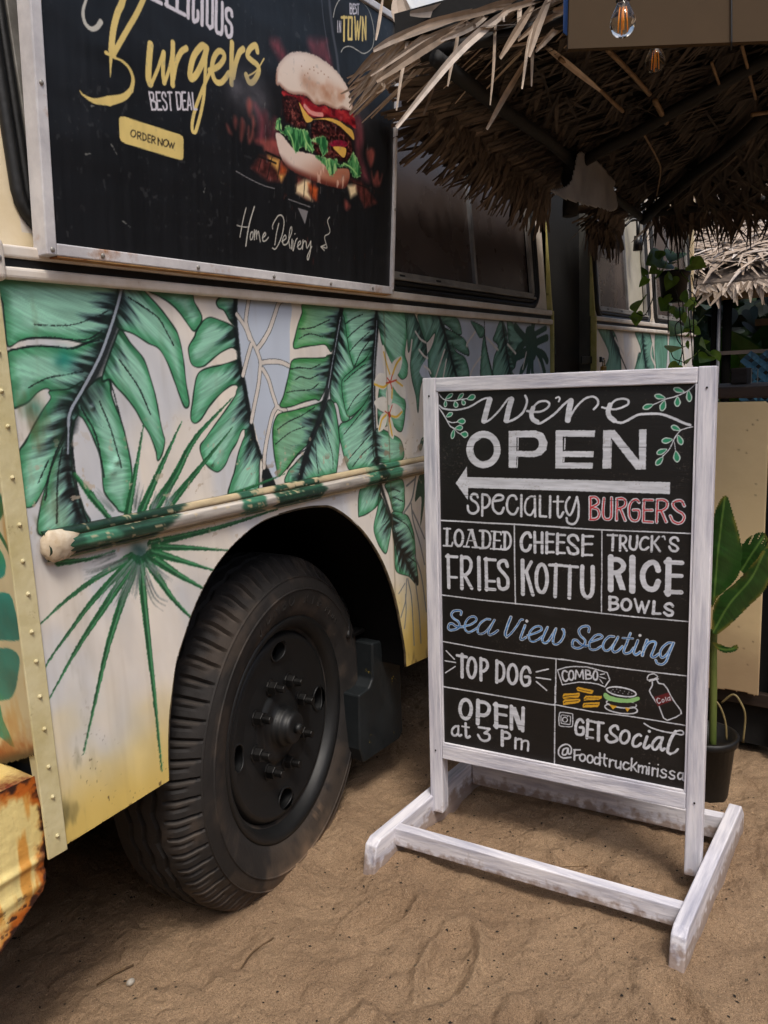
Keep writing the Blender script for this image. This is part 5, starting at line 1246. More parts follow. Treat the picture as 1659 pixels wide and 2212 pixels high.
r1=np.maximum(r1,ss(.085,.03,np.abs(V-.655)*1.0+.05*(nz-.5))*.0)
r1=np.maximum(r1,ss(.675,.70,V+.03*(nz-.5))*.95)
for k,c in ((r2,(.80,.52,.18)),(r1,(.70,.36,.09)),(r3,(.20,.085,.05)),(ss(.62,.66,fbm(U/.012,V/.012,36,4))*ss(.5,.42,V)*ss(.60,.75,U),(.16,.07,.05))): k=np.clip(k,0,1)[...,None]; bc.a[:]=bc.a*(1-k)+np.array(c)*k
cu=(U[:-1,:-1]+U[1:,1:])/2; cz=(V[:-1,:-1]+V[1:,1:])/2
rid=.006*np.exp(-((V-(.525+.05*(U-.78)))/.010)**2)+.004*np.exp(-((V-.475-.1*(U-.78))/.012)**2)
grid_mesh('end_plate',np.stack([U,1.4215-rid,V],-1),bc.a,M['rust'],bm_,inside(cu,cz,bcp))
MB().prism([(.782,1.41,.755),(.79,1.41,.755),(.793,1.41,.60),(.786,1.41,.66)],(0,.02,0)).build('bent_flap',M['strip'],truck)
# belt mouldings
for x0,x1 in ((.826,3.385),(3.962,6.05)):
    MB().box((x0,1.383,1.660),(x1,1.402,1.683)).build('belt_rail',M['white_trim'],truck,bevel=.007,seg=3)
    MB().box((x0,1.394,1.684),(x1,1.402,1.698)).build('belt_groove',M['rubber'],truck)
    MB().box((x0,1.386,1.699),(x1,1.404,1.722)).build('belt_rail',M['white_trim'],truck,bevel=.005,seg=3)
ec=MB().box((.772,1.374,1.655),(.828,1.402,1.730)).build('belt_end_cap',M['white_trim'],truck,bevel=.011,seg=4)
MB().sphere((.812,1.373,1.694),(.006,.003,.006)).build('screw',M['alu'],ec,True)
# rub rail
RX=np.arange(.845,3.38,.004); prof=[(1.3995,1.1885),(1.393,1.1880),(1.3875,1.1850),(1.3860,1.1780),(1.3862,1.1735),(1.3895,1.1715),(1.3862,1.1695)]
prof+=[(1.3862-.0125*math.sin(t),1.1535+.0155*math.cos(t)) for t in np.linspace(.12,math.pi-.12,11)]+[(1.3862,1.1372),(1.3895,1.1352),(1.3862,1.1332),(1.3868,1.1285),(1.3995,1.1262)]
pr=np.array(prof); NV=len(pr)
UU,KK=np.meshgrid(RX,np.arange(NV)); YY=np.repeat(pr[:,:1],len(RX),1); ZZ=np.repeat(pr[:,1:],len(RX),1); ZZ=ZZ+.0010*(fbm(UU/.2,UU*0,3,2)-.5); YY=YY+.0016*(fbm(UU/.06,KK/5.,33,3)-.5)
VV=(1.1885-np.repeat(pr[:,1:],len(RX),1))/.0623
cx=UU+.03*(fbm(UU/.05,KK/3.,5,4)-.5)
def G(a,b): return ss(a-.008,a+.008,cx)*ss(b+.008,b-.008,cx)
st1=fbm(UU/.12,VV/.06,8,4); st2=fbm(UU/.05,VV/.10,28,4)
cream=np.array((.74,.67,.54))*(.86+.28*st2)[...,None]; silver=np.array((.64,.615,.585))*(.62+.8*st1)[...,None]; green=np.array((.14,.26,.205))*(.45+1.1*st1)[...,None]+np.array((.02,.05,.03))*ss(.5,.7,st2)[...,None]; lite=np.array((.27,.49,.39))*(.6+.8*st1)[...,None]
face=((KK>5)&(KK<NV-4))
rc=np.where(face[...,None],silver,cream)
def lay_(k,c):
    global rc
    k=np.clip(k,0,1)[...,None]; rc=rc*(1-k)+c*k
lay_(ss(1.205,1.185,cx+.11*VV-.02),green); lay_(G(.93,1.01)*ss(.25,.4,VV)*ss(.75,.6,VV)*.8,lite); lay_(ss(.55,.7,fbm(UU/.02,VV/.05,88,3))*ss(1.06,.95,cx)*ss(.55,.8,VV)*.8,cream*.8)
lay_(G(1.375,1.455),lite*.8); lay_(G(1.50,1.70),green); lay_(G(1.915,2.10),lite*.7+green*.3); lay_(G(1.975,2.02),green*.6)
ch=ss(.52,.58,fbm(UU/.022,KK/2.4,18,4))*np.where(KK<5,.95,.0)*ss(1.30,1.38,UU)*ss(2.0,1.9,UU); lay_(ch,cream)
lay_(ss(.70,.74,fbm(UU/.02,KK/2.,19,4))*.8,cream)
gv=np.isin(KK,[5,NV-3]).astype(float)*(.45+.5*fbm(UU/.03,UU*0,3,3)); lay_(gv,np.array((.36,.25,.10))); lay_(np.isin(KK,[0,NV-1]).astype(float)*.8,np.array((.16,.13,.08)))
rail=grid_mesh('rub_rail',np.stack([UU,YY,ZZ],-1),rc,M['railcol'],truck)
cap=MB(); capc=[]
V=[];F=[];nu,nv=20,12
for j in range(nv+1):
    t=math.pi*j/nv
    for i in range(nu):
        p=2*math.pi*i/nu; d=Vector((math.sin(t)*math.cos(p),math.sin(t)*math.sin(p),math.cos(t))); k=1+.16*mnoise.noise(d*2.6)
        V.append((.862+.026*d.x*k+(.034*max(d.x,0)*(1+.9*mnoise.noise(d*4))),1.388+.017*d.y*k,1.1565+.0315*d.z*k))
for j in range(nv):
    for i in range(nu): F.append((j*nu+i,(j+1)*nu+i,(j+1)*nu+(i+1)%nu,j*nu+(i+1)%nu))
cap.add(V,F).build('rail_end_cap',mix_mat('filler_cream',(.76,.68,.56),(.88,.84,.77),scale=14,rough=.5,c3=(.40,.27,.15),lo3=.52,hi3=.68,scale3=22,bscale=40,bdist=.004),rail,True)
# ---- upper window band (leans inward)
def U_(X,h,d=0): return (X,1.412+.07*h-d,1.72+h)
def upoly(P,d0,d1,name,mat,parent=truck,bevel=0): return MB().prism([U_(x,h,d0) for x,h in P],Vector(U_(0,0,d1))-Vector(U_(0,0,d0))).build(name,mat,parent,bevel=bevel)
def rrect(x0,x1,h0,h1,r,n=6):
    P=[]
    for cx,cy,a0 in ((x1-r,h0+r,-90),(x1-r,h1-r,0),(x0+r,h1-r,90),(x0+r,h0+r,180)):
        for k in range(n+1): a=math.radians(a0+90*k/n); P.append((cx+r*math.cos(a),cy+r*math.sin(a)))
    return P
def window(x0,x1,h0,h1,r,div,frost=False):
    o=rrect(x0,x1,h0,h1,r); 
    g=MB().tube([U_(x,h,.006) for x,h in o+o[:1]],.013,8,False).build('window_gasket',M['rubber'],truck,True)
    i1=rrect(x0+.022,x1-.022,h0+.022,h1-.022,max(r-.02,.01)); MB().tube([U_(x,h,.004) for x,h in i1+i1[:1]],.010,8,False).build('gasket_lip',M['rubber'],g,True)
    fx0,fx1,fh0,fh1=x0+.034,x1-.034,h0+.032,h1-.034
    f=MB(); w=.026
    for a,b in (((fx0,fh0),(fx1,fh0+w)),((fx0,fh1-w),(fx1,fh1)),((fx0,fh0+w),(fx0+w,fh1-w)),((fx1-w,fh0+w),(fx1,fh1-w))):
        f.prism([U_(a[0],a[1],-.006),U_(b[0],a[1],-.006),U_(b[0],b[1],-.006),U_(a[0],b[1],-.006)],Vector(U_(0,0,.010))-Vector(U_(0,0,-.006)))
    f.prism([U_(fx0,fh0,.010),U_(fx1,fh0,.010),U_(fx1,fh0+.010,.010),U_(fx0,fh0+.010,.010)],(0,-.006,0))
    fr_=f.build('window_frame',M['alu_dull'],truck,bevel=.002)
    upoly([(div-.008,fh0+w),(div+.008,fh0+w),(div+.008,fh1-w),(div-.008,fh1-w)],-.006,.006,'window_divider',M['alu'],fr_)
    upoly([(fx0+w,fh0+w),(div-.008,fh0+w),(div-.008,fh1-w),(fx0+w,fh1-w)],-.012,-.006,'pane',M['glass'],fr_)
    upoly([(div+.008,fh0+w),(fx1-w,fh0+w),(fx1-w,fh1-w),(div+.008,fh1-w)],-.016,-.010,'pane',M['frost'] if frost else M['glass'],fr_)
    for k in range(4):
        x=fx0+.12+k*.23
        if x<fx1-.05: upoly([(x,fh0+.012),(x+.03,fh0+.012),(x+.03,fh0+.018),(x,fh0+.018)],.0095,.0112,'drain_slot',M['rubber'],fr_)
    # body corner fillers
    for (cx,cy,sx,sy) in ((x0,h0,1,1),(x1,h0,-1,1),(x0,h1,1,-1),(x1,h1,-1,-1)):
        P=[(cx,cy)]+[(cx+sx*r*(1-math.sin(a)),cy+sy*r*(1-math.cos(a))) for a in np.linspace(0,math.pi/2,7)]
        if sx*sy<0: P=P[::-1]
        upoly(P,-.004,0,'window_corner',M['white_trim'],truck)
HT=.80
window(.888,1.46,.032,.74,.075,1.17); window(1.56,3.275,.010,.74,.085,2.713); window(4.02,4.955,.0,.74,.07,4.56,True); window(5.085,6.0,.0,.74,.07,5.5)
upoly([(.776,0),(.888,0),(.888,HT),(.776,HT)],-.004,0,'pillar',M['cream']); upoly([(.888,0),(1.46,0),(1.46,.032),(.888,.032)],-.004,0,'sill_panel',M['cream'])
upoly([(1.46,0),(1.56,0),(1.56,HT),(1.46,HT)],-.004,0,'pillar',M['white_trim']); upoly([(1.56,0),(3.275,0),(3.275,.010),(1.56,.010)],-.004,0,'sill_panel',M['white_trim'])
upoly([(3.275,0),(3.384,0),(3.384,HT),(3.275,HT)],-.004,0,'pillar',M['white_trim'])
upoly([(.888,.74),(1.46,.74),(1.46,HT),(.888,HT)],-.004,0,'header',M['cream']); upoly([(1.56,.74),(3.275,.74),(3.275,HT),(1.56,HT)],-.004,0,'header',M['cream'])
upoly([(3.962,0),(4.02,0),(4.02,HT),(3.962,HT)],-.004,0,'pillar',M['white_trim']); upoly([(4.955,0),(5.085,0),(5.085,HT),(4.955,HT)],-.004,0,'pillar',M['white_trim'])
upoly([(5.01,.02),(5.03,.02),(5.03,HT),(5.01,HT)],.0005,.012,'pillar_rib',M['white_trim'])
upoly([(4.02,.74),(4.955,.74),(4.955,HT),(4.02,HT)],-.004,0,'header',M['cream']); upoly([(5.085,.74),(6.0,.74),(6.0,HT),(5.085,HT)],-.004,0,'header',M['cream'])
for x in (3.386,3.944):
    b=MB(); b.prism([(x,1.384,.47),(x+.013,1.384,.47),(x+.013,1.384,1.72),(x,1.384,1.72)],(0,.03,0)); P=[U_(x,.0005,.022),U_(x+.013,.0005,.022),U_(x+.013,HT,.022),U_(x,HT,.022)]; b.prism(P,(0,.03,0)); b.build('door_edge_trim',M['yellow_trim'],truck,bevel=.003)
M['jamb']=mix_mat('grey_jamb',(.24,.235,.22),(.34,.33,.30),scale=6,rough=.6,stretch=(1,1,.4)); MB().box((3.938,1.417,.5),(3.957,1.62,2.55)).build('door_jamb',M['jamb'],truck); MB().box((3.386,1.417,.5),(3.40,1.62,2.55)).build('door_jamb',M['jamb'],truck)
# folding door, set back in its opening
for k,(x0,x1) in enumerate(((3.405,3.665),(3.672,3.935))):
    d=MB().box((x0,1.49,.50),(x1,1.53,2.52)).build('door_leaf',M['door'],truck,bevel=.004)
    o=[(x,1.484,z) for x,z in rrect(x0+.05,x1-.04,1.28 if k else .9,2.34,.09)]
    MB().tube(o+o[:1],.012,8,False).build('door_gasket',M['rubber'],d,True); MB().prism([(x,1.4885,z) for x,_,z in o],(0,.003,0)).build('door_glass',M['glass'],d)
    MB().box((x1-.016,1.478,.52),(x1-.004,1.489,2.5)).build('door_seal',M['rubber'],d)
h=MB(); h.box((3.52,1.462,1.515),(3.565,1.470,1.648)); h.tube([(3.542,1.47,1.53),(3.542,1.445,1.535),(3.542,1.445,1.63),(3.542,1.47,1.635)],.007,8); h.build('door_handle',M['chrome'],truck,bevel=.003)
hs=MB(); hs.box((3.80,1.405,1.486),(3.99,1.412,1.522)); hs.box((3.975,1.372,1.490),(4.005,1.379,1.518)); hs.build('door_hasp',M['rim'],truck,bevel=.003)
MB().box((3.39,1.52,2.525),(3.94,1.6,2.6)).build('door_header',M['dark'],truck)
# step box behind the front wheel
bx=[(1.985,.595),(1.985,.16),(2.205,.16),(2.222,.18),(2.222,.50),(2.19,.535),(2.075,.56),(2.075,.49),(2.06,.40),(2.045,.385),(1.99,.39)]
bx=[(1.96,.22),(1.98,.165),(2.20,.16),(2.224,.18),(2.224,.53),(2.205,.55),(2.06,.565),(2.052,.44),(2.03,.415),(1.97,.41)]
MB().prism([(x,1.50,z) for x,z in bx],(0,.42,0)).build('step_box',M['navy'],truck,bevel=.006)
MB().box((1.93,1.56,.585),(2.16,1.60,.60)).build('brake_pipe_bracket',M['nut'],truck,bevel=.003)
MB().tube([(1.63,1.98,.44),(1.63,3.4,.44)],.06,10).build('front_axle',M['dark'],truck,True)
sp=MB()
for k in range(5): sp.box((1.12+.05*k,1.86,.50+.016*k),(2.12-.05*k,1.93,.512+.016*k))
sp.build('leaf_spring',M['nut'],truck,bevel=.002); MB().tube([(1.70,1.84,.56),(1.83,1.86,.98)],.024,10).build('shock_absorber',M['nut'],truck,True)
MB().tube(catm([(1.99,1.55,.60),(2.03,1.58,.66),(2.08,1.66,.72),(2.10,1.80,.80)],5),.009,7).build('brake_hose',M['rubber'],truck,True)
# ---- front wheel, steered a little to the left
WC=Vector((1.629,1.515,.437)); st_=math.radians(11); WN=Vector((math.sin(st_),-math.cos(st_),0)); WX=Vector((math.cos(st_),math.sin(st_),0)); WZ=Vector((0,0,1))
def wp(r,a,wv): return WC+WX*(r*math.cos(a))+WZ*(r*math.sin(a))+WN*wv
def lathe(pr,n,fn=None):
    V=[];F=[];m_=len(pr)
    for i in range(n):
        a=2*math.pi*i/n
        for j,(r,wv) in enumerate(pr):
            if fn: r2,w2=fn(i,j,r,wv)
            else: r2,w2=r,wv
            V.append(wp(r2,a,w2))
    for i in range(n):
        for j in range(m_-1): a,b=i*m_+j,((i+1)%n)*m_+j; F.append((a,b,b+1,a+1))
    return V,F
tp=[(.285,-.03),(.325,-.002),(.338,.012),(.352,.018),(.375,.026),(.400,.031),(.412,.033),(.414,.0355),(.4165,.0355),(.4185,.0325),(.435,.030),(.450,.024),(.4515,.026),(.4535,.026),(.455,.021),(.463,.016),(.470,.010),(.476,.004),(.488,-.004),(.499,-.013),(.507,-.022),(.5115,-.034),(.514,-.050)]
ntp0=len(tp)
tp+=[(.515,-.066),(.505,-.070),(.505,-.080),(.516,-.084),(.517,-.108),(.506,-.112),(.506,-.122),(.5175,-.126),(.517,-.150),(.506,-.154),(.506,-.163),(.516,-.167),(.514,-.19),(.507,-.218),(.49,-.232),(.44,-.262),(.36,-.25),(.29,-.22)]
NS=441
def tf(i,j,r,wv):
    if 15<=j<=21:
        g=i%7
        if g==0: r-=.008;wv-=.008
        elif g==3 and j>17: r-=.004; wv-=.005
    if 23<=j<=34: wv+=.006*(abs((i%12)-6)/3-1)
    return r,wv
V,F=lathe(tp,NS,tf)
rimp=[(.287,-.04),(.30,-.005),(.318,.010),(.330,.013),(.336,.010),(.338,.000)]
wheel_p=[(.0,-.004),(.058,-.004),(.062,-.020),(.105,-.024),(.110,-.032),(.118,-.034),(.190,-.030),(.225,-.022),(.262,-.012),(.276,-.016),(.283,-.034),(.286,-.045),(.292,-.03),(.300,-.004),(.314,.008),(.326,.012),(.333,.009),(.336,.0),(.336,-.03)]
# disc, with four hand holes cut out of it
hole_a=[math.radians(a) for a in (88,178,268,358)]
rr=sorted(set([0,.02,.05,.058,.062,.09,.105,.11,.118]+[.118+.004*k for k in range(1,42)]+[.283,.286,.292,.300,.314,.326,.333,.336]))
wr=np.array([p[0] for p in wheel_p]); ww=np.array([p[1] for p in wheel_p])
V2=[];F2=[];NA=180
for r in rr:
    for i in range(NA): V2.append(wp(r,2*math.pi*i/NA,float(np.interp(r,wr,ww))))
def inhole(r,a):
    for h_ in hole_a:
        da=(a-h_+math.pi)%(2*math.pi)-math.pi
        if ((r-.232)/.030)**2+(da*.232/.040)**2<1: return True
    return False
for j in range(len(rr)-1):
    for i in range(NA):
        if inhole((rr[j]+rr[j+1])/2,2*math.pi*(i+.5)/NA): continue
        a,b=j*NA+i,j*NA+(i+1)%NA; F2.append((a,b,b+NA,a+NA))
wheel=MB().add(V2,F2).build('wheel',M['rim'],truck,True)
ty=MB().add(V,F).build('tyre',vcol_mat('tyre_rubber',rough=.75,spec=.3,bscale=90,bdist=.0012),wheel,True); es=ty.modifiers.new('crisp','EDGE_SPLIT'); es.split_angle=math.radians(28)
co=np.array([tuple(v) for v in V]); rad=np.hypot((co-np.array(WC))@np.array(WX),co[:,2]-WC.z); ang=np.arctan2(co[:,2]-WC.z,(co-np.array(WC))@np.array(WX)); jj=np.tile(np.arange(len(tp)),NS)
tc_=np.ones((len(V),3))*np.array((.150,.140,.135))*(.72+.56*fbm(ang*4,rad/.02,3,4))[:,None]
dust=np.clip(ss(.48,.70,fbm(ang*6,rad/.05,13,4)+.35*ss(.30,.0,co[:,2]))*.28+ss(.10,-.02,co[:,2]+.10*(fbm(ang*9,rad/.03,23,3)-.5))*.75,0,1)*(jj<24)
dust=np.maximum(dust,.8*ss(.02,.0,np.abs(rad-.345)-.01)*ss(.20,.02,np.abs(ang+1.25))*ss(.42,.6,fbm(ang*30,rad/.006,33,3)))
tc_=tc_*(1-dust[:,None])+np.array((.45,.37,.30))*dust[:,None]
ed_=((np.repeat(np.arange(NS),len(tp))%7)==1)&(jj>=16)&(jj<=21); tc_[ed_]=tc_[ed_]*.6+np.array((.40,.36,.32))*.4
at_=ty.data.color_attributes.new('Col','FLOAT_COLOR','POINT'); c4=np.ones((len(V),4),np.float32); c4[:,:3]=lin(tc_); at_.data.foreach_set('color',c4.reshape(-1))
for h_ in hole_a:
    P=[wp(.232+.030*math.sin(t),h_+math.cos(t)*.040/.232,-.026+.006*abs(math.cos(t))) for t in np.linspace(0,2*math.pi,25)]
    b=MB(); b.tube(P,.0035,6,False); b.add([p for p in P[:-1]]+[p-WN*.03 for p in P[:-1]],[(i,(i+1)%24,24+(i+1)%24,24+i) for i in range(24)]); b.build('hand_hole_rim',M['rim'],wheel,True)
V3,F3=lathe([(.284,-.09),(.20,-.10),(.0,-.10)],48); MB().add(V3,F3).build('brake_drum',M['dark'],wheel,True)
hp=[(0,.030),(.038,.030),(.045,.027),(.048,.020),(.049,.008),(.056,.006),(.058,.0),(.060,-.012),(.064,-.016)]
V4,F4=lathe(hp,40); hub=MB().add(V4,F4); hub.tube([WC+WN*.028,WC+WN*.046],.017,6); hub.build('hub',M['rim'],wheel,True)
for k in range(8):
    a=2*math.pi*k/8+.22; c=wp(.135,a,-.034); nb=MB(); nb.tube([c,c+WN*.028],.0205,6); nb.tube([c+WN*.026,c+WN*.052],.012,8); nb.tube([c-WN*.001,c+WN*.006],.026,12); nb.build('wheel_nut',M['nut'],wheel,bevel=.0015)
def text_mesh(s,size,ext=0):
    cu=bpy.data.curves.new('lettering','FONT'); cu.body=s; cu.size=size; cu.extrude=ext; cu.align_x='CENTER'
    o=bpy.data.objects.new('lettering',cu); COL.objects.link(o); bpy.context.view_layer.update(); me=bpy.data.meshes.new_from_object(o.evaluated_get(bpy.context.evaluated_depsgraph_get())); V=[v.co.copy() for v in me.vertices]; F=[tuple(p.vertices) for p in me.polygons]
    bpy.data.objects.remove(o); bpy.data.curves.remove(cu); bpy.data.meshes.remove(me); return V,F
LM=mix_mat('rubber_letters',(.11,.10,.095),(.17,.155,.14),scale=30,rough=.7)
for s,size,a0,da in (('JUMBO RIB',.046,113,-6.6),('PLUS',.022,52,-4.0)):
    for k,chx in enumerate(s):
        if chx==' ': continue
        a=math.radians(a0+k*da); Vt,Ft=text_mesh(chx,size,.0016); tx=WX*math.sin(a)-WZ*math.cos(a); rad=WX*math.cos(a)+WZ*math.sin(a); base=wp(.372,a,.0265)
        up=(rad-WN*-.10).normalized()
        lt=MB(); lt.add([base+tx*v.x+up*v.y*1.0+WN*v.z for v in Vt],Ft); lt.build('raised_letter',LM,wheel)

# ---------------------------------------------------------------- burger billboard screwed over the bus window, top leaning outward
M['bframe']=mix_mat('weathered_white_aluminium',(.76,.75,.76),(.88,.87,.87),scale=12,rough=.4,metal=.05,c3=(.66,.45,.25),lo3=.58,hi3=.74,scale3=9,bscale=80,bdist=.0004)
bill=thing('burger_billboard','large black burger advertisement in an aluminium frame fixed over the bus window','sign',(1.48,1.37,1.72))
def PB(X,z,d=0): k=.08; return (X,1.37-k*(z-1.72)-d,z)
pc=Canvas(.9185,2.0515,1.7285,2.452,.0018,(.10,.105,.115)); U,V=pc.U,pc.V
pc.a[:]=np.array((.105,.108,.118))*(.75+.5*fbm(U/.012,V/.35,5,4))[...,None]*(.85+.3*fbm(U/.2,V/.2,15,3))[...,None]
parse(POSTER,PALP,pc,'poster')
for k in range(60):
    x=1.5+RNG.random()*.5; z=1.76+RNG.random()*.35; pc.stroke(np.array([(x,z),(x+.001,z+.004+.014*RNG.random())]),.0012,.0008,(.6,.58,.58) if k%3 else (.65,.3,.25),al=.6)
for (x,z,l,a) in ((1.0,1.90,.012,.3),(1.08,1.79,.02,-.5),(1.02,1.99,.006,.2),(1.30,1.88,.01,1.2),(1.46,1.80,.012,1),(1.06,1.93,.02,-.9),(1.5,2.1,.014,1.3)):
    pc.stroke(np.array([(x,z),(x+l*math.cos(a),z+l*math.sin(a))]),.003,.001,(.55,.55,.53),al=.7,jit=.003)
k=ss(.70,.78,fbm(U/.01,V/.012,25,3))*ss(.45,.65,fbm(U/.15,V/.1,26,2)); pc.a[:]=pc.a*(1-.2*k[...,None])+.2*k[...,None]*.5
wob=.0035*(fbm(U/.35,V/.12,31,3)-.5)+.0015*np.sin(U*9+V*4)
grid_mesh('poster_sheet',np.stack([U,1.37-.08*(V-1.72)-.004-wob,V],-1),pc.a,M['poster'],bill)
MB().prism([PB(.915,1.727,-.004),PB(2.055,1.727,-.004),PB(2.055,2.455,-.004),PB(.915,2.455,-.004)],(0,.008,0)).build('backing_board',M['dark'],bill)
def pbar(x0,x1,z0,z1,name,d=.012,b=-.014): 
    return MB().prism([PB(x0,z0,d),PB(x1,z0,d),PB(x1,z1,d),PB(x0,z1,d)],(0,d-b,0)).build(name,M['bframe'],bill,bevel=.0025)
f1=pbar(.898,.920,1.706,2.470,'frame_bar',.013,-.03); f2=pbar(.9205,2.051,1.706,1.7285,'frame_bar',.012); f3=pbar(2.0505,2.064,1.706,2.470,'frame_bar',.013,-.03); f4=pbar(.9205,2.051,2.452,2.470,'frame_bar')
MB().prism([PB(.9205,1.7035,.011),PB(2.051,1.7035,.011),PB(2.051,1.7058,.011),PB(.9205,1.7058,.011)],(0,.025,0)).build('rusty_lip',mix_mat('rust_line',(.50,.30,.13),(.72,.58,.38),scale=14,rough=.8),bill)
for x,z,f in ((.910,1.716,f1),(1.02,1.716,f2),(1.27,1.716,f2),(1.52,1.716,f2),(1.75,1.716,f2),(1.95,1.716,f2),(2.057,1.718,f3),(.909,2.0,f1),(2.057,1.95,f3),(.909,2.3,f1)):
    MB().sphere(PB(x,z,.0135),(.0048,.0025,.0048),10,6).build('screw',M['alu_dull'],f,True)
# ---------------------------------------------------------------- painted A-board by the wheel
TL=np.array([2.062,1.221,1.407]); BX=np.array([.10600,-.99437,-.00063]); BU=np.array([.03254,.00284,.99947]); BN=np.array([.99383,.10596,-.03266])
sb=thing('open_sign_board','white wooden standing board with hand-painted black menu panel on sled feet','signboard',(2.08,.85,0))
def B_(a,b,d=0): return tuple(TL+BX*a+BU*b-BN*d)     # d = towards the viewer
bd=Canvas(-.004,.750,-1.130,.004,.0013,(.07,.065,.062)); U,V=bd.U,bd.V
bd.a[:]=np.array((.058,.052,.049))*(.7+.6*fbm(U/.18,V/.012,5,4))[...,None]
k=ss(.58,.8,fbm(U/.07,V/.05,6,4))*.12; bd.a[:]=bd.a*(1-k[...,None])+np.array((.33,.33,.36))*k[...,None]
parse(BOARD,PAL,bd,'board')
# plank seams and rubbed spots
for vv in (-.167,-.315,-.452,-.60,-.745,-.905,-1.02):
    y=vv+.0015*fbm(U/.1,U*0,int(-vv*100),2); k=(ss(.0016,.0,np.abs(V-y))*ss(.35,.6,fbm(U/.09,V*0+vv,7,2)))[...,None]*.7; bd.a[:]=bd.a*(1-k)+np.array((.05,.045,.045))*k
k=ss(.74,.78,fbm(U/.004,V/.004,8,2))*ss(.5,.7,fbm(U/.08,V/.08,9,2)); bd.a[:]=bd.a*(1-.35*k[...,None])+.35*k[...,None]*np.array((.5,.46,.43))
P=TL+U[...,None]*BX+V[...,None]*BU+BN*(.010+.0008*(fbm(U/.2,V/.2,3,2)-.5))[...,None]
grid_mesh('menu_panel',P,bd.a,M['board'],sb)
def bbar(a0,a1,b0,b1,d0,d1,name,bev=.003):
    o=MB().hexa([B_(a0,b0,d0),B_(a1,b0,d0),B_(a1,b0,d1),B_(a0,b0,d1),B_(a0,b1,d0),B_(a1,b1,d0),B_(a1,b1,d1),B_(a0,b1,d1)]).build(name,M['wwood_v'] if b1-b0>a1-a0 else M['wwood_h'],sb,bevel=bev,seg=2); return o
bbar(-.044,-.0005,-1.366,.0425,.0,-.048,'post'); bbar(.7425,.787,-1.371,.0425,.0,-.048,'post')
bbar(0,.742,-.0005,.0415,-.001,-.040,'top_rail'); bbar(0,.742,-1.176,-1.1265,-.001,-.040,'bottom_rail')
bbar(.0,.742,-1.127,0,-.014,-.026,'panel_back',.001)
bbar(.0003,.0055,-1.126,-.001,-.002,-.013,'bead',.001); bbar(.7365,.742,-1.126,-.001,-.002,-.013,'bead',.001); bbar(.006,.736,-1.1265,-1.121,-.002,-.013,'bead',.001)
def foot(y0,y1,xf,xb,skew,name='foot'):
    P=[(xf-.022,0-.03),(xb+.01,-.03),(xb+.006,.055),(xb-.035,.098),(xf+.028,.096),(xf+.002,.082)]
    m_=MB().prism([(x,y0+(x-xf)*skew,z) for x,z in P],(0,y1-y0,0)); return m_.build(name,M['wwood_x'],sb,bevel=.004)
foot(1.2615,1.303,1.700,2.40,-.03); foot(.396,.434,1.775,2.475,-.01)
def cross(p,q,w,h,name): return MB().beam(p,q,w,h).build(name,M['wwood_h'],sb,bevel=.003)
cross((1.815,1.262,.066),(1.897,.433,.056),.034,.058,'cross_bar'); cross((2.285,1.244,.058),(2.375,.428,.052),.034,.075,'cross_bar')
for a in (-.022,.765):
    for b in (-.012,-1.15): MB().sphere(B_(a,b,.001),(.003,.003,.003),8,5).build('nail_head',M['nut'],sb,True)
# ---------------------------------------------------------------- sand
def sandh(X,Y):
    h=.030*(fbm(X/.42,Y/.42,71,3)-.5)+.036*(fbm(X/.15,Y/.15,72,3)-.5)+.020*(fbm(X/.045,Y/.045,73,3)-.5)*(.4+1.2*fbm(X/.3,Y/.3,79,2))+.005*(fbm(X/.014,Y/.014,74,2)-.5)
    h+=-.006*ss(.55,.8,fbm(X/.16,Y/.10,76,2))
    for fx,fy,fa,l in ((1.35,.62,.5,.13),(1.62,.35,.9,.13),(1.3,.15,.3,.12),(1.15,.9,.7,.12),(2.0,.72,1.1,.11),(1.0,.55,.4,.12),(2.35,.25,.3,.12),(1.15,.35,1.2,.12),(1.5,.9,.2,.13),(.95,.25,.8,.13),(1.75,.05,.5,.12),(1.55,1.15,-.3,.11),(1.45,-.1,.2,.12)):
        u=(X-fx)*math.cos(fa)+(Y-fy)*math.sin(fa); v=-(X-fx)*math.sin(fa)+(Y-fy)*math.cos(fa); r=np.sqrt((u/l)**2+(v/(l*.42))**2); h+=-.026*np.exp(-r**4)+.016*np.exp(-((r-1.25)/.22)**2)
    # drift against the tyre, scoops at the board feet
    u=(X-1.629)*math.cos(st_)+(Y-1.515)*math.sin(st_); v=-(X-1.629)*math.sin(st_)+(Y-1.515)*math.cos(st_)
    h+=.022*np.exp(-((np.abs(u)-.05)/.33)**2*1.2)*np.exp(-((v+.03)/.11)**2)
    return h-.006
gx=np.concatenate([np.linspace(-30,-.6,22),np.arange(-.5,.5,.03),np.arange(.5,2.9,.006),np.arange(2.9,4.5,.03),np.linspace(4.6,60,26)])
gy=np.concatenate([np.linspace(-40,-1.3,22),np.arange(-1.2,-.2,.03),np.arange(-.2,2.0,.006),np.arange(2.0,3.8,.03),np.linspace(3.9,50,24)])
GX,GY=np.meshgrid(gx,gy)
msand,n,b=newmat('wet_beach_sand'); tc=n.nodes.new('ShaderNodeTexCoord'); b.inputs['Roughness'].default_value=.9; b.inputs['Specular IOR Level'].default_value=.25
def nz(scale,detail=5,rough=.6):
    q=n.nodes.new('ShaderNodeTexNoise'); q.inputs['Scale'].default_value=scale; q.inputs['Detail'].default_value=detail; q.inputs['Roughness'].default_value=rough; n.links.new(tc.outputs['Object'],q.inputs['Vector']); return q
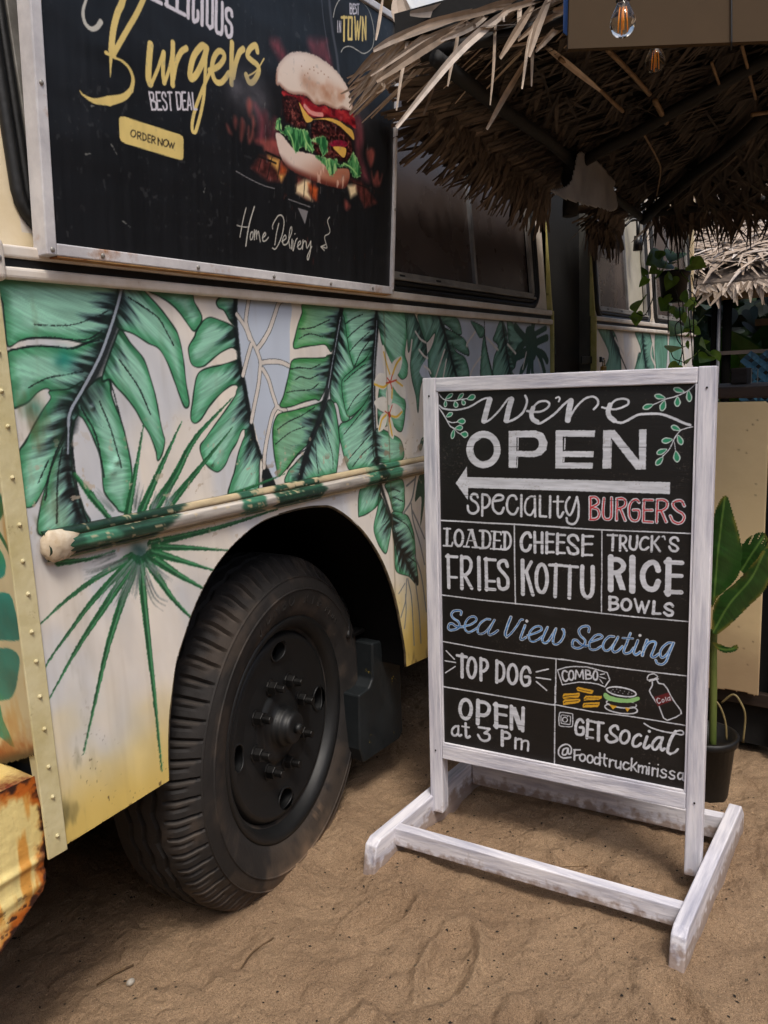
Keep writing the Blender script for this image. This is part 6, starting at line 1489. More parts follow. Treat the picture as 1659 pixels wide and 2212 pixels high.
def ramp(src,p0,c0,p1,c1):
    q=n.nodes.new('ShaderNodeValToRGB'); e=q.color_ramp.elements; e[0].position=p0; e[0].color=c0; e[1].position=p1; e[1].color=c1; n.links.new(src,q.inputs[0]); return q.outputs[0]
def mixc(f,a,bb,mode='MIX'):
    q=n.nodes.new('ShaderNodeMixRGB'); q.blend_type=mode
    for s_,v_ in ((0,f),(1,a),(2,bb)):
        if isinstance(v_,(tuple,float,int)): q.inputs[s_].default_value=v_
        else: n.links.new(v_,q.inputs[s_])
    return q.outputs[0]
base=ramp(nz(3.2,6).outputs[0],.32,L4((.62,.515,.41)),.68,L4((.73,.62,.50)))
base=mixc(ramp(nz(420,3,.75).outputs[0],.36,(0,0,0,1),.64,(1,1,1,1)),mixc(1.0,base,(.50,.48,.47,1),'MULTIPLY'),mixc(1.0,base,(1.28,1.26,1.22,1),'MULTIPLY'))
base=mixc(ramp(nz(330,1).outputs[0],.745,(0,0,0,1),.76,(1,1,1,1)),base,L4((.86,.80,.70)))
base=mixc(ramp(nz(210,2).outputs[0],.70,(0,0,0,1),.73,(1,1,1,1)),base,L4((.18,.14,.11)))
base=mixc(ramp(nz(26,7,.7).outputs[0],.60,(0,0,0,1),.74,(.55,.55,.55,1)),base,L4((.38,.30,.235)))
n.links.new(base,b.inputs['Base Color'])
b1=n.nodes.new('ShaderNodeBump'); b1.inputs['Distance'].default_value=.006; n.links.new(nz(190,5,.7).outputs[0],b1.inputs['Height'])
b2=n.nodes.new('ShaderNodeBump'); b2.inputs['Distance'].default_value=.022; n.links.new(nz(48,6,.65).outputs[0],b2.inputs['Height']); n.links.new(b1.outputs[0],b2.inputs['Normal']); n.links.new(b2.outputs[0],b.inputs['Normal'])
tag(grid_mesh('ground',np.stack([GX,GY,sandh(GX,GY)],-1),None,msand),'trampled brown beach sand under the truck and the board','sand',kind='structure')
# litter of tiny leaf bits and grit on the sand
lm=MB()
for k in range(4200):
    x=.75+RNG.random()*2.0; y=-.1+RNG.random()*2.1; s=.0009+.0034*RNG.random()**5; a=RNG.random()*6.3
    if 1.1<x<2.2 and y>1.40 and y<1.62: continue
    z=float(sandh(np.array(x),np.array(y)))+s*.3; e=(1+1.0*RNG.random()); c,s2=math.cos(a),math.sin(a)
    P=[(x+s*e*c,y+s*e*s2,z),(x-s*s2,y+s*c,z+s*.35),(x-s*e*c,y-s*e*s2,z),(x+s*s2,y-s*c,z+s*.2),(x,y,z+s*.75)]
    lm.add(P,[(0,1,4),(1,2,4),(2,3,4),(3,0,4)])
tag(lm.build('litter',island_mat('leaf_litter',[(.10,.075,.055),(.16,.12,.08),(.09,.07,.05),(.42,.36,.28)],rough=.9)),'tiny dark leaf crumbs and grit scattered over the sand','litter',kind='stuff')
def twig(pts,r,label):
    P=[(x,y,float(sandh(np.array(x),np.array(y)))+r*.8+dz) for x,y,dz in pts]; o=MB().tube(catm(P,4),r,6).build('twig',M_twig,None,True); tag(o,label,'twig')
M_twig=mix_mat('dry_twig',(.30,.22,.14),(.42,.33,.22),scale=40,rough=.8,stretch=(1,1,1))
twig([(1.93,.87,0),(1.985,.82,.004),(2.06,.745,0)],.0016,'thin dry twig lying between the two cross bars of the board')
twig([(1.205,1.335,0),(1.26,1.345,.003),(1.32,1.33,0)],.0022,'short brown twig lying on the sand in front of the tyre')
twig([(.985,1.62,0),(1.03,1.60,.003),(1.07,1.585,0)],.003,'dark stick in the shade under the front of the truck')
sh_=MB(); sx,sy=1.03,1.545; sh_.sphere((sx,sy,float(sandh(np.array(sx),np.array(sy)))+.006),(.012,.009,.008),9,6); tag(sh_.build('shell',mix_mat('shell',(.6,.57,.52),(.75,.72,.68),scale=40,rough=.5),None,True),'small pale shell lying in the shade under the truck','shell')
# ---------------------------------------------------------------- thatched canopy over the seating
canopy=thing('thatched_canopy','brown woven palm-leaf canopy on dark poles reaching to the bus windows','canopy',(3.2,.6,2.4))
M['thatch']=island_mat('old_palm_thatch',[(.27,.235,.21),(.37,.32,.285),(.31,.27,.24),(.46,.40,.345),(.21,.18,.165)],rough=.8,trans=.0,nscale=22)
M['thatch_pale']=island_mat('pale_palm_leaflets',[(.62,.54,.46),(.74,.67,.60),(.54,.46,.38),(.80,.75,.70)],rough=.6,nscale=30)  # paler leaflet colours than the other thatch
M['pole']=mix_mat('tarred_pole',(.035,.032,.03),(.075,.065,.055),scale=12,rough=.75,bscale=30,bdist=.003)
E0=np.array((1.45,.975,2.25)); E1=np.array((2.938,1.107,2.25)); E2=np.array((4.189,1.228,2.25)); ed=(E2-E1)/np.linalg.norm(E2-E1)
SL=.30
def roofz(x,y): # roof plane through the eave pole, rising away from the truck
    ye=1.107+(x-2.938)*.0967; return 2.25+SL*(ye-y)
def rp(x,y,dz=0): return Vector((x,y,roofz(x,y)+dz))
H2=(3.446,.549); 
# closed upper skin
skin=MB(); A=[(1.72,1.10),(2.3,.40),(2.3,-.9),(3.0,-.9),(3.446,.50),(4.19,1.228),(4.24,1.27),(1.80,1.06)]
skin.prism([rp(x,y,.035) for x,y in A],(0,0,.06))
def endz(p): return p
EB=Vector((4.56,-.9,2.25)); 
skin.prism([Vector((4.189,1.228,2.29)),rp(3.446,.549,.04),rp(3.0,-.9,.04),Vector((4.56,-.9,2.29))],(0,0,.06))
skin.build('thatch_backing',M['dark'],canopy)
def leafrow(mb,x,y,ang,L,W,drop,dz=0,jit=1):
    d=Vector((math.sin(ang),math.cos(ang),0)); p=rp(x,y,dz); q=Vector((x+d.x*L,y+d.y*L,0)); q.z=roofz(q.x,q.y)+dz-drop; mid=(p+q)/2+Vector((0,0,-.004+.008*random.random()))
    mb.blade([p,mid,q],W,(0,random.gauss(0,.25),-1),taper=(.75,1,.25),fold=.12)
th=MB(); th2=MB()
def inpoly(x,y,P):
    c=False
    for i in range(len(P)):
        (x0,y0),(x1,y1)=P[i],P[i-1]
        if (y0>y)!=(y1>y) and x<(x1-x0)*(y-y0)/(y1-y0)+x0: c=not c
    return c
A2=[(1.76,1.12),(2.28,.40),(2.28,-.3),(3.1,-.3),(3.446,.52),(4.16,1.20),(4.2,1.24),(1.80,1.16)]
for r in range(19):
    y0=1.09-.078*r; x=1.6
    while x<4.2:
        x+=.014+.005*random.random(); y=y0+.0967*(x-2.938)+random.gauss(0,.006)
        if not inpoly(x,y,A2): continue
        a=(.95 if (r%2) else -.75)+random.gauss(0,.13); leafrow(th,x,y,a,.17+.05*random.random(),.011+.009*random.random(),.006+.014*random.random()**2,-.002*random.random())
        if random.random()<.10: leafrow(th,x,y,a+random.gauss(0,.5),.12+.08*random.random(),.008+.006*random.random(),.02+.04*random.random(),-.004)
M['thatch_in']=island_mat('shaded_palm_thatch',[(.15,.13,.12),(.23,.20,.182),(.19,.165,.15),(.31,.27,.235),(.12,.105,.097)],rough=.85,nscale=22)  # darker copy of the thatch colours, underside shade put into them
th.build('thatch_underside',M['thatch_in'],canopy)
# end slope of the hip, darker and farther
for r in range(16):
    f=r/15.; p0=Vector((4.2,1.2,2.262)).lerp(Vector((3.45,.55,2.44)),f); p1=Vector((4.52,-.7,2.262)).lerp(Vector((3.1,-.7,2.85)),f)
    for k in range(70):
        t=(k+random.random())/70; p=p0.lerp(p1,t); 
        L=.18+.1*random.random(); a=random.gauss(0,.5)+(.5 if r%2 else -.4); q=p+Vector((math.cos(a)*L*.9,math.sin(a)*L,-.10*random.random()-.05)); th2.blade([p,(p+q)/2,q],.02+.014*random.random(),(0,0,-1),taper=(.7,1,.25))
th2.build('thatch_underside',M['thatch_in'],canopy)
# hanging eave of loose leaflets along the bus
hv=MB()
for r in range(7):
    x=1.97+.02*r
    while x<4.24:
        x+=.009+.005*random.random()
        if 3.20<x<3.74: continue
        ye=1.107+(x-2.938)*.0967; t=r/6.; yy=ye+.01+.034*r+random.gauss(0,.005); s_=1 if r%2 else -1
        fx=min(max((x-2.0)/1.2,0),1); dz_=(.045+.075*fx); p=Vector((x,yy,2.256-dz_*t*(.5+.5*t)+random.gauss(0,.004)))
        L=(.17+.05*random.random())*(1.1 if r==6 else 1); a=s_*(.62+random.gauss(0,.13)); 
        if r==6: a=random.gauss(0,.42)
        dn=.12+.30*fx*t+.25*t*t; d=Vector((math.sin(a),math.cos(a)*math.cos(dn),-math.cos(a)*math.sin(dn)))
        q=p+d*L; lim=1.318 if x<2.12 else 1.385
        if q.y>lim: q.y=lim
        if p.y>lim-.01: p.y=lim-.01
        hv.blade([p,(p+q)/2+Vector((0,-.004,-.004)),q],.013+.010*random.random(),(0,-.6,-.8),taper=(.9,1,.95,.8 if r<6 else .5),fold=.10)
for k in range(260):
    x=2.05+2.15*random.random()
    if 3.15<x<3.78: continue
    ye=1.107+(x-2.938)*.0967; yy=min(ye+.16+.06*random.random(),1.30 if x<2.12 else 1.37); fx=min(max((x-2.0)/1.2,0),1); p=Vector((x,yy,2.215-.075*fx+.02*random.random())); L=.02+.06*random.random(); q=p+Vector((random.gauss(0,.04),.01,-L)); hv.blade([p,(p+q)/2,q],.008+.012*random.random(),(random.gauss(0,.3),-1,0),taper=(.8,1,.2),fold=.2)
hv.build('thatch_eave',M['thatch'],canopy)
# far end fringe, hanging in silhouette
ff=MB()
for k in range(900):
    t=random.random(); p=Vector((4.2,1.22,2.26)).lerp(Vector((4.54,-.75,2.26)),t)+Vector((.02+.10*random.random(),0,-.02*random.random())); L=.06+.20*random.random()**1.4; a=random.gauss(0,.55)
    q=p+Vector((.05*random.random(),math.sin(a)*L,-math.cos(a)*L)); ff.blade([p,(p+q)/2+Vector((random.gauss(0,.01),random.gauss(0,.01),0)),q],.008+.014*random.random(),(-1,random.gauss(0,.5),0),taper=(.8,1,.15))
ff.build('thatch_fringe',M['thatch'],canopy)
def pole(a,b,r,name='pole'): 
    P=[Vector(a).lerp(Vector(b),i/6)+Vector((random.gauss(0,.004),random.gauss(0,.004),random.gauss(0,.004))) for i in range(7)]; MB().tube(P,r,9).build(name,M['pole'],canopy,True)
pole(E0+np.array((.3,.03,-.045)),E2+ed*.03-np.array((0,0,.045)),.019,'eave_pole'); pole((2.955,1.135,2.23),(2.96,1.14,2.03),.030,'pole_stub')
pole((2.938,1.107,2.195),rp(2.902,.44,-.05),.021,'rafter'); pole(rp(2.902,.45,-.05),rp(2.87,-.5,-.05),.021,'rafter')
pole((4.189,1.228,2.195),rp(3.446,.549,-.055),.026,'rafter'); pole(rp(3.446,.549,-.055),rp(2.9,-.25,-.055),.024,'rafter')
pole((4.189,1.228,2.225),(4.40,.55,2.225),.020,'end_beam'); pole((4.40,.55,2.225),(4.56,-.8,2.225),.02,'end_beam'); pole((4.3,1.0,2.31),(3.6,.45,2.41),.014,'rafter')
pole((1.78,1.06,2.22),(2.35,.36,2.42),.016,'edge_pole')
pole((4.32,-.6,2.22),(4.32,-.6,-.05),.04,'post'); pole((2.9,-.75,2.6),(2.9,-.75,-.05),.04,'post')
for pts,wd in TWIGS: MB().tube(catm(pts,5),wd/2000,6).build('batten',mix_mat('split_bamboo',(.42,.33,.24),(.55,.45,.33),scale=30,rough=.6),canopy,True)
# pale loose leaflets at the near edge
lf=MB()
for pts,wd in STRANDS:
    lf.blade(catm(pts,5),wd/1000*.82,(-.7,-.5,-.5),taper=(.5,.85,1,.95,.75,.42),fold=.3)
for k in range(130):
    t=random.random(); p=Vector((1.76,1.12,2.245)).lerp(Vector((2.3,.40,2.46)),t)+Vector((random.gauss(0,.025),0,.004+.03*random.random())); L=.14+.30*random.random()**1.3
    q=p+Vector((-.32*L+random.gauss(0,.04),(.55+.35*random.random())*L,-.28*L-.25*L*random.random())); 
    q.x=max(q.x,1.74)
    if q.y>1.26: q.y=1.26
    m_=(p+q)/2+Vector((0,0,.012)); lf.blade(catm([p,m_,q],3),.004+.010*random.random()**1.5,(-.7,-.4,-.6),taper=(.7,1,.95,.8,.4),fold=.3)
for k in range(60):
    t=random.random(); p=Vector((1.82,1.12,2.262)).lerp(Vector((2.38,.42,2.485)),t)+Vector((.10*random.random(),0,.012*random.random())); L=.18+.25*random.random()
    q=p+Vector((-.25*L,random.gauss(.6,.3)*L,-.16*L+random.gauss(0,.01))); lf.blade([p,(p+q)/2+Vector((0,0,.006)),q],.010+.014*random.random(),(-.6,-.3,-.7),taper=(.7,1,.8,.3),fold=.2)
lf.build('loose_leaflets',M['thatch_pale'],canopy)
# ---------------------------------------------------------------- tarp scrap, bulbs, shade board
tp_=[Vector(p) for p in TARP]; nT=26; xs=[p.x for p in tp_]; zs=[p.z for p in tp_]
td=(Vector((4.189,1.228,0))-Vector((2.938,1.107,0))).normalized(); tn=Vector((td.y,-td.x,0)); o0=tp_[0]
loc=np.array([((p-o0).dot(td),p.z-o0.z) for p in tp_]); loc=smooth(loc,3,True)
gu=np.linspace(loc[:,0].min(),loc[:,0].max(),90); gv=np.linspace(loc[:,1].min(),loc[:,1].max(),34); GU,GV=np.meshgrid(gu,gv)
dsp=.05*(fbm(GU/.25,GV/.2,5,2)-.5)+.012*np.abs(fbm(GU/.10,GV/.16,15,2)-.5)
Pq=np.stack([o0.x+td.x*GU+tn.x*dsp,o0.y+td.y*GU+tn.y*dsp,o0.z+GV],-1); cu=(GU[:-1,:-1]+GU[1:,1:])/2; cv_=(GV[:-1,:-1]+GV[1:,1:])/2
to=grid_mesh('plastic_tarp',Pq,None,mix_mat('grey_tarp',(.50,.50,.51),(.62,.61,.61),scale=5,rough=.5,bdist=0),None,inside(cu,cv_,loc)); so_=to.modifiers.new('thick','SOLIDIFY'); so_.thickness=.002
tag(to,'crumpled grey plastic tarp scrap tied under the canopy corner','tarp')
def at(u,v,d): r=R@np.array([u-960,v-1280,1950.]); return Vector((r[0]*d/1950,r[1]*d/1950,CAMZ+r[2]*d/1950))
M['bulbglass'],n,b=newmat('bulb_glass'); b.inputs['Base Color'].default_value=(1,.93,.82,1); b.inputs['Transmission Weight'].default_value=1; b.inputs['Roughness'].default_value=.02; b.inputs['IOR'].default_value=1.35
M['filament']=mix_mat('amber_filament',(.95,.50,.10),(.98,.66,.22),scale=30,rough=.4)
M['socket']=mix_mat('black_bakelite',(.03,.03,.03),(.05,.05,.05),scale=20,rough=.4)
def bulb(c,r,label):
    t=thing('light_bulb',label,'bulb',tuple(c),'filament bulbs hanging under the canopy')
    prof=[(0,-1.05),(.25,-1.02),(.55,-.88),(.82,-.60),(.97,-.22),(1.0,.1),(.93,.45),(.76,.82),(.58,1.15),(.46,1.42),(.42,1.6)]
    V=[];F=[];n_=28
    for i in range(n_):
        a=2*math.pi*i/n_
        for rr0,z in prof: V.append((c.x+r*rr0*math.cos(a),c.y+r*rr0*math.sin(a),c.z+r*z))
    k=len(prof)
    for i in range(n_):
        for j in range(k-1): a,b_=i*k+j,((i+1)%n_)*k+j; F.append((a,b_,b_+1,a+1))
    MB().add(V,F).build('glass_bulb',M['bulbglass'],t,True)
    fm=MB()
    for i in range(4): a=1.57*i+.5; fm.tube([(c.x+.16*r*math.cos(a),c.y+.16*r*math.sin(a),c.z+1.0*r),(c.x+.30*r*math.cos(a),c.y+.30*r*math.sin(a),c.z-.55*r)],r*.045,6)
    fm.build('filament',M['filament'],t,True)
    MB().tube([(c.x,c.y,c.z+1.55*r),(c.x,c.y,c.z+2.7*r)],[r*.55,r*.5],14).build('socket',M['socket'],t,True,bevel=.002)
    MB().tube([(c.x,c.y,c.z+2.6*r),(c.x,c.y,c.z+7.5*r)],.0035,8).build('cord',M['socket'],t,True)
bulb(at(1557,58,1.45),.0235,'clear filament bulb nearest the viewer, in front of the grey shade board'); bulb(at(1638,156,1.95),.0245,'smaller-looking clear filament bulb hanging just below the shade board')
d_=1.72; hb=MB(); c0,c1=at(1420,122,d_),at(1990,99,d_); up=Vector((-R[0,1],-R[1,1],-R[2,1])); tl_=at(1432,-330,d_); tr_=c1+(tl_-c0)
nb=(c1-c0).cross(tl_-c0).normalized(); hb.prism([c0,c1,tr_,tl_],nb*-.012 if nb.dot(c0-Vector((0,0,CAMZ)))<0 else nb*.012)
sbd=thing('shade_board','plain beige-grey plywood board hung high under the canopy','board',tuple(c0)); hb.build('panel',mix_mat('shaded_ply',(.255,.205,.15),(.285,.23,.17),scale=3,rough=.8,spec=.1,bdist=0),sbd)  # canopy shade put into the panel's dark brown colour
q0=at(1828,-320,d_-.006); q1=at(1829,100,d_-.006); MB().tube([q0,q0.lerp(q1,.5),q1,q1+Vector((0,0,-.02))],.0018,6).build('wire',M['socket'],sbd,True)
bs=MB(); bs.prism([at(1412,-300,d_+.05),at(1430,-300,d_+.05),at(1418,88,d_+.05),at(1408,80,d_+.05)],(.004,.002,0)); tag(bs.build('tarp_edge',mix_mat('blue_tarp',(.10,.28,.52),(.16,.36,.62),scale=20,rough=.5)),'narrow strip of blue tarp showing beside the shade board','tarp')
# white tray-like sheet above the near edge of the thatch
ws=MB(); P=[at(1010,-60,2.05),at(1012,8,2.05),at(1030,26,2.05),at(1110,34,2.08),at(1200,26,2.12),at(1290,8,2.16),at(1330,-10,2.2),at(1330,-70,2.2)]; ws.prism(P,(.02,.02,.004))
tag(ws.build('white_sheet',mix_mat('white_plastic',(.74,.78,.84),(.86,.84,.76),scale=3,rough=.4),None,bevel=.006),'pale plastic sheet lying on top of the near thatch edge','sheet')
# cable with lamp socket at the far corner
cb=thing('festoon_cable','black festoon cable with an empty lamp socket at the far canopy corner','cable',SOCK[0])
MB().tube(catm(CABLE,4),.007,8).build('cable_run',M['socket'],cb,True); MB().tube([SOCK[0],SOCK[1]],[.012,.009],10).build('cable_drop',M['socket'],cb,True); s1=Vector(SOCK[1]); MB().tube([s1+Vector((0,0,.01)),s1+Vector((0,0,-.07))],[.022,.027],14).build('socket',M['socket'],cb,True)
s0=Vector(SOCK[0]); MB().tube([s0+Vector((0,.045,-.01)),s0,s0+Vector((0,-.045,-.01))],[.012,.02,.012],10).build('cable_clamp',M['socket'],cb,True)
# ---------------------------------------------------------------- padlock
pk=thing('padlock','small brass padlock on the bus door hasp','padlock',(3.99,1.36,1.46))
MB().box((3.965,1.352,1.425),(4.015,1.370,1.470)).build('body',mix_mat('brass',(.62,.47,.20),(.76,.60,.30),scale=20,rough=.35,metal=.8),pk,bevel=.004)
MB().tube([(3.976,1.361,1.468)]+[(3.99+.014*math.cos(t),1.361,1.495+.014*math.sin(t)) for t in np.linspace(math.pi,0,9)]+[(4.004,1.361,1.468)],.004,8).build('shackle',M['chrome'],pk,True)
# ---------------------------------------------------------------- hanging pothos
def heart(mb,base,tip,w=.8,face=(-.8,-.5,.35)):
    b_,t_=Vector(base),Vector(tip); ax=t_-b_; L=ax.length; ax.normalize(); nf=Vector(face).normalized(); nf=(nf+Vector((random.gauss(0,.35),random.gauss(0,.35),random.gauss(0,.3)))).normalized(); sd=ax.cross(nf).normalized(); nf=sd.cross(ax)
    prof=[(-.10,.12),(-.13,.30),(-.02,.46),(.18,.52),(.40,.47),(.62,.34),(.82,.17),(1,0)]
    C=[(0,0)]+[(t,0) for t,_ in prof[2:]]; V=[];F=[]
    mid=[b_+ax*L*max(t,0)+nf*L*(-.10*t*t) for t,_ in prof]; lft=[b_+ax*L*t+sd*L*h*w+nf*L*(.16*h-.10*t*t) for t,h in prof]; rgt=[b_+ax*L*t-sd*L*h*w+nf*L*(.16*h-.10*t*t) for t,h in prof]
    n_=len(prof); V=mid+lft+rgt
    for i in range(n_-1): F+=[(i,i+1,n_+i+1,n_+i),(i+1,i,2*n_+i,2*n_+i+1)]
    mb.add(V,F)
hp_=thing('hanging_pothos','leafy green pothos trailing from a dark pot hung under the canopy end','plant',(4.30,1.10,1.9))
pm=MB(); pc_=Vector((4.30,1.10,1.865)); V=[];F=[];n_=20
for r_,z in ((.052,-.085),(.058,-.08),(.072,.045),(.082,.047),(.084,.07),(.074,.07),(.07,.03),(0,.03)):
    for i in range(n_): a=2*math.pi*i/n_; V.append((pc_.x+r_*math.cos(a),pc_.y+r_*math.sin(a),pc_.z+z))
for j in range(7):
    for i in range(n_): F.append((j*n_+i,j*n_+(i+1)%n_,(j+1)*n_+(i+1)%n_,(j+1)*n_+i))
pm.add(V,F+[tuple(range(n_))[::-1]]).build('pot',mix_mat('grimy_pot',(.09,.085,.08),(.17,.155,.15),scale=12,rough=.6),hp_,True)
hm=MB()
for a in (0,2.1,4.2): hm.tube([(pc_.x+.08*math.cos(a),pc_.y+.08*math.sin(a),pc_.z+.06),(pc_.x,pc_.y,pc_.z+.36)],.0018,5)
hm.build('hanger_wire',M['socket'],hp_)
M['pothos']=island_mat('pothos_leaf',[(.34,.50,.15),(.50,.64,.24),(.40,.56,.18),(.60,.72,.32),(.28,.42,.14)],rough=.4,trans=.5,nscale=30)
lm_=MB()
for a,bq in VLEAF: heart(lm_,a,Vector(a).lerp(Vector(bq),.92),.72,(-.9,-.3,.5))
for k in range(3):
    v_=VINES[k%6]; p=Vector(v_[random.randrange(len(v_))]); heart(lm_,p,p+Vector((random.gauss(0,.03),random.gauss(0,.03),-.05-.02*random.random())),.8)
lm_.build('foliage',M['pothos'],hp_,True)
vm=MB()
for v_ in VINES: vm.tube(catm(v_,4),.0028,5)
vm.build('vines',mix_mat('vine_stem',(.12,.13,.06),(.2,.19,.09),scale=30),hp_,True)
# ---------------------------------------------------------------- counter with cream panel
ct=thing('cream_counter','dark wooden counter fronted with a stained cream panel behind the board','counter',(3.1,.6,0))
cc=Canvas(.30,1.10,.235,1.325,.004,(.86,.77,.57)); U,V=cc.U,cc.V; cc.a[:]=np.array((.88,.79,.61))*(.93+.14*fbm(U/.3,V/.3,5,4))[...,None]
k=ss(.62,.30,V+.25*(fbm(U/.15,V/.15,6,4)-.5)+.15*(.55-U))[...,None]*.62; cc.a[:]=cc.a*(1-k)+np.array((.56,.46,.36))*k
for (y,z) in ((.487,1.24),(.473,1.255),(.505,1.22),(.47,.99),(.505,1.14),(.53,1.15),(.47,1.03),(.475,.36),(.49,.42),(.46,.45),(.51,.50)): cc.blob((y,z),.0032,(.20,.13,.08),.9)
cu=(U[:-1,:-1]+U[1:,1:])/2; cz=(V[:-1,:-1]+V[1:,1:])/2; kp=(cz>.243+.012*(fbm(cu/.03,cu*0,3,3)-.5)+.02*(.7-cu))&(cz<1.322-.004*fbm(cu/.05,cu*0,4,2))&~((cu<.462)&(cz>1.295)&((cu-.462)**2+(cz-1.295)**2>.027**2))&(cu>.437)
pn=grid_mesh('cream_panel',np.stack([np.full(U.shape,3.0)+.004*(fbm(U/.4,V/.4,2,2)-.5),U,V],-1),cc.a,vcol_mat('stained_board',rough=.5,bscale=18,bdist=.002),ct,kp); q=pn.modifiers.new('t','SOLIDIFY'); q.thickness=.012; q.offset=-1 
mt=mix_mat('dark_counter_wood',(.12,.085,.065),(.21,.15,.115),scale=9,rough=.65,stretch=(1,.3,2),bscale=30,bdist=.002)
MB().box((2.985,.30,1.332),(3.60,1.12,1.372)).build('counter_top',mt,ct,bevel=.004)
for (x,y) in ((3.05,.345),(3.05,1.05),(3.54,.345),(3.54,1.05)): MB().box((x-.035,y-.035,-.03),(x+.035,y+.035,1.331)).build('leg',mt,ct,bevel=.004)
MB().box((3.02,.385,.19),(3.05,1.01,.24)).build('stretcher',mt,ct,bevel=.003)
MB().box((3.06,.385,.02),(3.50,1.01,1.30)).build('shelf_back',M['dark'],ct)
# ---------------------------------------------------------------- potted broad-leaf plant
pp=thing('potted_plant','broad-leaved green plant with brown spots in a black pot behind the board','plant',(2.64,.53,0))
pc_=Vector((2.66,.545,0)); V=[];F=[];n_=28
for r_,z in ((.072,-.02),(.075,.0),(.093,.185),(.103,.187),(.105,.213),(.094,.215),(.09,.17),(0,.17)):
    for i in range(n_): a=2*math.pi*i/n_; V.append((pc_.x+r_*math.cos(a),pc_.y+r_*math.sin(a),z))
for j in range(7):
    for i in range(n_): F.append((j*n_+i,j*n_+(i+1)%n_,(j+1)*n_+(i+1)%n_,(j+1)*n_+i))
MB().add(V,F).build('pot',mix_mat('black_pot',(.03,.03,.032),(.06,.06,.06),scale=9,rough=.5,c3=(.22,.18,.14),lo3=.6,hi3=.75,scale3=8),pp,True)
leafm=vcol_mat('broad_leaf',rough=.38,bscale=60,bdist=.0006,stretch=(1,6,1))
def bigleaf(P,rib,spots,torn=0,cur=.03):
    P=np.array(P); X0=P[:,0].mean(); yz=smooth(P[:,1:],6,True); cv=Canvas(yz[:,0].min()-.004,yz[:,0].max()+.004,yz[:,1].min()-.004,yz[:,1].max()+.004,.003,(.12,.27,.09)); U,V=cv.U,cv.V
    rb=np.array(rib); d,S,L=seg(U,V,smooth(rb,6)); e,_,_=seg(U,V,np.vstack([yz,yz[:1]]))
    cv.a[:]=np.array((.135,.265,.085))*(.8+.4*fbm(S/.006+d/.01,d/.1,4,3))[...,None]; k=ss(.004,.001,d)[...,None]; cv.a[:]=cv.a*(1-k)+np.array((.36,.48,.22))*k
    k=(ss(.012,.0,e)*ss(.45,.6,fbm(U/.03,V/.03,6,3)))[...,None]; cv.a[:]=cv.a*(1-k)+np.array((.40,.38,.14))*k
    for (y,z,r) in spots: cv.blob((y,z),r*1.7,(.42,.36,.14),.8); cv.blob((y,z),r,(.16,.08,.04),1.0)
    D=np.hypot(0*d,d); sgn=np.sign((U-np.interp(V,rb[:,1],rb[:,0])) if abs(rb[-1,1]-rb[0,1])>.02 else U*0+1)
    X=X0+cur*ss(0,.10,d)+.006*(fbm(U/.05,V/.05,8,2)-.5)
    keep=inside((U[:-1,:-1]+U[1:,1:])/2,(V[:-1,:-1]+V[1:,1:])/2,yz)
    if torn: keep&=~((fbm(((U[:-1,:-1])+.4*V[:-1,:-1])/.006,U[:-1,:-1]*0,5,1)>.60)&(e[:-1,:-1]<.02)&(V[:-1,:-1]>yz[:,1].max()-.045))
    return grid_mesh('leaf',np.stack([X,U,V],-1),cv.a,leafm,pp,keep)
bigleaf(BL1,[(.527,.60),(.522,.75),(.513,.90),(.50,1.04)],[]); bigleaf(BL2,[(.516,.60),(.47,.70),(.41,.79),(.375,.88)],[(.470,.763,.012),(.437,.802,.014),(.455,.782,.006)]); bigleaf(BL3,[(.465,.77),(.43,.84),(.395,.905)],[],1); bigleaf(BL4,[(.52,.545),(.48,.54),(.447,.552)],[],0,.01)
MB().tube(catm(STEM[0],5),[.012]*15+[.014],10).build('stem',mix_mat('plant_stem',(.26,.34,.14),(.38,.42,.20),scale=14,rough=.5,stretch=(1,1,.3)),pp,True)
for s_ in STEM[1:]: MB().tube(catm(s_,5),.0035,7).build('dry_stalk',mix_mat('dry_stalk',(.42,.36,.22),(.5,.45,.3),scale=30),pp,True)
for k in range(4): a=.8+k*.7; MB().tube(catm([(2.66+.02*math.cos(a),.54+.02*math.sin(a),.17),(2.66+.04*math.cos(a),.54+.035*math.sin(a),.25),(2.66+.07*math.cos(a),.54+.05*math.sin(a),.21)],5),.003,6).build('dry_stalk',M_twig,pp,True)
# ---------------------------------------------------------------- second hut behind
hut=thing('thatched_hut','open hut with pale straw roof and dark posts behind the truck','hut',(7.2,.6,0))
sk_=MB(); RS=.55
sk_.prism([(6.9,2.2,2.06),(6.9,-2.2,2.06),(9.5,-2.2,2.06+RS*2.6),(9.5,2.2,2.06+RS*2.6)],(0,0,.05)); sk_.build('roof_backing',M['thatch'],hut)
hm=MB()
for k in range(4200):
    u=random.random()**1.3; y=2.3-4.0*random.random(); x=7.12+2.0*u; z=2.12+RS*(x-6.9)+.02+.07*random.random(); a=random.gauss(0,.55)+random.choice((-.9,.9)); L=.22+.28*random.random()
    d=Vector((-math.cos(a)*.9,math.sin(a),-math.cos(a)*.42+random.gauss(0,.10))); p=Vector((x,y,z)); q=p+d*L
    hm.blade([p,(p+q)/2+Vector((0,0,.02)),q],.022+.028*random.random(),(-.5,0,.9),taper=(.7,1,.8,.2),fold=.2)
hm.build('straw_thatch',M['thatch_pale'],hut)
ef=MB()
for k in range(260):
    y=2.2-3.6*random.random(); p=Vector((6.86+.05*random.random(),y,2.09)); L=.06+.14*random.random()**2; q=p+Vector((random.gauss(-.03,.03),random.gauss(0,.07),-L)); ef.blade([p,(p+q)/2,q],.02+.02*random.random(),(-1,0,0),taper=(.8,1,.2))
ef.build('eave_straw',M['thatch_pale'],hut)
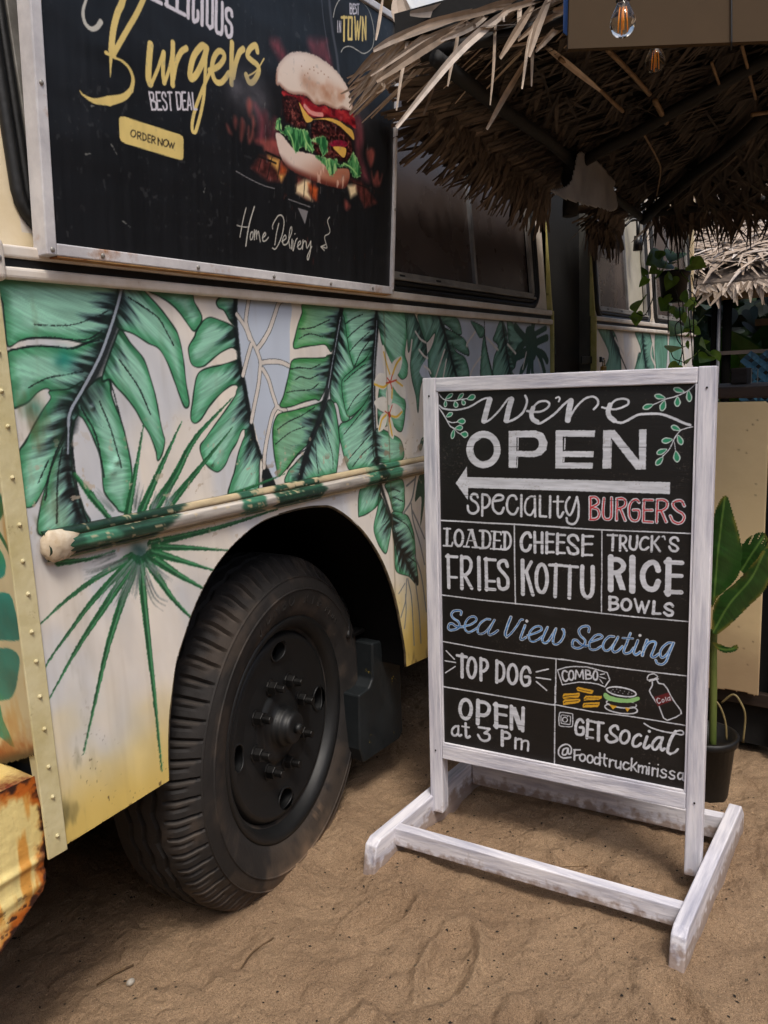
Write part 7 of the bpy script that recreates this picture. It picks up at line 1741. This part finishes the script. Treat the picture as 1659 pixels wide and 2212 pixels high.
def hp2(a,b,r,mat=M['pole'],name='post'): MB().tube([a,Vector(a).lerp(Vector(b),.5),b],r,9).build(name,mat,hut,True)
DP=mix_mat('black_post',(.012,.011,.010),(.03,.027,.024),scale=8,rough=.95,spec=.05); hp2((7.0,1.45,0),(7.0,1.45,2.05),.034,DP); hp2((7.0,1.36,0),(7.0,1.36,2.05),.036,DP); hp2((6.96,1.415,0),(6.96,1.415,2.05),.014,mix_mat('grey_pipe',(.22,.22,.24),(.34,.34,.36),scale=10,rough=.5)); hp2((7.0,-1.4,0),(7.0,-1.4,2.05),.07)
MB().box((6.96,-1.5,1.97),(7.05,1.5,2.03)).build('eave_beam',mix_mat('pale_beam',(.42,.34,.24),(.52,.43,.31),scale=8,rough=.7,stretch=(1,.3,1)),hut)
MB().box((8.2,-2,1.80),(8.26,1.35,1.86)).build('tie_beam',mix_mat('worn_beam',(.40,.33,.24),(.5,.42,.3),scale=8,rough=.7),hut)
MB().box((6.95,-1.4,1.53),(7.0,1.45,1.56)).build('hand_rail',mix_mat('old_rail',(.20,.17,.15),(.28,.24,.21),scale=8,rough=.7),hut)
# blue woven mat strung along the hut front
bw=MB()
for i in range(11):
    for j in range(52):
        y=1.18-.055*j; z=1.50-.05*i; s=1 if (i+j)%2 else -1; a=.7*s; L=.11
        bw.blade([(6.90+.012*s,y-L*.5*math.cos(a),z-L*.5*math.sin(a)),(6.90,y,z),(6.90-.012*s,y+L*.5*math.cos(a),z+L*.5*math.sin(a))],.045,(-1,0,0),taper=(1,1,.85),fold=.05)
wm=thing('woven_mat','dark blue woven palm mat strung along the hut behind the counter','mat',(6.9,0,1.3)); bw.build('weave',island_mat('blue_painted_palm',[(.06,.20,.28),(.09,.28,.38),(.05,.15,.22),(.14,.36,.46)],rough=.5),wm)
MB().box((6.915,-1.7,.95),(6.925,1.2,1.51)).build('backing',M['dark'],wm)
tb=thing('dark_cabinet','dark wooden box standing on the counter before the blue mat','box',(3.4,.62,1.372)); MB().box((3.36,.575,1.3735),(3.46,.635,1.435)).build('carcass',mt,tb,bevel=.003); MB().tube([(3.35,.535,1.374),(3.35,.535,1.428),(3.35,.557,1.43),(3.35,.557,1.374)],.002,5).build('wire_loop',M['alu_dull'],tb)
# ---------------------------------------------------------------- greenery beyond
M['hedge']=island_mat('garden_leaves',[(.05,.11,.03),(.09,.17,.05),(.12,.22,.06),(.06,.13,.04)],rough=.45,trans=.15,nscale=10)
hd=MB()
for k in range(5200):
    p=Vector((9.2+2.5*random.random(),4.5-9*random.random(),2.9*random.random())); L=.14+.22*random.random(); heart(hd,p,p+Vector((random.gauss(-.4,.5),random.gauss(0,.7),random.gauss(-.5,.5))).normalized()*L,.7)
for k in range(9000):  # unseen leaf ring, added to block low sky light
    a=random.uniform(math.radians(150),math.radians(330)); r_=9+3*random.random(); p=Vector((r_*math.cos(a)+1,r_*math.sin(a),5.2*random.random())); L=.35+.45*random.random(); heart(hd,p,p+Vector((random.gauss(0,.6),random.gauss(0,.6),random.gauss(-.4,.5))).normalized()*L,.75)
tag(hd.build('shrubbery_and_sky_block',M['hedge']),'mass of dark garden leaves behind the hut, plus an added ring blocking low sky light','shrubs',kind='stuff')
gw=MB(); gw.box((12.2,-12,-.2),(12.4,9,3.4)); gw.box((-12,-12.2,-.2),(12.2,-12,3.4)); gw.box((-12.2,-12,-.2),(-12,9,3.4)); gw.box((-12,9,-.2),(12.2,9.2,3.4))  # walls added on all sides to cut the low sky light
tag(gw.build('sky_block_wall',mix_mat('dark_block_wall',(.08,.09,.06),(.16,.16,.11),scale=2,rough=.9)),'dark wall added around the yard to block low sky light','wall')
def bigplant(x,y,label,n=7):
    t=thing('banana_plant',label,'plant',(x,y,0),'broad-leaved plants behind the blue mat'); 
    MB().tube([(x,y,0),(x,y,.9)],[.05,.03],9).build('stem',M['pole'],t,True); lb_=MB()
    for k in range(n):
        a=2.4*k+random.random(); b0=Vector((x,y,.8+.5*random.random())); tip=b0+Vector((math.cos(a)*.45-.1,math.sin(a)*.45,.30+.35*random.random())); heart(lb_,b0.lerp(tip,.25),tip,.7)
    lb_.build('foliage',island_mat('banana_leaf',[(.13,.27,.06),(.20,.36,.09),(.26,.42,.12)],rough=.4,trans=.3),t,True)
bigplant(8.0,1.55,'broad-leaved plant between the hut posts, nearest the truck'); bigplant(8.1,1.25,'broad-leaved plant behind the thick hut post'); bigplant(8.3,1.0,'broad-leaved plant at the right edge over the blue mat')
